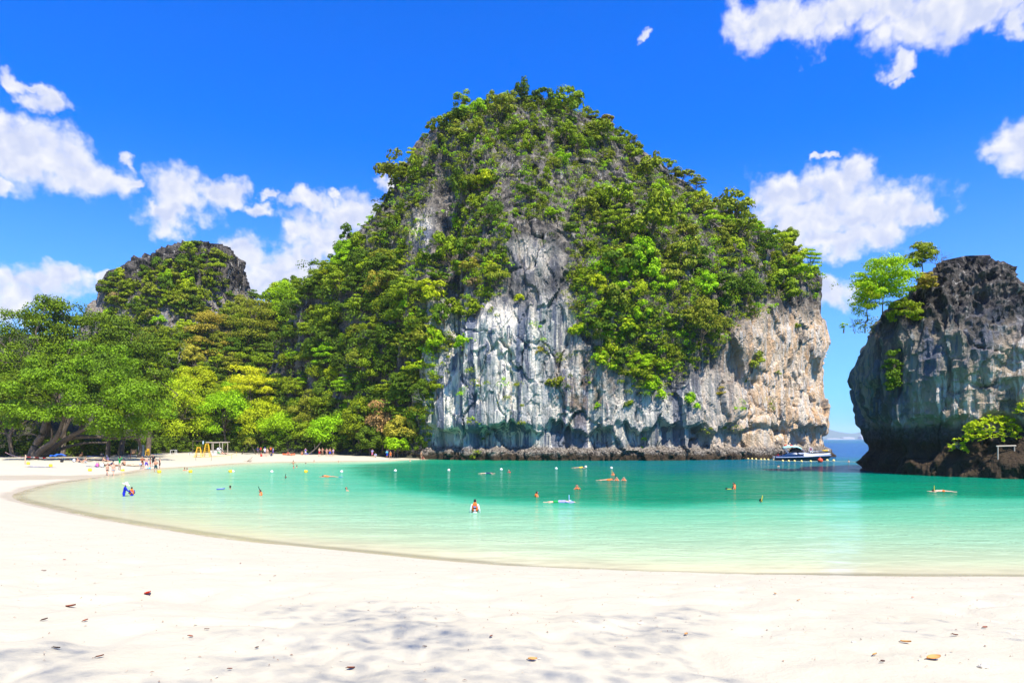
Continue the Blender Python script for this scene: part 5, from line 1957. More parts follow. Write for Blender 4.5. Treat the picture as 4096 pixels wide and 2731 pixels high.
for i, (px, py, m_, lab) in enumerate([
    (637, 1891, YLB, 'yellow float right of the man in dark green shorts'), (762, 1890, YLB, 'yellow float right of the pair in sunglasses'), (922, 1889, YLB, 'yellow float beside a white one in the shallow bay'),
    (932, 1888, WHB, 'small white float touching the yellow one'), (1087, 1889, WHB, 'white float alone in mid bay left of the snorkeller'), (1223, 1890, YLB, 'yellow float below the two swimmers near the sand'),
    (1366, 1889, WHB, 'white float above the floating orange vest'), (1581, 1885, WHB, 'white float in the dark water before the orange tree'), (1795, 1883, WHB, 'white float before the dark cliff corner'),
    (2005, 1880, WHB, 'white float left of the swimming woman'), (2225, 1876, WHB, 'white float before the cave in the streaked wall'), (2343, 1869, WHB, 'tiny white float right of the yellow vest swimmer'), (2446, 1874, WHB, 'white float above the cluster of mask wearers'),
    (491, 1886, YLB, 'yellow float in the shallows right of the wading men'),
]):
    buoy(px, py, m_, 'drum' if m_ is YLB else 'round', lab, 1.25 if m_ is YLB else 1.0)
for px, py, lab in ((360, 1884, 'yellow float lying on the wet sand left of the wading men'), (203, 1866, 'yellow float on the sand beside the blue ropes'), (113, 1857, 'long yellow float on the sand at the wooden post')):
    buoy(px, py, YLB, 'drum', lab, 1.2, True, rot=(1.4, 0, 0.5))
line_px = [(2950, 1832), (2963, 1834), (2977, 1835), (2993, 1836), (3008, 1837), (3024, 1838), (3044, 1839), (3058, 1839), (3073, 1840), (3096, 1841), (3131, 1842), (3155, 1843), (3178, 1843), (3206, 1844), (3243, 1844)]
for i, (px, py) in enumerate(line_px):
    if i < 10:
        nth = ['first', 'second', 'third', 'fourth', 'fifth', 'sixth', 'seventh', 'eighth', 'ninth', 'tenth'][i]
        lab = nth + ' yellow float from the cliff on the line left of the speedboat'
    else:
        lab = ['first', 'second', 'third', 'fourth', 'last'][i - 10] + ' float from the stern along the speedboat hull'
    buoy(px, py + (3 if i > 9 else 0), YLP, 'round', lab, 1.15, group='floats on the swimming line')
for px, py, lab in ((3309, 1843, 'yellow float just right of the big red buoy'), (3335, 1844, 'second yellow float right of the big red buoy'), (3468, 1848, 'yellow float near the dark stack at the end of the line')):
    buoy(px, py, YLP, 'round', lab, 1.3, group='floats on the swimming line')
V, F = tubes([path([tuple(P(2897, 1808, 140.5)), tuple(P(2925, 1823, 144)), tuple(G(2950, 1833, 0.05))], 0.03, 0.03)], 5)
tag(link('mooring_rope', mesh_np('mooring_rope', V, F), ROPE), 'white rope tying the float line to the cliff', 'rope')
allp = [G(px, py, 0.02) for px, py in line_px] + [G(3309, 1843, 0.02), G(3335, 1844, 0.02), G(3468, 1848, 0.02)]
V, F = tubes([[(*p_, 0.025) for p_ in allp]], 4)
tag(link('float_line', mesh_np('float_line', V, F), ROPE), 'thin rope joining the yellow floats across the channel', 'rope')

# ------------------------------------------------------------------ people
SKIN = {
    'pale': mat('skin_pale', (0.62, 0.36, 0.25), 0.5, 0.25, noise_amt=0.06),
    'tan': mat('skin_tan', (0.46, 0.235, 0.14), 0.5, 0.25, noise_amt=0.06),
    'brown': mat('skin_brown', (0.26, 0.125, 0.07), 0.5, 0.25, noise_amt=0.06),
}
HAIR = {'black': mat('hair_black', (0.012, 0.010, 0.009), 0.45), 'brown': mat('hair_brown', (0.06, 0.03, 0.015), 0.5), 'fair': mat('hair_fair', (0.30, 0.17, 0.07), 0.5)}
CLOTH = {}
for k_, c_ in {'black': (0.012, 0.012, 0.015), 'navy': (0.02, 0.03, 0.10), 'blue': (0.02, 0.05, 0.50), 'royal': (0.01, 0.02, 0.42), 'purple': (0.10, 0.06, 0.42), 'red': (0.55, 0.03, 0.03),
               'orange': (0.85, 0.16, 0.03), 'yellow': (0.80, 0.50, 0.03), 'green': (0.01, 0.26, 0.06), 'dgreen': (0.01, 0.06, 0.07), 'white': (0.70, 0.70, 0.72), 'beige': (0.55, 0.46, 0.33),
               'rust': (0.22, 0.07, 0.03), 'grey': (0.22, 0.25, 0.30), 'pink': (0.65, 0.18, 0.35), 'lilac': (0.32, 0.28, 0.55), 'lightblue': (0.35, 0.50, 0.80), 'aqua': (0.05, 0.42, 0.62),
               'straw': (0.74, 0.64, 0.44), 'cream': (0.72, 0.66, 0.52)}.items():
    CLOTH[k_] = mat('cloth_' + k_, c_, 0.8, 0.2, noise_amt=0.15, noise_scale=9.0)


def V3(*a):
    return Vector(a)


def pose_stand(arms='side', lean=0.0, spread=0.10, step=0.0, tw=0.0):
    j = {'pel': V3(0, 0, 0.93), 'waist': V3(0, 0.01, 1.08), 'chest': V3(0, 0.0, 1.30), 'neck': V3(0, -0.01, 1.49), 'head': V3(0, 0.02, 1.63)}
    j['fwd'] = V3(0, 1, 0)
    for s, k in ((-1, 'L'), (1, 'R')):
        j['sh' + k] = V3(s * 0.175, -0.01, 1.41)
        j['hip' + k] = V3(s * 0.085, 0, 0.90)
        j['knee' + k] = V3(s * (0.085 + spread * 0.5), 0.03 + step * s, 0.49)
        j['ank' + k] = V3(s * (0.08 + spread), -0.02 + step * 1.6 * s, 0.08)
        j['toe' + k] = j['ank' + k] + V3(s * 0.04, 0.17, -0.045)
        if arms == 'side':
            j['el' + k], j['wr' + k] = V3(s * 0.26, -0.02, 1.13), V3(s * 0.27, 0.06, 0.88)
        elif arms == 'hip':
            j['el' + k], j['wr' + k] = V3(s * 0.38, -0.06, 1.18), V3(s * 0.17, 0.05, 1.00)
        elif arms == 'fold':
            j['el' + k], j['wr' + k] = V3(s * 0.26, 0.06, 1.15), V3(-s * 0.04, 0.22, 1.18)
        elif arms == 'up':
            j['el' + k], j['wr' + k] = V3(s * 0.40, 0.06, 1.52), V3(s * 0.16, 0.08, 1.70)
        elif arms == 'mask':
            j['el' + k], j['wr' + k] = V3(s * 0.30, 0.16, 1.34), V3(s * 0.09, 0.19, 1.58)
        elif arms == 'out':
            j['el' + k], j['wr' + k] = V3(s * 0.40, 0.05, 1.22), V3(s * 0.60, 0.12, 1.08)
        elif arms == 'fwd':
            j['el' + k], j['wr' + k] = V3(s * 0.24, 0.14, 1.17), V3(s * 0.16, 0.38, 1.14)
    if arms == 'face':       # right hand at the brow
        j['elL'], j['wrL'] = V3(-0.26, -0.02, 1.13), V3(-0.27, 0.06, 0.88)
        j['elR'], j['wrR'] = V3(0.42, 0.08, 1.44), V3(0.14, 0.16, 1.66)
    if lean:
        piv = j['pel']
        M = Matrix.Translation(piv) @ Matrix.Rotation(-lean, 4, 'X') @ Matrix.Translation(-piv)
        for k in ('waist', 'chest', 'neck', 'head', 'shL', 'shR', 'elL', 'elR', 'wrL', 'wrR'):
            j[k] = M @ j[k]
        j['fwd'] = (Matrix.Rotation(-lean * 0.6, 4, 'X') @ j['fwd'])
    return j


def pose_bend():
    j = pose_stand('side', lean=0.2)
    j['elL'], j['wrL'] = j['shL'] + V3(-0.02, 0.14, -0.25), j['shL'] + V3(0.04, 0.36, -0.36)
    j['elR'], j['wrR'] = j['shR'] + V3(0.02, 0.14, -0.25), j['shR'] + V3(-0.06, 0.38, -0.36)
    return j


def pose_sit():
    j = {'pel': V3(0, 0, 0.13), 'waist': V3(0, -0.02, 0.28), 'chest': V3(0, 0.03, 0.50), 'neck': V3(0, 0.09, 0.68), 'head': V3(0, 0.14, 0.81), 'fwd': V3(0, 1, -0.15)}
    for s, k in ((-1, 'L'), (1, 'R')):
        j['sh' + k], j['hip' + k] = V3(s * 0.175, 0.06, 0.60), V3(s * 0.09, 0.02, 0.12)
        j['knee' + k], j['ank' + k] = V3(s * 0.14, 0.36, 0.46), V3(s * 0.12, 0.62, 0.08)
        j['toe' + k] = V3(s * 0.13, 0.80, 0.04)
        j['el' + k], j['wr' + k] = V3(s * 0.24, 0.22, 0.40), V3(s * 0.08, 0.40, 0.40)
    return j


def pose_recline():
    j = {'pel': V3(0, 0, 0.13), 'waist': V3(0, -0.14, 0.20), 'chest': V3(0, -0.32, 0.34), 'neck': V3(0, -0.46, 0.48), 'head': V3(0, -0.50, 0.62), 'fwd': V3(0, 1, 0.1)}
    for s, k in ((-1, 'L'), (1, 'R')):
        j['sh' + k], j['hip' + k] = V3(s * 0.175, -0.41, 0.40), V3(s * 0.09, 0.02, 0.12)
        j['knee' + k], j['ank' + k] = V3(s * 0.12, 0.40, 0.30 if s > 0 else 0.14), V3(s * 0.12, 0.80 if s < 0 else 0.66, 0.08)
        j['toe' + k] = j['ank' + k] + V3(s * 0.05, 0.09, 0.14 if s < 0 else -0.04)
        j['el' + k], j['wr' + k] = V3(s * 0.24, -0.52, 0.12), V3(s * 0.18, -0.30, 0.06)
    return j


def pose_lie(face_up=True):
    z = 0.12
    j = {'pel': V3(0, 0, z), 'waist': V3(0, -0.15, z), 'chest': V3(0, -0.37, z), 'neck': V3(0, -0.56, z + 0.02), 'head': V3(0, -0.70, z + 0.03), 'fwd': V3(0, 0, 1 if face_up else -1)}
    for s, k in ((-1, 'L'), (1, 'R')):
        j['sh' + k], j['hip' + k] = V3(s * 0.175, -0.48, z), V3(s * 0.09, 0.03, z)
        j['knee' + k], j['ank' + k] = V3(s * 0.11, 0.44, z - 0.01), V3(s * 0.13, 0.85, z - 0.04)
        j['toe' + k] = V3(s * 0.17, 0.95, z + 0.09) if face_up else V3(s * 0.15, 1.02, z - 0.07)
        j['el' + k], j['wr' + k] = V3(s * 0.32, -0.28, z - 0.03), V3(s * 0.28, -0.04, z - 0.04)
    return j


def pose_float():
    """face down on the surface, arms ahead; z = 0 is the water"""
    j = pose_lie(False)
    for k in list(j):
        if k != 'fwd':
            j[k] = j[k] + V3(0, 0, -0.10)
    for s, k in ((-1, 'L'), (1, 'R')):
        j['el' + k], j['wr' + k] = V3(s * 0.30, -0.74, -0.03), V3(s * 0.20, -0.98, 0.0)
        j['ank' + k] = V3(s * 0.14, 0.84, -0.03 if s > 0 else -0.12)
        j['toe' + k] = V3(s * 0.16, 1.03, -0.02 if s > 0 else -0.16)
    return j


POSE = {'stand': pose_stand(), 'hip': pose_stand('hip'), 'fold': pose_stand('fold'), 'up': pose_stand('up', 0.05), 'face': pose_stand('face'), 'mask': pose_stand('mask'), 'out': pose_stand('out'),
        'fwd': pose_stand('fwd', 0.08), 'walk': pose_stand('side', 0.06, 0.05, 0.16), 'bend': pose_bend(), 'sit': pose_sit(), 'recline': pose_recline(), 'lie': pose_lie(True), 'prone': pose_lie(False), 'float': pose_float()}


def hull_bone(bm, a, ra, b, rb):
    n0 = len(bm.verts)
    d = (b - a)
    sp = [bm.verts.new(a + v * ra) for v in _dirs] + [bm.verts.new(b + v * rb) for v in _dirs]
    r = bmesh.ops.convex_hull(bm, input=sp, use_existing_faces=False)
    bmesh.ops.delete(bm, geom=[g_ for g_ in set(r['geom_interior']) | set(r['geom_unused']) if isinstance(g_, bmesh.types.BMVert) and g_.is_valid], context='VERTS')


_t = bmesh.new()
bmesh.ops.create_icosphere(_t, subdivisions=1, radius=1.0)
_dirs = [v.co.copy() for v in _t.verts]
_t.free()


def fuse(name, bones, voxel=0.022, smooth=3, cut=None):
    """one continuous surface around tapered bones"""
    bm = bmesh.new()
    for a, ra, b, rb in bones:
        hull_bone(bm, a, ra, b, rb)
    me = bpy.data.meshes.new(name)
    bm.to_mesh(me)
    bm.free()
    ob = bpy.data.objects.new('tmp', me)
    COL.objects.link(ob)
    md = ob.modifiers.new('r', 'REMESH')
    md.mode = 'VOXEL'
    md.voxel_size = voxel
    md2 = ob.modifiers.new('s', 'SMOOTH')
    md2.iterations = smooth
    md2.factor = 0.5
    dg = bpy.context.evaluated_depsgraph_get()
    out_ = bpy.data.meshes.new_from_object(ob.evaluated_get(dg))
    bpy.data.objects.remove(ob)
    bpy.data.meshes.remove(me)
    if cut:
        bm = bmesh.new()
        bm.from_mesh(out_)
        for co, no in cut:
            bmesh.ops.bisect_plane(bm, geom=bm.verts[:] + bm.edges[:] + bm.faces[:], plane_co=co, plane_no=no, clear_outer=True)
        bm.to_mesh(out_)
        bm.free()
    out_.name = name
    out_.polygons.foreach_set('use_smooth', np.ones(len(out_.polygons), bool))
    return out_


def body_bones(j):
    B = []
    up = (j['neck'] - j['chest']).normalized()
    f = j['fwd'].normalized()
    side = (j['shR'] - j['shL']).normalized()
    B.append((j['hipL'], 0.098, j['hipR'], 0.098))
    B.append((j['pel'], 0.105, j['waist'] + side * 0.03, 0.10))
    B.append((j['pel'], 0.105, j['waist'] - side * 0.03, 0.10))
    for s in (-1, 1):
        B.append((j['waist'] + side * 0.045 * s, 0.088, j['chest'] + side * 0.075 * s, 0.100))
        B.append((j['chest'] + side * 0.075 * s, 0.100, j['chest'] + up * 0.08 + side * 0.09 * s, 0.075))
    B.append((j['shL'], 0.055, j['shR'], 0.055))
    B.append((j['chest'] + up * 0.08, 0.09, j['neck'], 0.052))
    B.append((j['neck'], 0.050, j['head'] - (j['head'] - j['neck']) * 0.3, 0.050))
    hu = (j['head'] - j['neck']).normalized()
    B.append((j['head'] - hu * 0.055 + f * 0.022, 0.060, j['head'] + hu * 0.035 - f * 0.008, 0.092))
    B.append((j['head'] - hu * 0.015 + f * 0.088, 0.012, j['head'] - hu * 0.035 + f * 0.104, 0.015))       # nose
    for s in (-1, 1):
        B.append((j['head'] + side * 0.086 * s - hu * 0.02, 0.016, j['head'] + side * 0.090 * s + hu * 0.02, 0.018))   # ear
    for k, s in (('L', -1), ('R', 1)):
        B.append((j['hip' + k], 0.088, j['knee' + k], 0.055))
        kn = j['knee' + k]
        an = j['ank' + k]
        back = ((an - kn).cross(side)).normalized()
        B.append((kn, 0.054, kn.lerp(an, 0.35) - back * 0.012, 0.056))
        B.append((kn.lerp(an, 0.35) - back * 0.012, 0.056, an, 0.036))
        B.append((an, 0.038, j['toe' + k], 0.030))
        B.append((j['sh' + k], 0.056, j['el' + k], 0.040))
        B.append((j['el' + k], 0.040, j['wr' + k], 0.028))
        fd = (j['wr' + k] - j['el' + k]).normalized()
        palm = j['wr' + k] + fd * 0.085
        ac = fd.cross(f)
        ac = ac.normalized() if ac.length > 0.1 else side
        B.append((j['wr' + k], 0.026, palm + ac * 0.022, 0.022))
        B.append((j['wr' + k], 0.026, palm - ac * 0.022, 0.022))
        curl = f * 0.018
        for q, L in ((-0.036, 0.066), (-0.012, 0.080), (0.013, 0.074), (0.037, 0.056)):
            m_ = palm + ac * q * 1.15 + fd * L * 0.55 + curl * 0.4
            B.append((palm + ac * q, 0.012, m_, 0.011))
            B.append((m_, 0.011, palm + ac * q * 1.25 + fd * L + curl * 1.6, 0.010))
        B.append((j['wr' + k] + fd * 0.025 + ac * 0.03 * s, 0.014, j['wr' + k] + fd * 0.075 + ac * 0.068 * s + curl, 0.012))
    return B


_cache = {}


def garment(pn, kind):
    j = POSE[pn]
    key = (pn, kind)
    if key in _cache:
        return _cache[key]
    side = (j['shR'] - j['shL']).normalized()
    up = (j['neck'] - j['chest']).normalized()
    f = j['fwd'].normalized()
    hu = (j['head'] - j['neck']).normalized()
    e = 0.016
    B = []
    vox = 0.032

    def torso(x, top=1.0, low=True):
        if low:
            B.append((j['hipL'], 0.098 + x, j['hipR'], 0.098 + x))
        for s in (-1, 1):
            B.append((j['pel'], 0.10 + x, j['waist'] + side * 0.035 * s, 0.10 + x))
            B.append((j['waist'] + side * 0.045 * s, 0.088 + x, j['chest'] + side * 0.075 * s, 0.100 + x))
            B.append((j['chest'] + side * 0.075 * s, 0.100 + x, j['chest'] + up * 0.08 + side * 0.09 * s, 0.075 + x))
    if kind == 'body':
        B = body_bones(j)
        vox = 0.023
    elif kind == 'trunks':
        B += [(j['hipL'], 0.098 + e, j['hipR'], 0.098 + e)]
        for k in 'LR':
            B.append((j['hip' + k], 0.09 + e, j['hip' + k].lerp(j['knee' + k], 0.10), 0.085 + e))
    elif kind == 'shorts':
        B += [(j['hipL'], 0.098 + e, j['hipR'], 0.098 + e), (j['pel'], 0.105 + e, j['pel'].lerp(j['waist'], 0.35), 0.10 + e)]
        for k in 'LR':
            B.append((j['hip' + k], 0.092 + e, j['hip' + k].lerp(j['knee' + k], 0.72), 0.078 + e))
    elif kind == 'leggings':
        B += [(j['hipL'], 0.100 + e * 0.7, j['hipR'], 0.100 + e * 0.7), (j['pel'], 0.105 + e * 0.7, j['waist'], 0.10 + e)]
        for k in 'LR':
            B += [(j['hip' + k], 0.09 + e * 0.7, j['knee' + k], 0.056 + e * 0.7), (j['knee' + k], 0.056 + e * 0.7, j['ank' + k], 0.04 + e * 0.7)]
    elif kind == 'skirt':
        B += [(j['hipL'], 0.11 + e, j['hipR'], 0.11 + e), (j['pel'], 0.11, j['waist'], 0.10)]
        kn = (j['kneeL'] + j['kneeR']) / 2
        B += [(j['hipL'], 0.11, j['pel'].lerp(kn, 0.8) - side * 0.1, 0.10), (j['hipR'], 0.11, j['pel'].lerp(kn, 0.8) + side * 0.1, 0.10)]
    elif kind in ('shirt', 'longshirt'):
        torso(e, low=kind == 'longshirt' or True)
        B.append((j['shL'], 0.056 + e, j['shR'], 0.056 + e))
        for k in 'LR':
            if kind == 'longshirt':
                B += [(j['sh' + k], 0.058 + e, j['el' + k], 0.042 + e), (j['el' + k], 0.042 + e, j['wr' + k], 0.030 + e)]
            else:
                B.append((j['sh' + k], 0.058 + e, j['sh' + k].lerp(j['el' + k], 0.6), 0.05 + e * 1.4))
    elif kind == 'swimsuit':
        torso(e * 0.7)
    elif kind == 'bikini_top':
        for s in (-1, 1):
            B.append((j['chest'] + side * 0.065 * s + f * 0.03, 0.085, j['chest'] + side * 0.07 * s + up * 0.02 + f * 0.035, 0.08))
            B.append((j['chest'] + side * 0.07 * s, 0.104, j['chest'] + side * 0.085 * s + up * 0.015, 0.102))
        B.append((j['chest'] - side * 0.07, 0.104, j['chest'] + side * 0.07, 0.104))
        vox = 0.02
    elif kind == 'vest':
        for s in (-1, 1):
            B.append((j['waist'] + side * 0.08 * s, 0.115, j['chest'] + side * 0.10 * s, 0.125))
            B.append((j['chest'] + side * 0.10 * s, 0.125, j['chest'] + up * 0.13 + side * 0.085 * s, 0.088))
            B.append((j['chest'] + up * 0.08 + side * 0.07 * s - f * 0.07, 0.075, j['neck'] + side * 0.05 * s - f * 0.07 + up * 0.05, 0.05))
    elif kind == 'vest_belt':
        for t in (0.1, 0.75):
            c = j['waist'].lerp(j['chest'], t)
            B.append((c - side * 0.10, 0.122, c + side * 0.10, 0.122))
        vox = 0.02
    elif kind == 'hair':
        B.append((j['head'] + hu * 0.045 - f * 0.022, 0.098, j['head'] + hu * 0.005 - f * 0.045, 0.084))
    elif kind == 'longhair':
        B.append((j['head'] + hu * 0.045 - f * 0.022, 0.100, j['head'] - f * 0.045, 0.088))
        B.append((j['head'] - f * 0.05, 0.085, j['neck'] - f * 0.085 - up * 0.08, 0.055))
    elif kind == 'mask':
        B.append((j['head'] + hu * 0.01 + f * 0.075 - side * 0.035, 0.038, j['head'] + hu * 0.01 + f * 0.075 + side * 0.035, 0.038))
        vox = 0.018
    # belts: keep a thin band only
    me_ = fuse(kind, B, vox, 2 if kind != 'body' else 3)
    if kind == 'vest_belt':
        bm = bmesh.new()
        bm.from_mesh(me_)
        ax = (j['chest'] - j['waist']).normalized()
        dl = []
        for fc in bm.faces:
            c = fc.calc_center_median()
            t = (c - j['waist']).dot(ax)
            L = (j['chest'] - j['waist']).length
            if not (abs(t - 0.1 * L) < 0.022 or abs(t - 0.75 * L) < 0.022):
                dl.append(fc)
        bmesh.ops.delete(bm, geom=dl, context='FACES')
        bm.to_mesh(me_)
        bm.free()
    if kind == 'trunks':
        pass
    _cache[key] = me_
    return me_


def person(pn, loc, rz, skin, hair, wear, label, s=1.0, hairkind='hair', tilt=(0, 0)):
    root = empty('person', loc, rz)
    root.rotation_euler = (tilt[0], tilt[1], rz)
    root.scale = (s, s, s)
    tag(root, label, 'person')

    def put(kind, m_, nm=None):
        me_ = garment(pn, kind)
        o_ = bpy.data.objects.new(nm or kind, me_)
        COL.objects.link(o_)
        if not me_.materials:
            me_.materials.append(m_)
        o_.material_slots[0].link = 'OBJECT'
        o_.material_slots[0].material = m_
        o_.parent = root
        return o_
    put('body', SKIN[skin])
    if hair:
        put(hairkind, HAIR[hair], 'hair')
    for kind, ck in wear:
        if kind == 'hat':
            j = POSE[pn]
            hu = (j['head'] - j['neck']).normalized()
            ho = MB().lathe([(0.0, 0.15), (0.06, 0.145), (0.10, 0.11), (0.115, 0.02), (0.14, 0.0), (0.24, -0.02), (0.30, -0.055), (0.30, -0.065), (0.23, -0.035), (0.11, -0.01)], 20, wob=0.05).build('hat', CLOTH[ck], root, True)
            ho.location = j['head'] + hu * 0.045
            ho.rotation_euler = hu.to_track_quat('Z', 'Y').to_euler()
        elif kind == 'cap':
            j = POSE[pn]
            hu = (j['head'] - j['neck']).normalized()
            f = j['fwd'].normalized()
            MB().ball(j['head'] + hu * 0.06, (0.108, 0.108, 0.08)).box(j['head'] + hu * 0.05 + f * 0.13, (0.15, 0.14, 0.02)).build('cap', CLOTH[ck], root, True)
        elif kind == 'snorkel':
            j = POSE[pn]
            hu = (j['head'] - j['neck']).normalized()
            f = j['fwd'].normalized()
            sd = (j['shR'] - j['shL']).normalized()
            a_ = j['head'] + f * 0.09 - hu * 0.06 + sd * 0.04
            up_ = Vector((0, 0, 1))
            c_ = j['head'] + sd * 0.13 + up_ * 0.42 if pn == 'float' else j['head'] + sd * 0.12 + hu * 0.36
            V_, F_ = tubes([path([tuple(a_), tuple(j['head'] + sd * 0.125), tuple(j['head'].lerp(c_, 0.5) + sd * 0.06), tuple(c_)], 0.024, 0.026)], 7)
            link('snorkel', mesh_np('snorkel', V_, F_), CLOTH[ck], root)
        elif kind == 'fins':
            j = POSE[pn]
            for k in 'LR':
                d_ = (j['toe' + k] - j['ank' + k]).normalized()
                c_ = j['toe' + k] + d_ * 0.2
                MB().box(c_, (0.20, 0.46, 0.025), rot=d_.to_track_quat('Y', 'Z').to_euler()).build('fin', CLOTH[ck], root, bevel=0.008)
        elif kind == 'sunglasses':
            put('mask', CLOTH[ck], 'sunglasses')
        else:
            put(kind, CLOTH[ck], {'vest': 'life_vest', 'vest_belt': 'strap', 'trunks': 'swim_trunks'}.get(kind, kind))
    return root


def stand_at(px, py, pn, face, *a, s=1.0, **kw):
    """feet on the sand at a photograph pixel; face = direction in degrees (0 looks away from the camera, 180 at it)"""
    o = on_sand(px, py)
    return person(pn, o, R(-face), *a, s=s, **kw)


def in_water(px, py, pn, face, level, *a, s=1.0, **kw):
    """standing or treading with the water at `level` metres of body height"""
    o = G(px, py, 0.0)
    o.z = -level * s
    return person(pn, o, R(-face), *a, s=s, **kw)


def afloat(px, py, face, *a, s=1.0, **kw):
    o = G(px, py, 0.0)
    o.z = 0.03
    return person('float', o, R(-face), *a, s=s, **kw)


# waders and the group at the water's edge
in_water(429, 1901, 'walk', 95, 0.30, 'pale', 'brown', [('trunks', 'black')], 'bare chested man in dark trunks, the left of two wading men')
in_water(453, 1901, 'walk', 110, 0.30, 'pale', 'brown', [('trunks', 'grey')], 'bare chested man in grey trunks, the right of two wading men', s=1.02)
stand_at(478, 1879, 'up', 30, 'brown', 'black', [('longshirt', 'green'), ('shorts', 'beige')], 'person in a green long sleeved top and beige shorts with raised arms', s=1.0)
stand_at(569, 1873, 'fold', 160, 'tan', 'fair', [('longshirt', 'rust'), ('skirt', 'rust')], 'person in a rust brown wrap at the left of the group by the water', s=0.98, hairkind='longhair')
stand_at(566, 1876, 'fwd', 170, 'tan', 'black', [('trunks', 'black')], 'small child holding a blue ball in front of the rust brown wrap', s=0.62)
stand_at(585, 1877, 'walk', 20, 'pale', 'black', [('shorts', 'purple')], 'bare backed man in blue purple shorts by the water', s=1.02)
stand_at(601, 1875, 'stand', 250, 'tan', 'brown', [('bikini_top', 'red'), ('trunks', 'red')], 'slim woman in a dark red bikini by the water', s=0.92, hairkind='longhair')
stand_at(613, 1866, 'face', 170, 'tan', 'black', [('shirt', 'black'), ('shorts', 'black')], 'man in black T shirt with a hand at his brow', s=1.03)
in_water(623, 1887, 'fold', 140, 0.12, 'tan', 'brown', [('shorts', 'dgreen')], 'bare chested man in dark green shorts ankle deep in water', s=1.0)
stand_at(639, 1875, 'stand', 230, 'pale', 'black', [('swimsuit', 'black'), ('skirt', 'black')], 'woman in a black swimsuit at the right end of the group', s=0.92)
o = G(566, 1857, 0.9)
p_ = on_sand(566, 1876)
ob = MB().ball((0, 0, 0), 0.16, 3).build('ball', CLOTH['lightblue'], None, True)
ob.location = p_ + Vector((0.0, -0.30, 0.72))
tag(ob, 'light blue ball held by the small child', 'ball')
ob = MB().ball((0, 0, 0), (0.22, 0.22, 0.16), 3).build('ball', CLOTH['aqua'], None, True)
ob.location = on_sand(596, 1876) + Vector((0, 0, 0.12))
tag(ob, 'pale blue ball lying at the water edge in front of the group', 'ball')

# resting people in the shade
stand_at(345, 1851, 'sit', 200, 'tan', 'brown', [('shorts', 'white')], 'person in white shorts sitting hunched on the shaded sand')
stand_at(317, 1849, 'recline', 120, 'tan', 'black', [('shorts', 'navy')], 'person reclining on the dark towel left of the white shorts')
stand_at(395, 1842, 'lie', 285, 'brown', 'black', [('trunks', 'red')], 'person lying flat in the shade near the purple shirt')
stand_at(432, 1843, 'sit', 215, 'tan', 'brown', [('shirt', 'lilac'), ('shorts', 'lilac'), ('cap', 'lightblue')], 'person in lilac with a blue cap sitting in the shade')
stand_at(424, 1846, 'recline', 100, 'tan', 'black', [('trunks', 'black')], 'person stretched out in dark trunks beside the lilac one')
stand_at(420, 1862, 'lie', 290, 'brown', 'black', [('shorts', 'black')], 'dark figure lying on the sand behind the wading men')
stand_at(440, 1862, 'recline', 280, 'brown', 'black', [('trunks', 'navy'), ('shirt', 'navy')], 'figure in navy reclining left of the green top')
stand_at(463, 1864, 'lie', 80, 'tan', 'black', [('shorts', 'rust')], 'figure lying at the feet of the green top')
stand_at(498, 1862, 'sit', 300, 'tan', 'brown', [('shorts', 'black')], 'person sitting on the sand right of the green top')
stand_at(532, 1862, 'lie', 85, 'tan', 'black', [('trunks', 'red')], 'person lying on the cream towel')
stand_at(386, 1822, 'stand', 10, 'brown', 'black', [('shirt', 'grey'), ('shorts', 'navy')], 'man in a grey blue shirt standing with his back turned under the trees', s=1.05)
stand_at(376, 1820, 'hip', 200, 'brown', 'black', [('shirt', 'dgreen'), ('shorts', 'black')], 'person in dark green behind the grey blue shirt under the trees')
stand_at(414, 1820, 'sit', 160, 'tan', 'black', [('shirt', 'lightblue'), ('shorts', 'navy'), ('hat', 'straw')], 'person in a straw hat sitting under the trees', s=1.05)
stand_at(408, 1827, 'sit', 150, 'brown', 'black', [('shirt', 'grey'), ('shorts', 'grey')], 'grey clad figure sitting on the blue sheet')
stand_at(330, 1826, 'sit', 190, 'brown', 'black', [('shirt', 'black'), ('shorts', 'black')], 'dark clad figure sitting left of the coolers')
stand_at(300, 1816, 'sit', 170, 'brown', 'black', [('shirt', 'grey'), ('shorts', 'black')], 'shadowed figure sitting behind the blue tarpaulin')

# beach by the shelter and the tables
stand_at(880, 1816, 'recline', 100, 'brown', 'black', [('shirt', 'green'), ('shorts', 'beige')], 'person in a green shirt reclining in front of the shelter', s=1.15)
stand_at(898, 1817, 'recline', 95, 'pale', 'brown', [('trunks', 'beige')], 'pale person lying right of the green shirt before the shelter', s=1.1)
stand_at(1031, 1818, 'hip', 150, 'tan', 'black', [('longshirt', 'navy'), ('shorts', 'navy')], 'person in navy left of the wooden table')
stand_at(1044, 1816, 'fwd', 200, 'tan', 'black', [('shirt', 'red'), ('shorts', 'black')], 'person in a red top at the wooden table')
stand_at(1059, 1824, 'stand', 10, 'tan', None, [('shirt', 'white'), ('shorts', 'navy'), ('cap', 'blue')], 'man in white T shirt and blue cap with his back turned', s=1.08)
stand_at(1069, 1826, 'stand', 180, 'pale', 'fair', [('bikini_top', 'black'), ('trunks', 'black')], 'woman in a black bikini beside the white T shirt', s=1.0, hairkind='longhair')
stand_at(1083, 1817, 'up', 200, 'tan', 'black', [('vest', 'orange'), ('shorts', 'black')], 'person lifting an orange life vest behind the bikini')
stand_at(1092, 1820, 'hip', 230, 'tan', 'black', [('shirt', 'lilac'), ('shorts', 'purple')], 'person in lilac right of the wooden table')
stand_at(1153, 1821, 'sit', 190, 'tan', 'black', [('shirt', 'red')], 'person in a red top sitting by the orange kayak')
stand_at(1165, 1822, 'recline', 100, 'tan', 'brown', [('trunks', 'orange')], 'person reclining right of the red top')
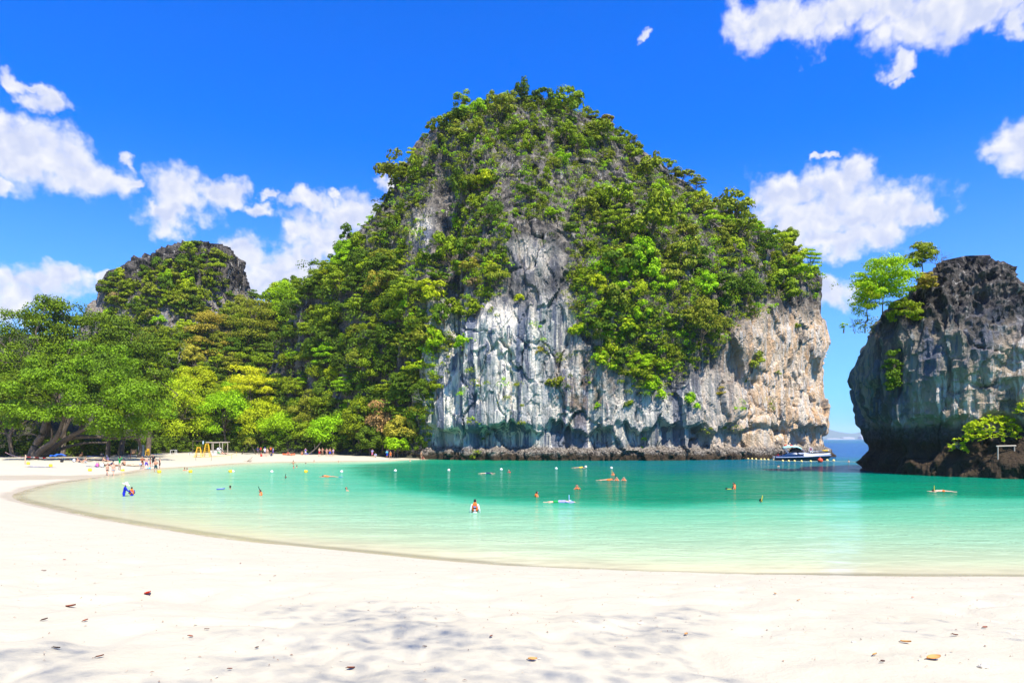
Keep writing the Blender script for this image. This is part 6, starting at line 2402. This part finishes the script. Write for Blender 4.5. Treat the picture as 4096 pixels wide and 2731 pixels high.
stand_at(1209, 1819, 'sit', 180, 'tan', 'black', [('shorts', 'orange')], 'person with orange shorts sitting left of the blue float')
stand_at(1222, 1820, 'hip', 180, 'pale', 'brown', [('swimsuit', 'blue'), ('shorts', 'white')], 'person in blue and white standing by the blue float', s=0.9)
stand_at(1277, 1825, 'fold', 20, 'pale', 'fair', [('shorts', 'red')], 'broad man in red shorts at the left of the standing group', s=1.08)
stand_at(1290, 1822, 'hip', 200, 'tan', 'black', [('trunks', 'black')], 'dark figure second from the left in the standing group')
stand_at(1307, 1824, 'hip', 190, 'pale', 'brown', [('bikini_top', 'red'), ('trunks', 'red')], 'woman in a red bikini in the middle of the standing group', s=0.97, hairkind='longhair')
stand_at(1320, 1826, 'stand', 10, 'tan', 'brown', [('shorts', 'blue')], 'man in bright blue shorts in the standing group', s=1.08)
stand_at(1333, 1825, 'fold', 200, 'pale', 'brown', [('swimsuit', 'lilac')], 'person in a lilac swimsuit at the right of the standing group', s=0.98)
stand_at(1489, 1827, 'hip', 200, 'tan', 'black', [('shirt', 'lilac'), ('skirt', 'pink')], 'woman in a pink skirt beside the grey boulder', s=0.97, hairkind='longhair')
stand_at(1503, 1828, 'sit', 200, 'tan', 'black', [('shirt', 'lightblue'), ('shorts', 'white')], 'person in pale blue sitting right of the pink skirt')
stand_at(1548, 1831, 'fold', 190, 'tan', 'fair', [('longshirt', 'aqua'), ('skirt', 'blue')], 'person wrapped in a blue towel near the cliff', s=0.95)
stand_at(1554, 1826, 'hip', 170, 'pale', 'brown', [('trunks', 'black')], 'bare chested man behind the blue towel')
stand_at(1562, 1836, 'walk', 190, 'tan', 'black', [('swimsuit', 'orange')], 'woman in an orange swimsuit walking to the water', s=0.97)
stand_at(1577, 1830, 'face', 270, 'tan', 'black', [('trunks', 'black')], 'man with a hand at his face, nearest the cliff of the bathers')
stand_at(1685, 1838, 'walk', 120, 'tan', 'black', [('trunks', 'black')], 'man at the very corner of the cliff')
stand_at(1691, 1839, 'sit', 100, 'tan', 'black', [('shirt', 'red')], 'person in red crouching at the cliff corner', s=0.8)

# in the water
in_water(495, 1984, 'bend', 62, 0.72, 'tan', None, [('longshirt', 'royal'), ('leggings', 'royal'), ('hat', 'cream')], 'woman in a royal blue suit and wide cream hat leaning to a child', s=0.97)
in_water(527, 1982, 'fwd', 330, 0.92, 'tan', 'black', [('longshirt', 'royal'), ('vest', 'orange'), ('vest_belt', 'black'), ('shorts', 'black')], 'child in an orange life vest standing before the woman in blue', s=0.80)
in_water(1900, 2049, 'stand', 2, 0.98, 'tan', 'black', [('longshirt', 'white'), ('vest', 'orange'), ('vest_belt', 'black')], 'person in an orange life vest seen from behind in the pale water')
in_water(1173, 1858, 'out', 5, 1.0, 'tan', 'black', [], 'man wading waist deep with spread arms near the far sand')
in_water(739, 1882, 'fwd', 170, 1.30, 'tan', 'brown', [('sunglasses', 'black')], 'left head of the pair in sunglasses in the shallows')
in_water(749, 1882, 'fwd', 190, 1.32, 'pale', 'brown', [('sunglasses', 'black')], 'right head of the pair in sunglasses in the shallows', hairkind='longhair')
in_water(1175, 1871, 'stand', 90, 1.36, 'tan', 'black', [('shirt', 'red')], 'left one of two heads below the wading man')
in_water(1187, 1870, 'stand', 270, 1.36, 'tan', 'black', [], 'right one of two heads below the wading man')
in_water(1223, 1856, 'stand', 20, 1.46, 'tan', 'black', [], 'dark head swimming by itself near the far sand')
in_water(1256, 1847, 'stand', 10, 1.40, 'tan', 'black', [], 'tiny head close to the far waterline')
in_water(1354, 1849, 'stand', 200, 1.42, 'tan', 'brown', [], 'reddish head close to the far waterline')
in_water(1640, 1844, 'stand', 200, 1.36, 'pale', 'brown', [], 'head of a bather near the cliff corner')
in_water(1142, 1914, 'stand', 100, 1.46, 'tan', 'black', [('mask', 'black'), ('snorkel', 'black')], 'dark head with a black snorkel in mid bay')
in_water(921, 1955, 'stand', 280, 1.44, 'brown', 'black', [], 'dark haired swimmer behind a blue kickboard')
in_water(1044, 1981, 'fwd', 250, 1.30, 'tan', 'black', [('vest', 'orange'), ('snorkel', 'black')], 'swimmer with orange vest and black snorkel in pale water')
afloat(1318, 1907, 80, 'tan', 'brown', [('vest', 'orange'), ('fins', 'blue')], 'snorkeller floating in an orange vest with blue fins')
in_water(1391, 1964, 'fwd', 210, 1.36, 'tan', 'black', [('mask', 'black')], 'bare shouldered swimmer with a black mask on the forehead', tilt=(0.2, 0.25))
afloat(1945, 1894, 275, 'pale', 'black', [('trunks', 'white'), ('shirt', 'navy')], 'snorkeller floating flat near the streaked wall')
in_water(2037, 1889, 'fwd', 220, 1.36, 'pale', 'brown', [('shirt', 'red')], 'swimming woman right of the flat floating snorkeller', hairkind='longhair')
in_water(2145, 1986, 'fwd', 60, 1.34, 'tan', 'black', [('vest', 'orange'), ('mask', 'blue')], 'swimmer in an orange vest turned to the right')
afloat(2235, 2009, 268, 'pale', None, [('longshirt', 'lilac'), ('shorts', 'green'), ('cap', 'lightblue'), ('snorkel', 'lightblue')], 'snorkeller in a lilac top floating with legs stretched to the right')
in_water(2307, 1956, 'mask', 170, 1.34, 'tan', 'black', [('vest', 'orange'), ('mask', 'red')], 'swimmer in orange vest holding a mask, alone in mid water')
afloat(2314, 1871, 260, 'tan', 'black', [('vest', 'yellow')], 'swimmer floating in a yellow vest below the cliff')
afloat(2424, 1921, 265, 'tan', 'brown', [('vest', 'orange')], 'floating orange vest left of the two mask holders')
in_water(2452, 1899, 'stand', 200, 1.36, 'tan', 'black', [('vest', 'orange'), ('snorkel', 'yellow')], 'swimmer with a yellow snorkel above the two mask holders')
in_water(2466, 1922, 'mask', 180, 1.34, 'pale', 'black', [('vest', 'orange'), ('mask', 'black'), ('snorkel', 'black')], 'left of two swimmers holding their masks')
in_water(2495, 1922, 'mask', 185, 1.34, 'pale', 'black', [('vest', 'orange'), ('mask', 'black')], 'right of two swimmers holding their masks')
in_water(2938, 1955, 'fwd', 275, 1.18, 'tan', 'black', [('vest', 'orange')], 'swimmer upright in an orange vest holding fins out')
in_water(3042, 2009, 'stand', 90, 1.50, 'pale', 'black', [('mask', 'black'), ('snorkel', 'yellow')], 'half sunk head with a bright yellow snorkel')
in_water(3114, 1866, 'stand', 10, 1.38, 'pale', 'brown', [], 'bare shouldered swimmer below the speedboat')
in_water(3396, 1848, 'fwd', 330, 1.22, 'pale', 'black', [], 'swimmer in the blue channel right of the speedboat')
afloat(3770, 1966, 94, 'pale', 'brown', [('trunks', 'orange'), ('snorkel', 'yellow')], 'snorkeller floating in front of the dark stack')

# kickboard and held fins
o = G(883, 1957, 0.02)
root = tag(empty('kickboard', o, R(8)), 'blue and white kickboard floating before the dark haired swimmer', 'kickboard')
MB().box((0, 0, 0.05), (0.62, 0.36, 0.06), rot=Euler((0, -0.1, 0))).build('board', CLOTH['blue'], root, bevel=0.02)
MB().box((0, 0, 0.085), (0.40, 0.1, 0.012), rot=Euler((0, -0.1, 0))).build('stripe', CLOTH['white'], root)
o = G(2916, 1955, 0.12)
root = tag(empty('swim_fin', o, R(5)), 'yellow and black swim fin held out by the upright swimmer', 'fin')
MB().box((0, 0, 0), (0.40, 0.16, 0.03)).build('blade', CLOTH['yellow'], root, bevel=0.008)
MB().ball((-0.22, 0, 0.04), (0.1, 0.07, 0.07)).build('foot_pocket', CLOTH['black'], root, True)
# printed patch on the near vest
o = G(1900, 2049, 0.0)
ob = MB().box((0, 0, 0), (0.17, 0.012, 0.065)).build('vest_label', CLOTH['purple'])
for ob_ in SC.objects:
    if ob_.get('label') == 'person in an orange life vest seen from behind in the pale water':
        ob.parent = ob_
        ob.location = (0.0, -0.135, 1.32)
        w_ = MB().box((-0.03, -0.007, 0.005), (0.07, 0.004, 0.02)).box((0.04, -0.007, 0), (0.03, 0.004, 0.04)).build('print', CLOTH['white'], ob)
        break

# ------------------------------------------------------------------ speedboat
BOATB = mat('boat_navy', (0.004, 0.022, 0.04), 0.3, 0.4, noise_amt=0.05)
BOATU = mat('boat_blue', (0.004, 0.03, 0.10), 0.3, 0.4, noise_amt=0.05)
BOATW = mat('boat_white', (0.36, 0.41, 0.54), 0.35, 0.4, noise_amt=0.05)
BOATR = mat('boat_rail_white', (0.50, 0.60, 0.85), 0.35, 0.5, noise_amt=0.05)
AQUA = mat('boat_aqua_roof', (0.42, 0.72, 0.66), 0.5, 0.4, noise_amt=0.05)
GLS = mat('boat_dark_glass', (0.008, 0.010, 0.014), 0.08, 0.6)
CHR = mat('boat_steel', (0.55, 0.58, 0.62), 0.25, 0.5, metal=0.8)
bo = G(3213, 1842, 0.0)
root = tag(empty('speedboat', (bo.x, bo.y + 1.2, 0.0), R(-13)), 'navy blue speedboat with aqua roof moored at the end of the cliff', 'boat')
L = 9.6
st = np.linspace(0, 1, 17)


def half_beam(t):
    return 1.45 * (1 - max(0.0, (t - 0.42) / 0.58) ** 2.3) * (0.93 + 0.07 * min(1, t * 3))


def sheer(t):
    return 1.02 + 0.42 * t ** 1.6


def loft(sections, closed=False):
    n_, m_ = len(sections), len(sections[0])
    V = np.array(sections, float).reshape(-1, 3)
    F = []
    for i in range(n_ - 1):
        for k in range(m_ if closed else m_ - 1):
            k2 = (k + 1) % m_
            F.append((i * m_ + k, i * m_ + k2, (i + 1) * m_ + k2, (i + 1) * m_ + k))
    return V, F


sec = []
for t in st:
    x = (t - 0.5) * L
    b_ = max(half_beam(t), 0.02)
    rake = 0.75 * max(0, (t - 0.8) / 0.2) ** 1.5
    kz = -0.35 + 0.5 * max(0, (t - 0.75) / 0.25) ** 2
    sh = sheer(t) - 0.42
    sec.append([(x + rake, -b_, sh), (x + rake * 0.6, -b_ * 0.93, sh * 0.5), (x + rake * 0.2, -b_ * 0.80, 0.02 + 0.25 * t * t), (x, 0, kz), (x + rake * 0.2, b_ * 0.80, 0.02 + 0.25 * t * t), (x + rake * 0.6, b_ * 0.93, sh * 0.5), (x + rake, b_, sh)])
V, F = loft(sec)
F = F + [(0, 1, 2, 3), (3, 4, 5, 6), (0, 3, 6)]
me = bpy.data.meshes.new('hull')
me.from_pydata([tuple(v) for v in V], [], F)
me.polygons.foreach_set('use_smooth', np.ones(len(me.polygons), bool))
me.materials.append(BOATB)
link('hull', me, None, root)
for s in (-1, 1):
    pth = []
    for t in st:
        rake = 0.75 * max(0, (t - 0.8) / 0.2) ** 1.5
        pth.append(((t - 0.5) * L + rake, s * (max(half_beam(t), 0.02) + 0.03), sheer(t) - 0.40, 0.055))
    V, F = tubes([pth], 6)
    link('rub_rail', mesh_np('rub_rail', V, F), BOATR, root)
# upper topsides
for s in (-1, 1):
    sec = []
    for t in st:
        x = (t - 0.5) * L
        rake = 0.75 * max(0, (t - 0.8) / 0.2) ** 1.5
        b_ = max(half_beam(t), 0.02)
        top = sheer(t) + (0.0 if t < 0.12 else 0.58 * math.sin(min(1, (t - 0.12) / 0.22) * math.pi / 2) * (1 if t < 0.40 else max(0, 1 - (t - 0.40) / 0.12))) - 0.22 * float(sstep(t, 0.42, 0.60))
        sec.append([(x + rake, s * b_, sheer(t) - 0.39), (x + rake, s * b_ * 0.985, min(sheer(t) - 0.1, max(top - 0.08, sheer(t) - 0.28))), (x + rake * 0.98, s * b_ * 0.95, max(top - 0.06, sheer(t) - 0.26)), (x + rake * 0.95, s * b_ * 0.90, max(top - 0.06, sheer(t) - 0.26))])
    V, F = loft(sec)
    link('topside', mesh_np('topside', V, F), BOATU, root)
# foredeck
sec = []
for t in np.linspace(0.44, 1, 12):
    x = (t - 0.5) * L
    rake = 0.75 * max(0, (t - 0.8) / 0.2) ** 1.5
    b_ = max(half_beam(t), 0.02) * 0.97
    h_ = sheer(t) + 0.62 * max(0, 1 - (t - 0.40) / 0.32)
    h0 = sheer(t) - 0.27
    sec.append([(x + rake * 0.97, -b_, h0), (x + rake * 0.97, -b_ * 0.86, h0 + (h_ - h0) * 0.75 + 0.05), (x + rake * 0.97, 0, h_ + 0.10), (x + rake * 0.97, b_ * 0.86, h0 + (h_ - h0) * 0.75 + 0.05), (x + rake * 0.97, b_, h0)])
V, F = loft(sec)
link('foredeck', mesh_np('foredeck', V, F), BOATW, root)
MB().box((-2.3, 0, 0.45), (4.8, 2.4, 0.08)).build('cockpit_floor', BOATW, root)
MB().box((-4.72, 0, 0.55), (0.1, 2.5, 0.8)).build('transom', BOATU, root)
for i, x in enumerate((-3.9, -3.0, -2.0)):
    MB().box((x, 0.5, 0.75), (0.55, 1.0, 0.35)).box((x - 0.25, 0.5, 1.05), (0.12, 1.0, 0.5)).build('seat', REDP if i == 0 else BOATW, root, bevel=0.04)
for s in (-1, 1):
    MB().box((-4.0, s * 1.0, 0.85), (1.0, 0.3, 0.25)).build('bench', REDP, root, bevel=0.05)
    MB().box((-0.25, s * 1.40, 1.22), (1.35, 0.06, 0.22)).build('side_window', GLS, root, bevel=0.02)
# windscreen: raked panes
for (y0, y1, xo0, xo1) in ((-1.15, -0.42, -0.35, 0.0), (-0.40, 0.40, 0.0, 0.0), (0.42, 1.15, 0.0, -0.35)):
    b0, b1 = 0.72, -0.35
    MB().poly([(b0 + xo0, y0, 1.86), (b0 + xo1, y1, 1.86), (b1 + xo1, y1 * 0.92, 2.52), (b1 + xo0, y0 * 0.92, 2.52), (b0 + xo0 - 0.04, y0, 1.84), (b0 + xo1 - 0.04, y1, 1.84), (b1 + xo1 - 0.04, y1 * 0.92, 2.50), (b1 + xo0 - 0.04, y0 * 0.92, 2.50)],
              [(0, 1, 2, 3), (7, 6, 5, 4), (0, 4, 5, 1), (1, 5, 6, 2), (2, 6, 7, 3), (3, 7, 4, 0)]).build('windscreen', GLS, root)
for s in (-1, 1):
    MB().poly([(0.35, s * 1.17, 1.84), (-2.0, s * 1.25, 1.62), (-1.5, s * 1.1, 2.48), (-0.7, s * 1.07, 2.5), (0.35, s * 1.14, 1.84), (-2.0, s * 1.22, 1.62), (-1.5, s * 1.07, 2.48), (-0.7, s * 1.04, 2.5)],
              [(0, 1, 2, 3), (7, 6, 5, 4), (0, 4, 5, 1), (1, 5, 6, 2), (2, 6, 7, 3), (3, 7, 4, 0)]).build('side_screen', GLS, root)
# roof
sec = []
for x, z, w_ in ((-3.3, 2.54, 1.16), (-3.1, 2.72, 1.26), (-1.8, 2.92, 1.30), (-0.9, 2.90, 1.28), (-0.3, 2.68, 1.22), (0.0, 2.46, 1.14)):
    sec.append([(x, -w_, z - 0.30), (x, -w_ * 0.9, z - 0.04), (x, 0, z + 0.06), (x, w_ * 0.9, z - 0.04), (x, w_, z - 0.30), (x, w_ * 0.92, z - 0.32), (x, 0, z - 0.16), (x, -w_ * 0.92, z - 0.32)])
V, F = loft(sec, True)
link('roof', mesh_np('roof', V, F), AQUA, root)
for s in (-1, 1):
    MB().bar((-2.35, s * 1.3, 1.05), (-3.2, s * 1.12, 2.5), 0.045).build('roof_post', BOATW, root)
    MB().bar((-2.15, s * 1.3, 1.1), (-2.95, s * 1.12, 2.52), 0.03).build('roof_post', BOATW, root)
# emblems on the screens
eb = MB().lathe([(0.0, 0.012), (0.20, 0.012), (0.20, 0.0), (0.0, 0.0)], 20).build('round_emblem', WHT, root)
eb.location, eb.rotation_euler = (0.0, -0.76, 2.24), (R(58), R(0), R(38))
er = MB().lathe([(0.0, 0.016), (0.12, 0.016), (0.12, 0.013), (0.0, 0.013)], 16).build('emblem_centre', BLK, eb)
for p_, m_ in (((0.2, 0.0, 2.19), BLUE), ((0.28, -0.95, 2.05), mat('pink_patch', (0.55, 0.25, 0.55), 0.6))):
    e2 = MB().box((0, 0, 0), (0.30, 0.30, 0.012)).build('sticker', m_, root)
    e2.location, e2.rotation_euler = p_, (0, R(32), 0)
# roof gear, sign board, rails, bow gear
for k in range(3):
    MB().bar((-3.25 + k * 0.55, -0.85, 2.95), (-2.75 + k * 0.55, -0.85, 3.0), 0.11).build('roof_float', REDP if k != 1 else WHT, root, True)
MB().box((-1.0, 0.2, 2.9), (0.5, 0.25, 0.12)).build('roof_box', GREYP, root, bevel=0.02)
MB().box((1.75, -0.55, 2.25), (0.68, 0.05, 0.74)).build('sign_frame', WHT, root, bevel=0.01)
MB().box((1.75, -0.585, 2.25), (0.46, 0.03, 0.54)).build('sign_face', mat('maroon_print', (0.28, 0.10, 0.14), 0.7), root)
for x in (1.5, 2.0):
    MB().bar((x, -0.53, 1.75), (x, -0.53, 2.3), 0.02).build('sign_leg', CHR, root)
for s in (-1, 1):
    pts_r = []
    for t in np.linspace(0.66, 0.995, 8):
        rake = 0.75 * max(0, (t - 0.8) / 0.2) ** 1.5
        pts_r.append(((t - 0.5) * L + rake, s * max(half_beam(t), 0.05) * 0.86, sheer(t) + 0.52, 0.025))
        if t < 0.98:
            MB().bar(((t - 0.5) * L + rake, s * max(half_beam(t), 0.05) * 0.86, sheer(t)), ((t - 0.5) * L + rake, s * max(half_beam(t), 0.05) * 0.86, sheer(t) + 0.52), 0.018).build('stanchion', CHR, root)
    V, F = tubes([pts_r], 5)
    link('bow_rail', mesh_np('bow_rail', V, F), CHR, root)
MB().bar((3.9, -0.5, 2.0), (4.9, -0.1, 1.95), 0.13).build('yellow_float', YEL, root, True)
MB().bar((4.0, 0.2, 1.98), (5.0, 0.15, 1.98), 0.12).build('yellow_float', YEL, root, True)
MB().ball((5.05, 0, 2.05), (0.2, 0.18, 0.18)).build('bow_fender', mat('cream_fender', (0.75, 0.55, 0.35), 0.6), root, True)
MB().bar((4.8, 0, 1.30), (5.55, 0, 1.42), 0.1, 0.12).build('bow_roller', mat('dull_rope', (0.40, 0.33, 0.20), 0.8), root)
MB().box((-4.95, 0.5, 0.35), (0.35, 0.4, 1.0)).box((-4.95, -0.5, 0.35), (0.35, 0.4, 1.0)).build('engine', mat('engine_grey', (0.35, 0.36, 0.38), 0.4), root, bevel=0.05)
MB().bar((3.45, -0.85, 0.25), (3.35, -0.72, 1.45), 0.025).build('buoy_rope', ROPE, root)
rb = G(3281, 1848, 0.0)
ob = MB().lathe([(0.0, -0.40), (0.25, -0.36), (0.42, -0.12), (0.46, 0.10), (0.40, 0.32), (0.22, 0.46), (0.08, 0.50), (0.08, 0.56), (0, 0.56)], 20).build('mooring_buoy', mat('buoy_red', (0.80, 0.085, 0.03), 0.45), None, True)
ob.location = (rb.x, rb.y, 0.24)
tag(ob, 'big red orange round buoy at the speedboat bow', 'buoy')

# wooden rail on the rock ledge at the right
h = cast(4040, 1800, ('stack',))
base = h[0] if h else P(4040, 1800, 66)
Yl = base.y - 0.2
root = tag(empty('wooden_rail', P(4020, 1832, Yl)), 'weathered wooden rail on two posts on the rock ledge at the right edge', 'rail')
o = root.location
for px in (3992, 4058):
    MB().bar(P(px, 1840, Yl) - o, P(px, 1786, Yl) - o, 0.06).build('post', TIMB, root)
MB().bar(P(3985, 1784, Yl) - o, P(4064, 1782, Yl) - o, 0.075, seg=6).build('beam', TIMB, root)

# ------------------------------------------------------------------ leaves and bits on the near sand
rsx = np.random.RandomState(55)
LC = {'red': mat('leaf_red', (0.62, 0.045, 0.02), 0.6), 'rust': mat('leaf_rust', (0.20, 0.05, 0.02), 0.7), 'tan': mat('leaf_tan', (0.50, 0.24, 0.07), 0.7), 'dark': mat('leaf_litter_dark', (0.05, 0.018, 0.012), 0.8)}


BEACH_BVH = BVH_BEACH


def sand_hit(px, py):
    d = (P(px, py, 1.0) - CAM).normalized()
    h = BEACH_BVH.ray_cast(CAM, d, 200)
    return h[0] if h[0] is not None else on_sand(px, py)





def fallen_leaf(px, py, L_, key, label, curl=0.3, ang=0.0):
    o = sand_hit(px, py)
    nx, ny = 9, 5
    V = []
    for i in range(nx):
        t = i / (nx - 1)
        w_ = 0.28 * L_ * math.sin(math.pi * min(1, t * 0.97 + 0.02)) ** 0.75
        for j in range(ny):
            s_ = (j / (ny - 1) - 0.5) * 2
            V.append(((t - 0.5) * L_, s_ * w_, curl * L_ * (0.35 * s_ * s_ + 0.5 * (t - 0.5) ** 2) + 0.004))
    V = np.array(V)
    Vb = V - np.array([0, 0, 0.002])
    F = grid_faces(nx, ny)
    ob = link('fallen_leaf', mesh_np('fallen_leaf', np.vstack([V, Vb]), np.vstack([F, F[:, ::-1] + len(V)])), LC[key])
    ob.location = o + Vector((0, 0, 0.012))
    ob.rotation_euler = (rsx.uniform(-0.25, 0.25), rsx.uniform(-0.25, 0.25), ang)
    V2, F2 = tubes([[(-0.5 * L_, 0, 0.006, 0.0035), (-0.68 * L_, 0.02 * L_, 0.004, 0.003)]], 5)
    link('stalk', mesh_np('stalk', V2, F2), LC['dark'], ob)
    return tag(ob, label, 'leaf')


leaves = [(592, 2376, 0.26, 'red', 'bright red leaf lying alone on the white sand', 2.4), (283, 2428, 0.20, 'rust', 'brown curled leaf left of the red one', 0.1), (178, 2482, 0.11, 'dark', 'dark leaf scrap at the left edge of the shade', 1.0),
          (342, 2485, 0.09, 'rust', 'small rust leaf below the brown curled leaf', 0.7), (176, 2284, 0.10, 'rust', 'rust leaf high on the sand at the left', 0.4), (258, 2240, 0.08, 'red', 'tiny red leaf near the left waterline', 1.2),
          (828, 2520, 0.07, 'rust', 'small reddish scrap in the left middle shade', 0.3), (762, 2549, 0.08, 'rust', 'reddish brown leaf below the small scrap', 0.1), (1028, 2594, 0.06, 'dark', 'tiny dark leaf in the middle foreground', 0.9),
          (1403, 2677, 0.12, 'rust', 'crumpled brown leaf at the bottom middle', 0.6), (920, 2680, 0.06, 'rust', 'tiny brown leaf at the bottom left middle', 0.2), (225, 2596, 0.10, 'dark', 'dark crumpled scrap at the lower left', 0.2),
          (1965, 2549, 0.08, 'rust', 'small brown leaf right of the centre shade', 1.1), (2744, 2540, 0.10, 'tan', 'orange leaf standing on edge in the centre right sand', 0.9), (3100, 2377, 0.13, 'tan', 'tan leaf near the right waterline', 1.3),
          (3650, 2391, 0.07, 'red', 'small red leaf high on the right sand', 0.3), (3195, 2403, 0.08, 'tan', 'pinkish tan leaf right of the tan one', 0.2), (3624, 2572, 0.16, 'tan', 'long tan leaf in the right foreground', -0.6),
          (3735, 2637, 0.22, 'tan', 'large tan leaf at the lower right', 0.05), (3820, 2543, 0.12, 'rust', 'rust leaf above the large tan one', 0.1), (3940, 2513, 0.11, 'rust', 'dark red curled leaf at the right', 0.2),
          (3530, 2650, 0.09, 'dark', 'dark scrap left of the large tan leaf', 0.4), (3500, 2622, 0.10, 'tan', 'pale reddish leaf left of the large tan leaf', 0.5), (2130, 2642, 0.14, 'tan', 'tan leaf in the lower middle shade', 0.3),
          (1700, 2590, 0.06, 'dark', 'dark speck of leaf in the middle shade', 0.3), (962, 2255, 0.07, 'rust', 'tiny brown leaf high on the left sand', 1.4), (1100, 2305, 0.06, 'rust', 'tiny rust leaf in the upper sand', 0.4), (400, 2630, 0.10, 'rust', 'brown sliver at the lower left', 0.5)]
for px, py, L_, key, lab, an in leaves:
    fallen_leaf(px, py, L_ * 0.6, key, lab, 0.35, an)
for px, py, wpx, hpx, lab, sd_ in ((3932, 2668, 42, 20, 'lump of grey coral on the sand at the lower right', 2.0), (2870, 2348, 24, 15, 'pale coral lump by the waterline', 4.0), (2310, 2488, 26, 11, 'small pale stone in the middle sand', 6.0), (2560, 2492, 24, 9, 'flat pale shell in the middle sand', 8.0),
                               (2470, 2500, 14, 8, 'little pebble left of the flat shell', 9.5), (3415, 2568, 20, 8, 'small pale stone in the right sand', 10.0)):
    o = sand_hit(px, py)
    k = o.y / F_PX
    bm = bmesh.new()
    bmesh.ops.create_icosphere(bm, subdivisions=3, radius=1.0)
    co = np.array([v.co[:] for v in bm.verts])
    nz = 1 + 0.45 * fbm(co[:, 0] * 2 + sd_, co[:, 1] * 2, co[:, 2] * 2, 3)
    for v, f in zip(bm.verts, nz):
        v.co = Vector((v.co.x * wpx * k / 2 * f, v.co.y * wpx * k / 2.6 * f, v.co.z * hpx * k * 0.7 * f))
    me = bpy.data.meshes.new('coral_stone')
    bm.to_mesh(me)
    bm.free()
    ob = link('coral_stone', me, mat('coral', (0.50, 0.45, 0.36), 0.9, noise_amt=0.4, noise_scale=30))
    ob.location = o
    tag(ob, lab, 'stone')
# uncountable twigs, shell crumbs and leaf scraps
n_ = 2600
xx = rsx.uniform(-15, 15, n_)
yy = 4.2 + 16.5 * rsx.rand(n_) ** 1.3
V, F = [], []
for x, y in zip(xx, yy):
    if abs(x) > 0.8 * y + 1:
        continue
    h = BEACH_BVH.ray_cast(Vector((x, y, 6)), Vector((0, 0, -1)), 12)
    if h[0] is None or h[0].z < 0.25:
        continue
    L_ = rsx.uniform(0.006, 0.024)
    wd = L_ * rsx.uniform(0.12, 0.5)
    an = rsx.uniform(0, 6.28)
    c, s = math.cos(an), math.sin(an)
    z = h[0].z + 0.004
    b_ = len(V)
    for (a, q, dz) in ((-L_, 0, 0.003), (0, wd, 0.010), (L_, 0, 0.004), (0, -wd, 0.006)):
        V.append((x + a * c - q * s, y + a * s + q * c, z + dz))
    V.append((x, y, z + 0.014))
    F += [(b_, b_ + 1, b_ + 4), (b_ + 1, b_ + 2, b_ + 4), (b_ + 2, b_ + 3, b_ + 4), (b_ + 3, b_, b_ + 4)]
m_deb, n, out = material('beach_litter_bits')
b = n.new('ShaderNodeBsdfPrincipled')
ri = n.new('ShaderNodeNewGeometry').outputs['Random Per Island']
n.set(b.inputs['Base Color'], n.ramp(ri, [(0.0, (0.10, 0.05, 0.03)), (0.3, (0.28, 0.16, 0.09)), (0.55, (0.42, 0.33, 0.22)), (1.0, (0.52, 0.45, 0.34))]))
n.l.new(b.outputs[0], out.inputs[0])
tag(link('beach_litter', mesh_np('beach_litter', V, F, smooth=False), m_deb), 'twigs and crumbs of shell and leaf strewn over the near sand', kind='stuff')

# ------------------------------------------------------------------ the tree overhead whose crown dapples the near sand
rs_ = np.random.RandomState(64)
root = tag(empty('shade_tree', (9.0, -5.0, gz(9.0, -5.0) - 0.1)), 'broad beach tree behind the viewer that shades the near sand', 'tree')
nc = 300
cs = np.stack([rs_.uniform(-13, 9, nc), rs_.uniform(-5.2, 1.4, nc), rs_.uniform(14.0, 18.0, nc)], -1)
keep = vnoise(cs[:, 0] * 0.27 + 3, cs[:, 1] * 0.33, 0.0) > -0.22
cs = cs[keep] - np.array([9.0, -5.0, 2.6])
rr = rs_.uniform(0.4, 0.95, len(cs))
V, F = leaf_cards(rs_, cs, rr, 62, 0.085, 0.5, jit=0.9)
link('crown', mesh_np('shade_crown', V, F, smooth=False), LEAF['mid'], root)
V, F = tubes(limb_paths(rs_, cs[cs[:, 0] > 0] * np.array([0.4, 0.2, 1.0]), 14.0, 0.3, (0.5, -1.5), 6, 0.0), 7)
link('trunk', mesh_np('shade_trunk', V, F), BARK, root)
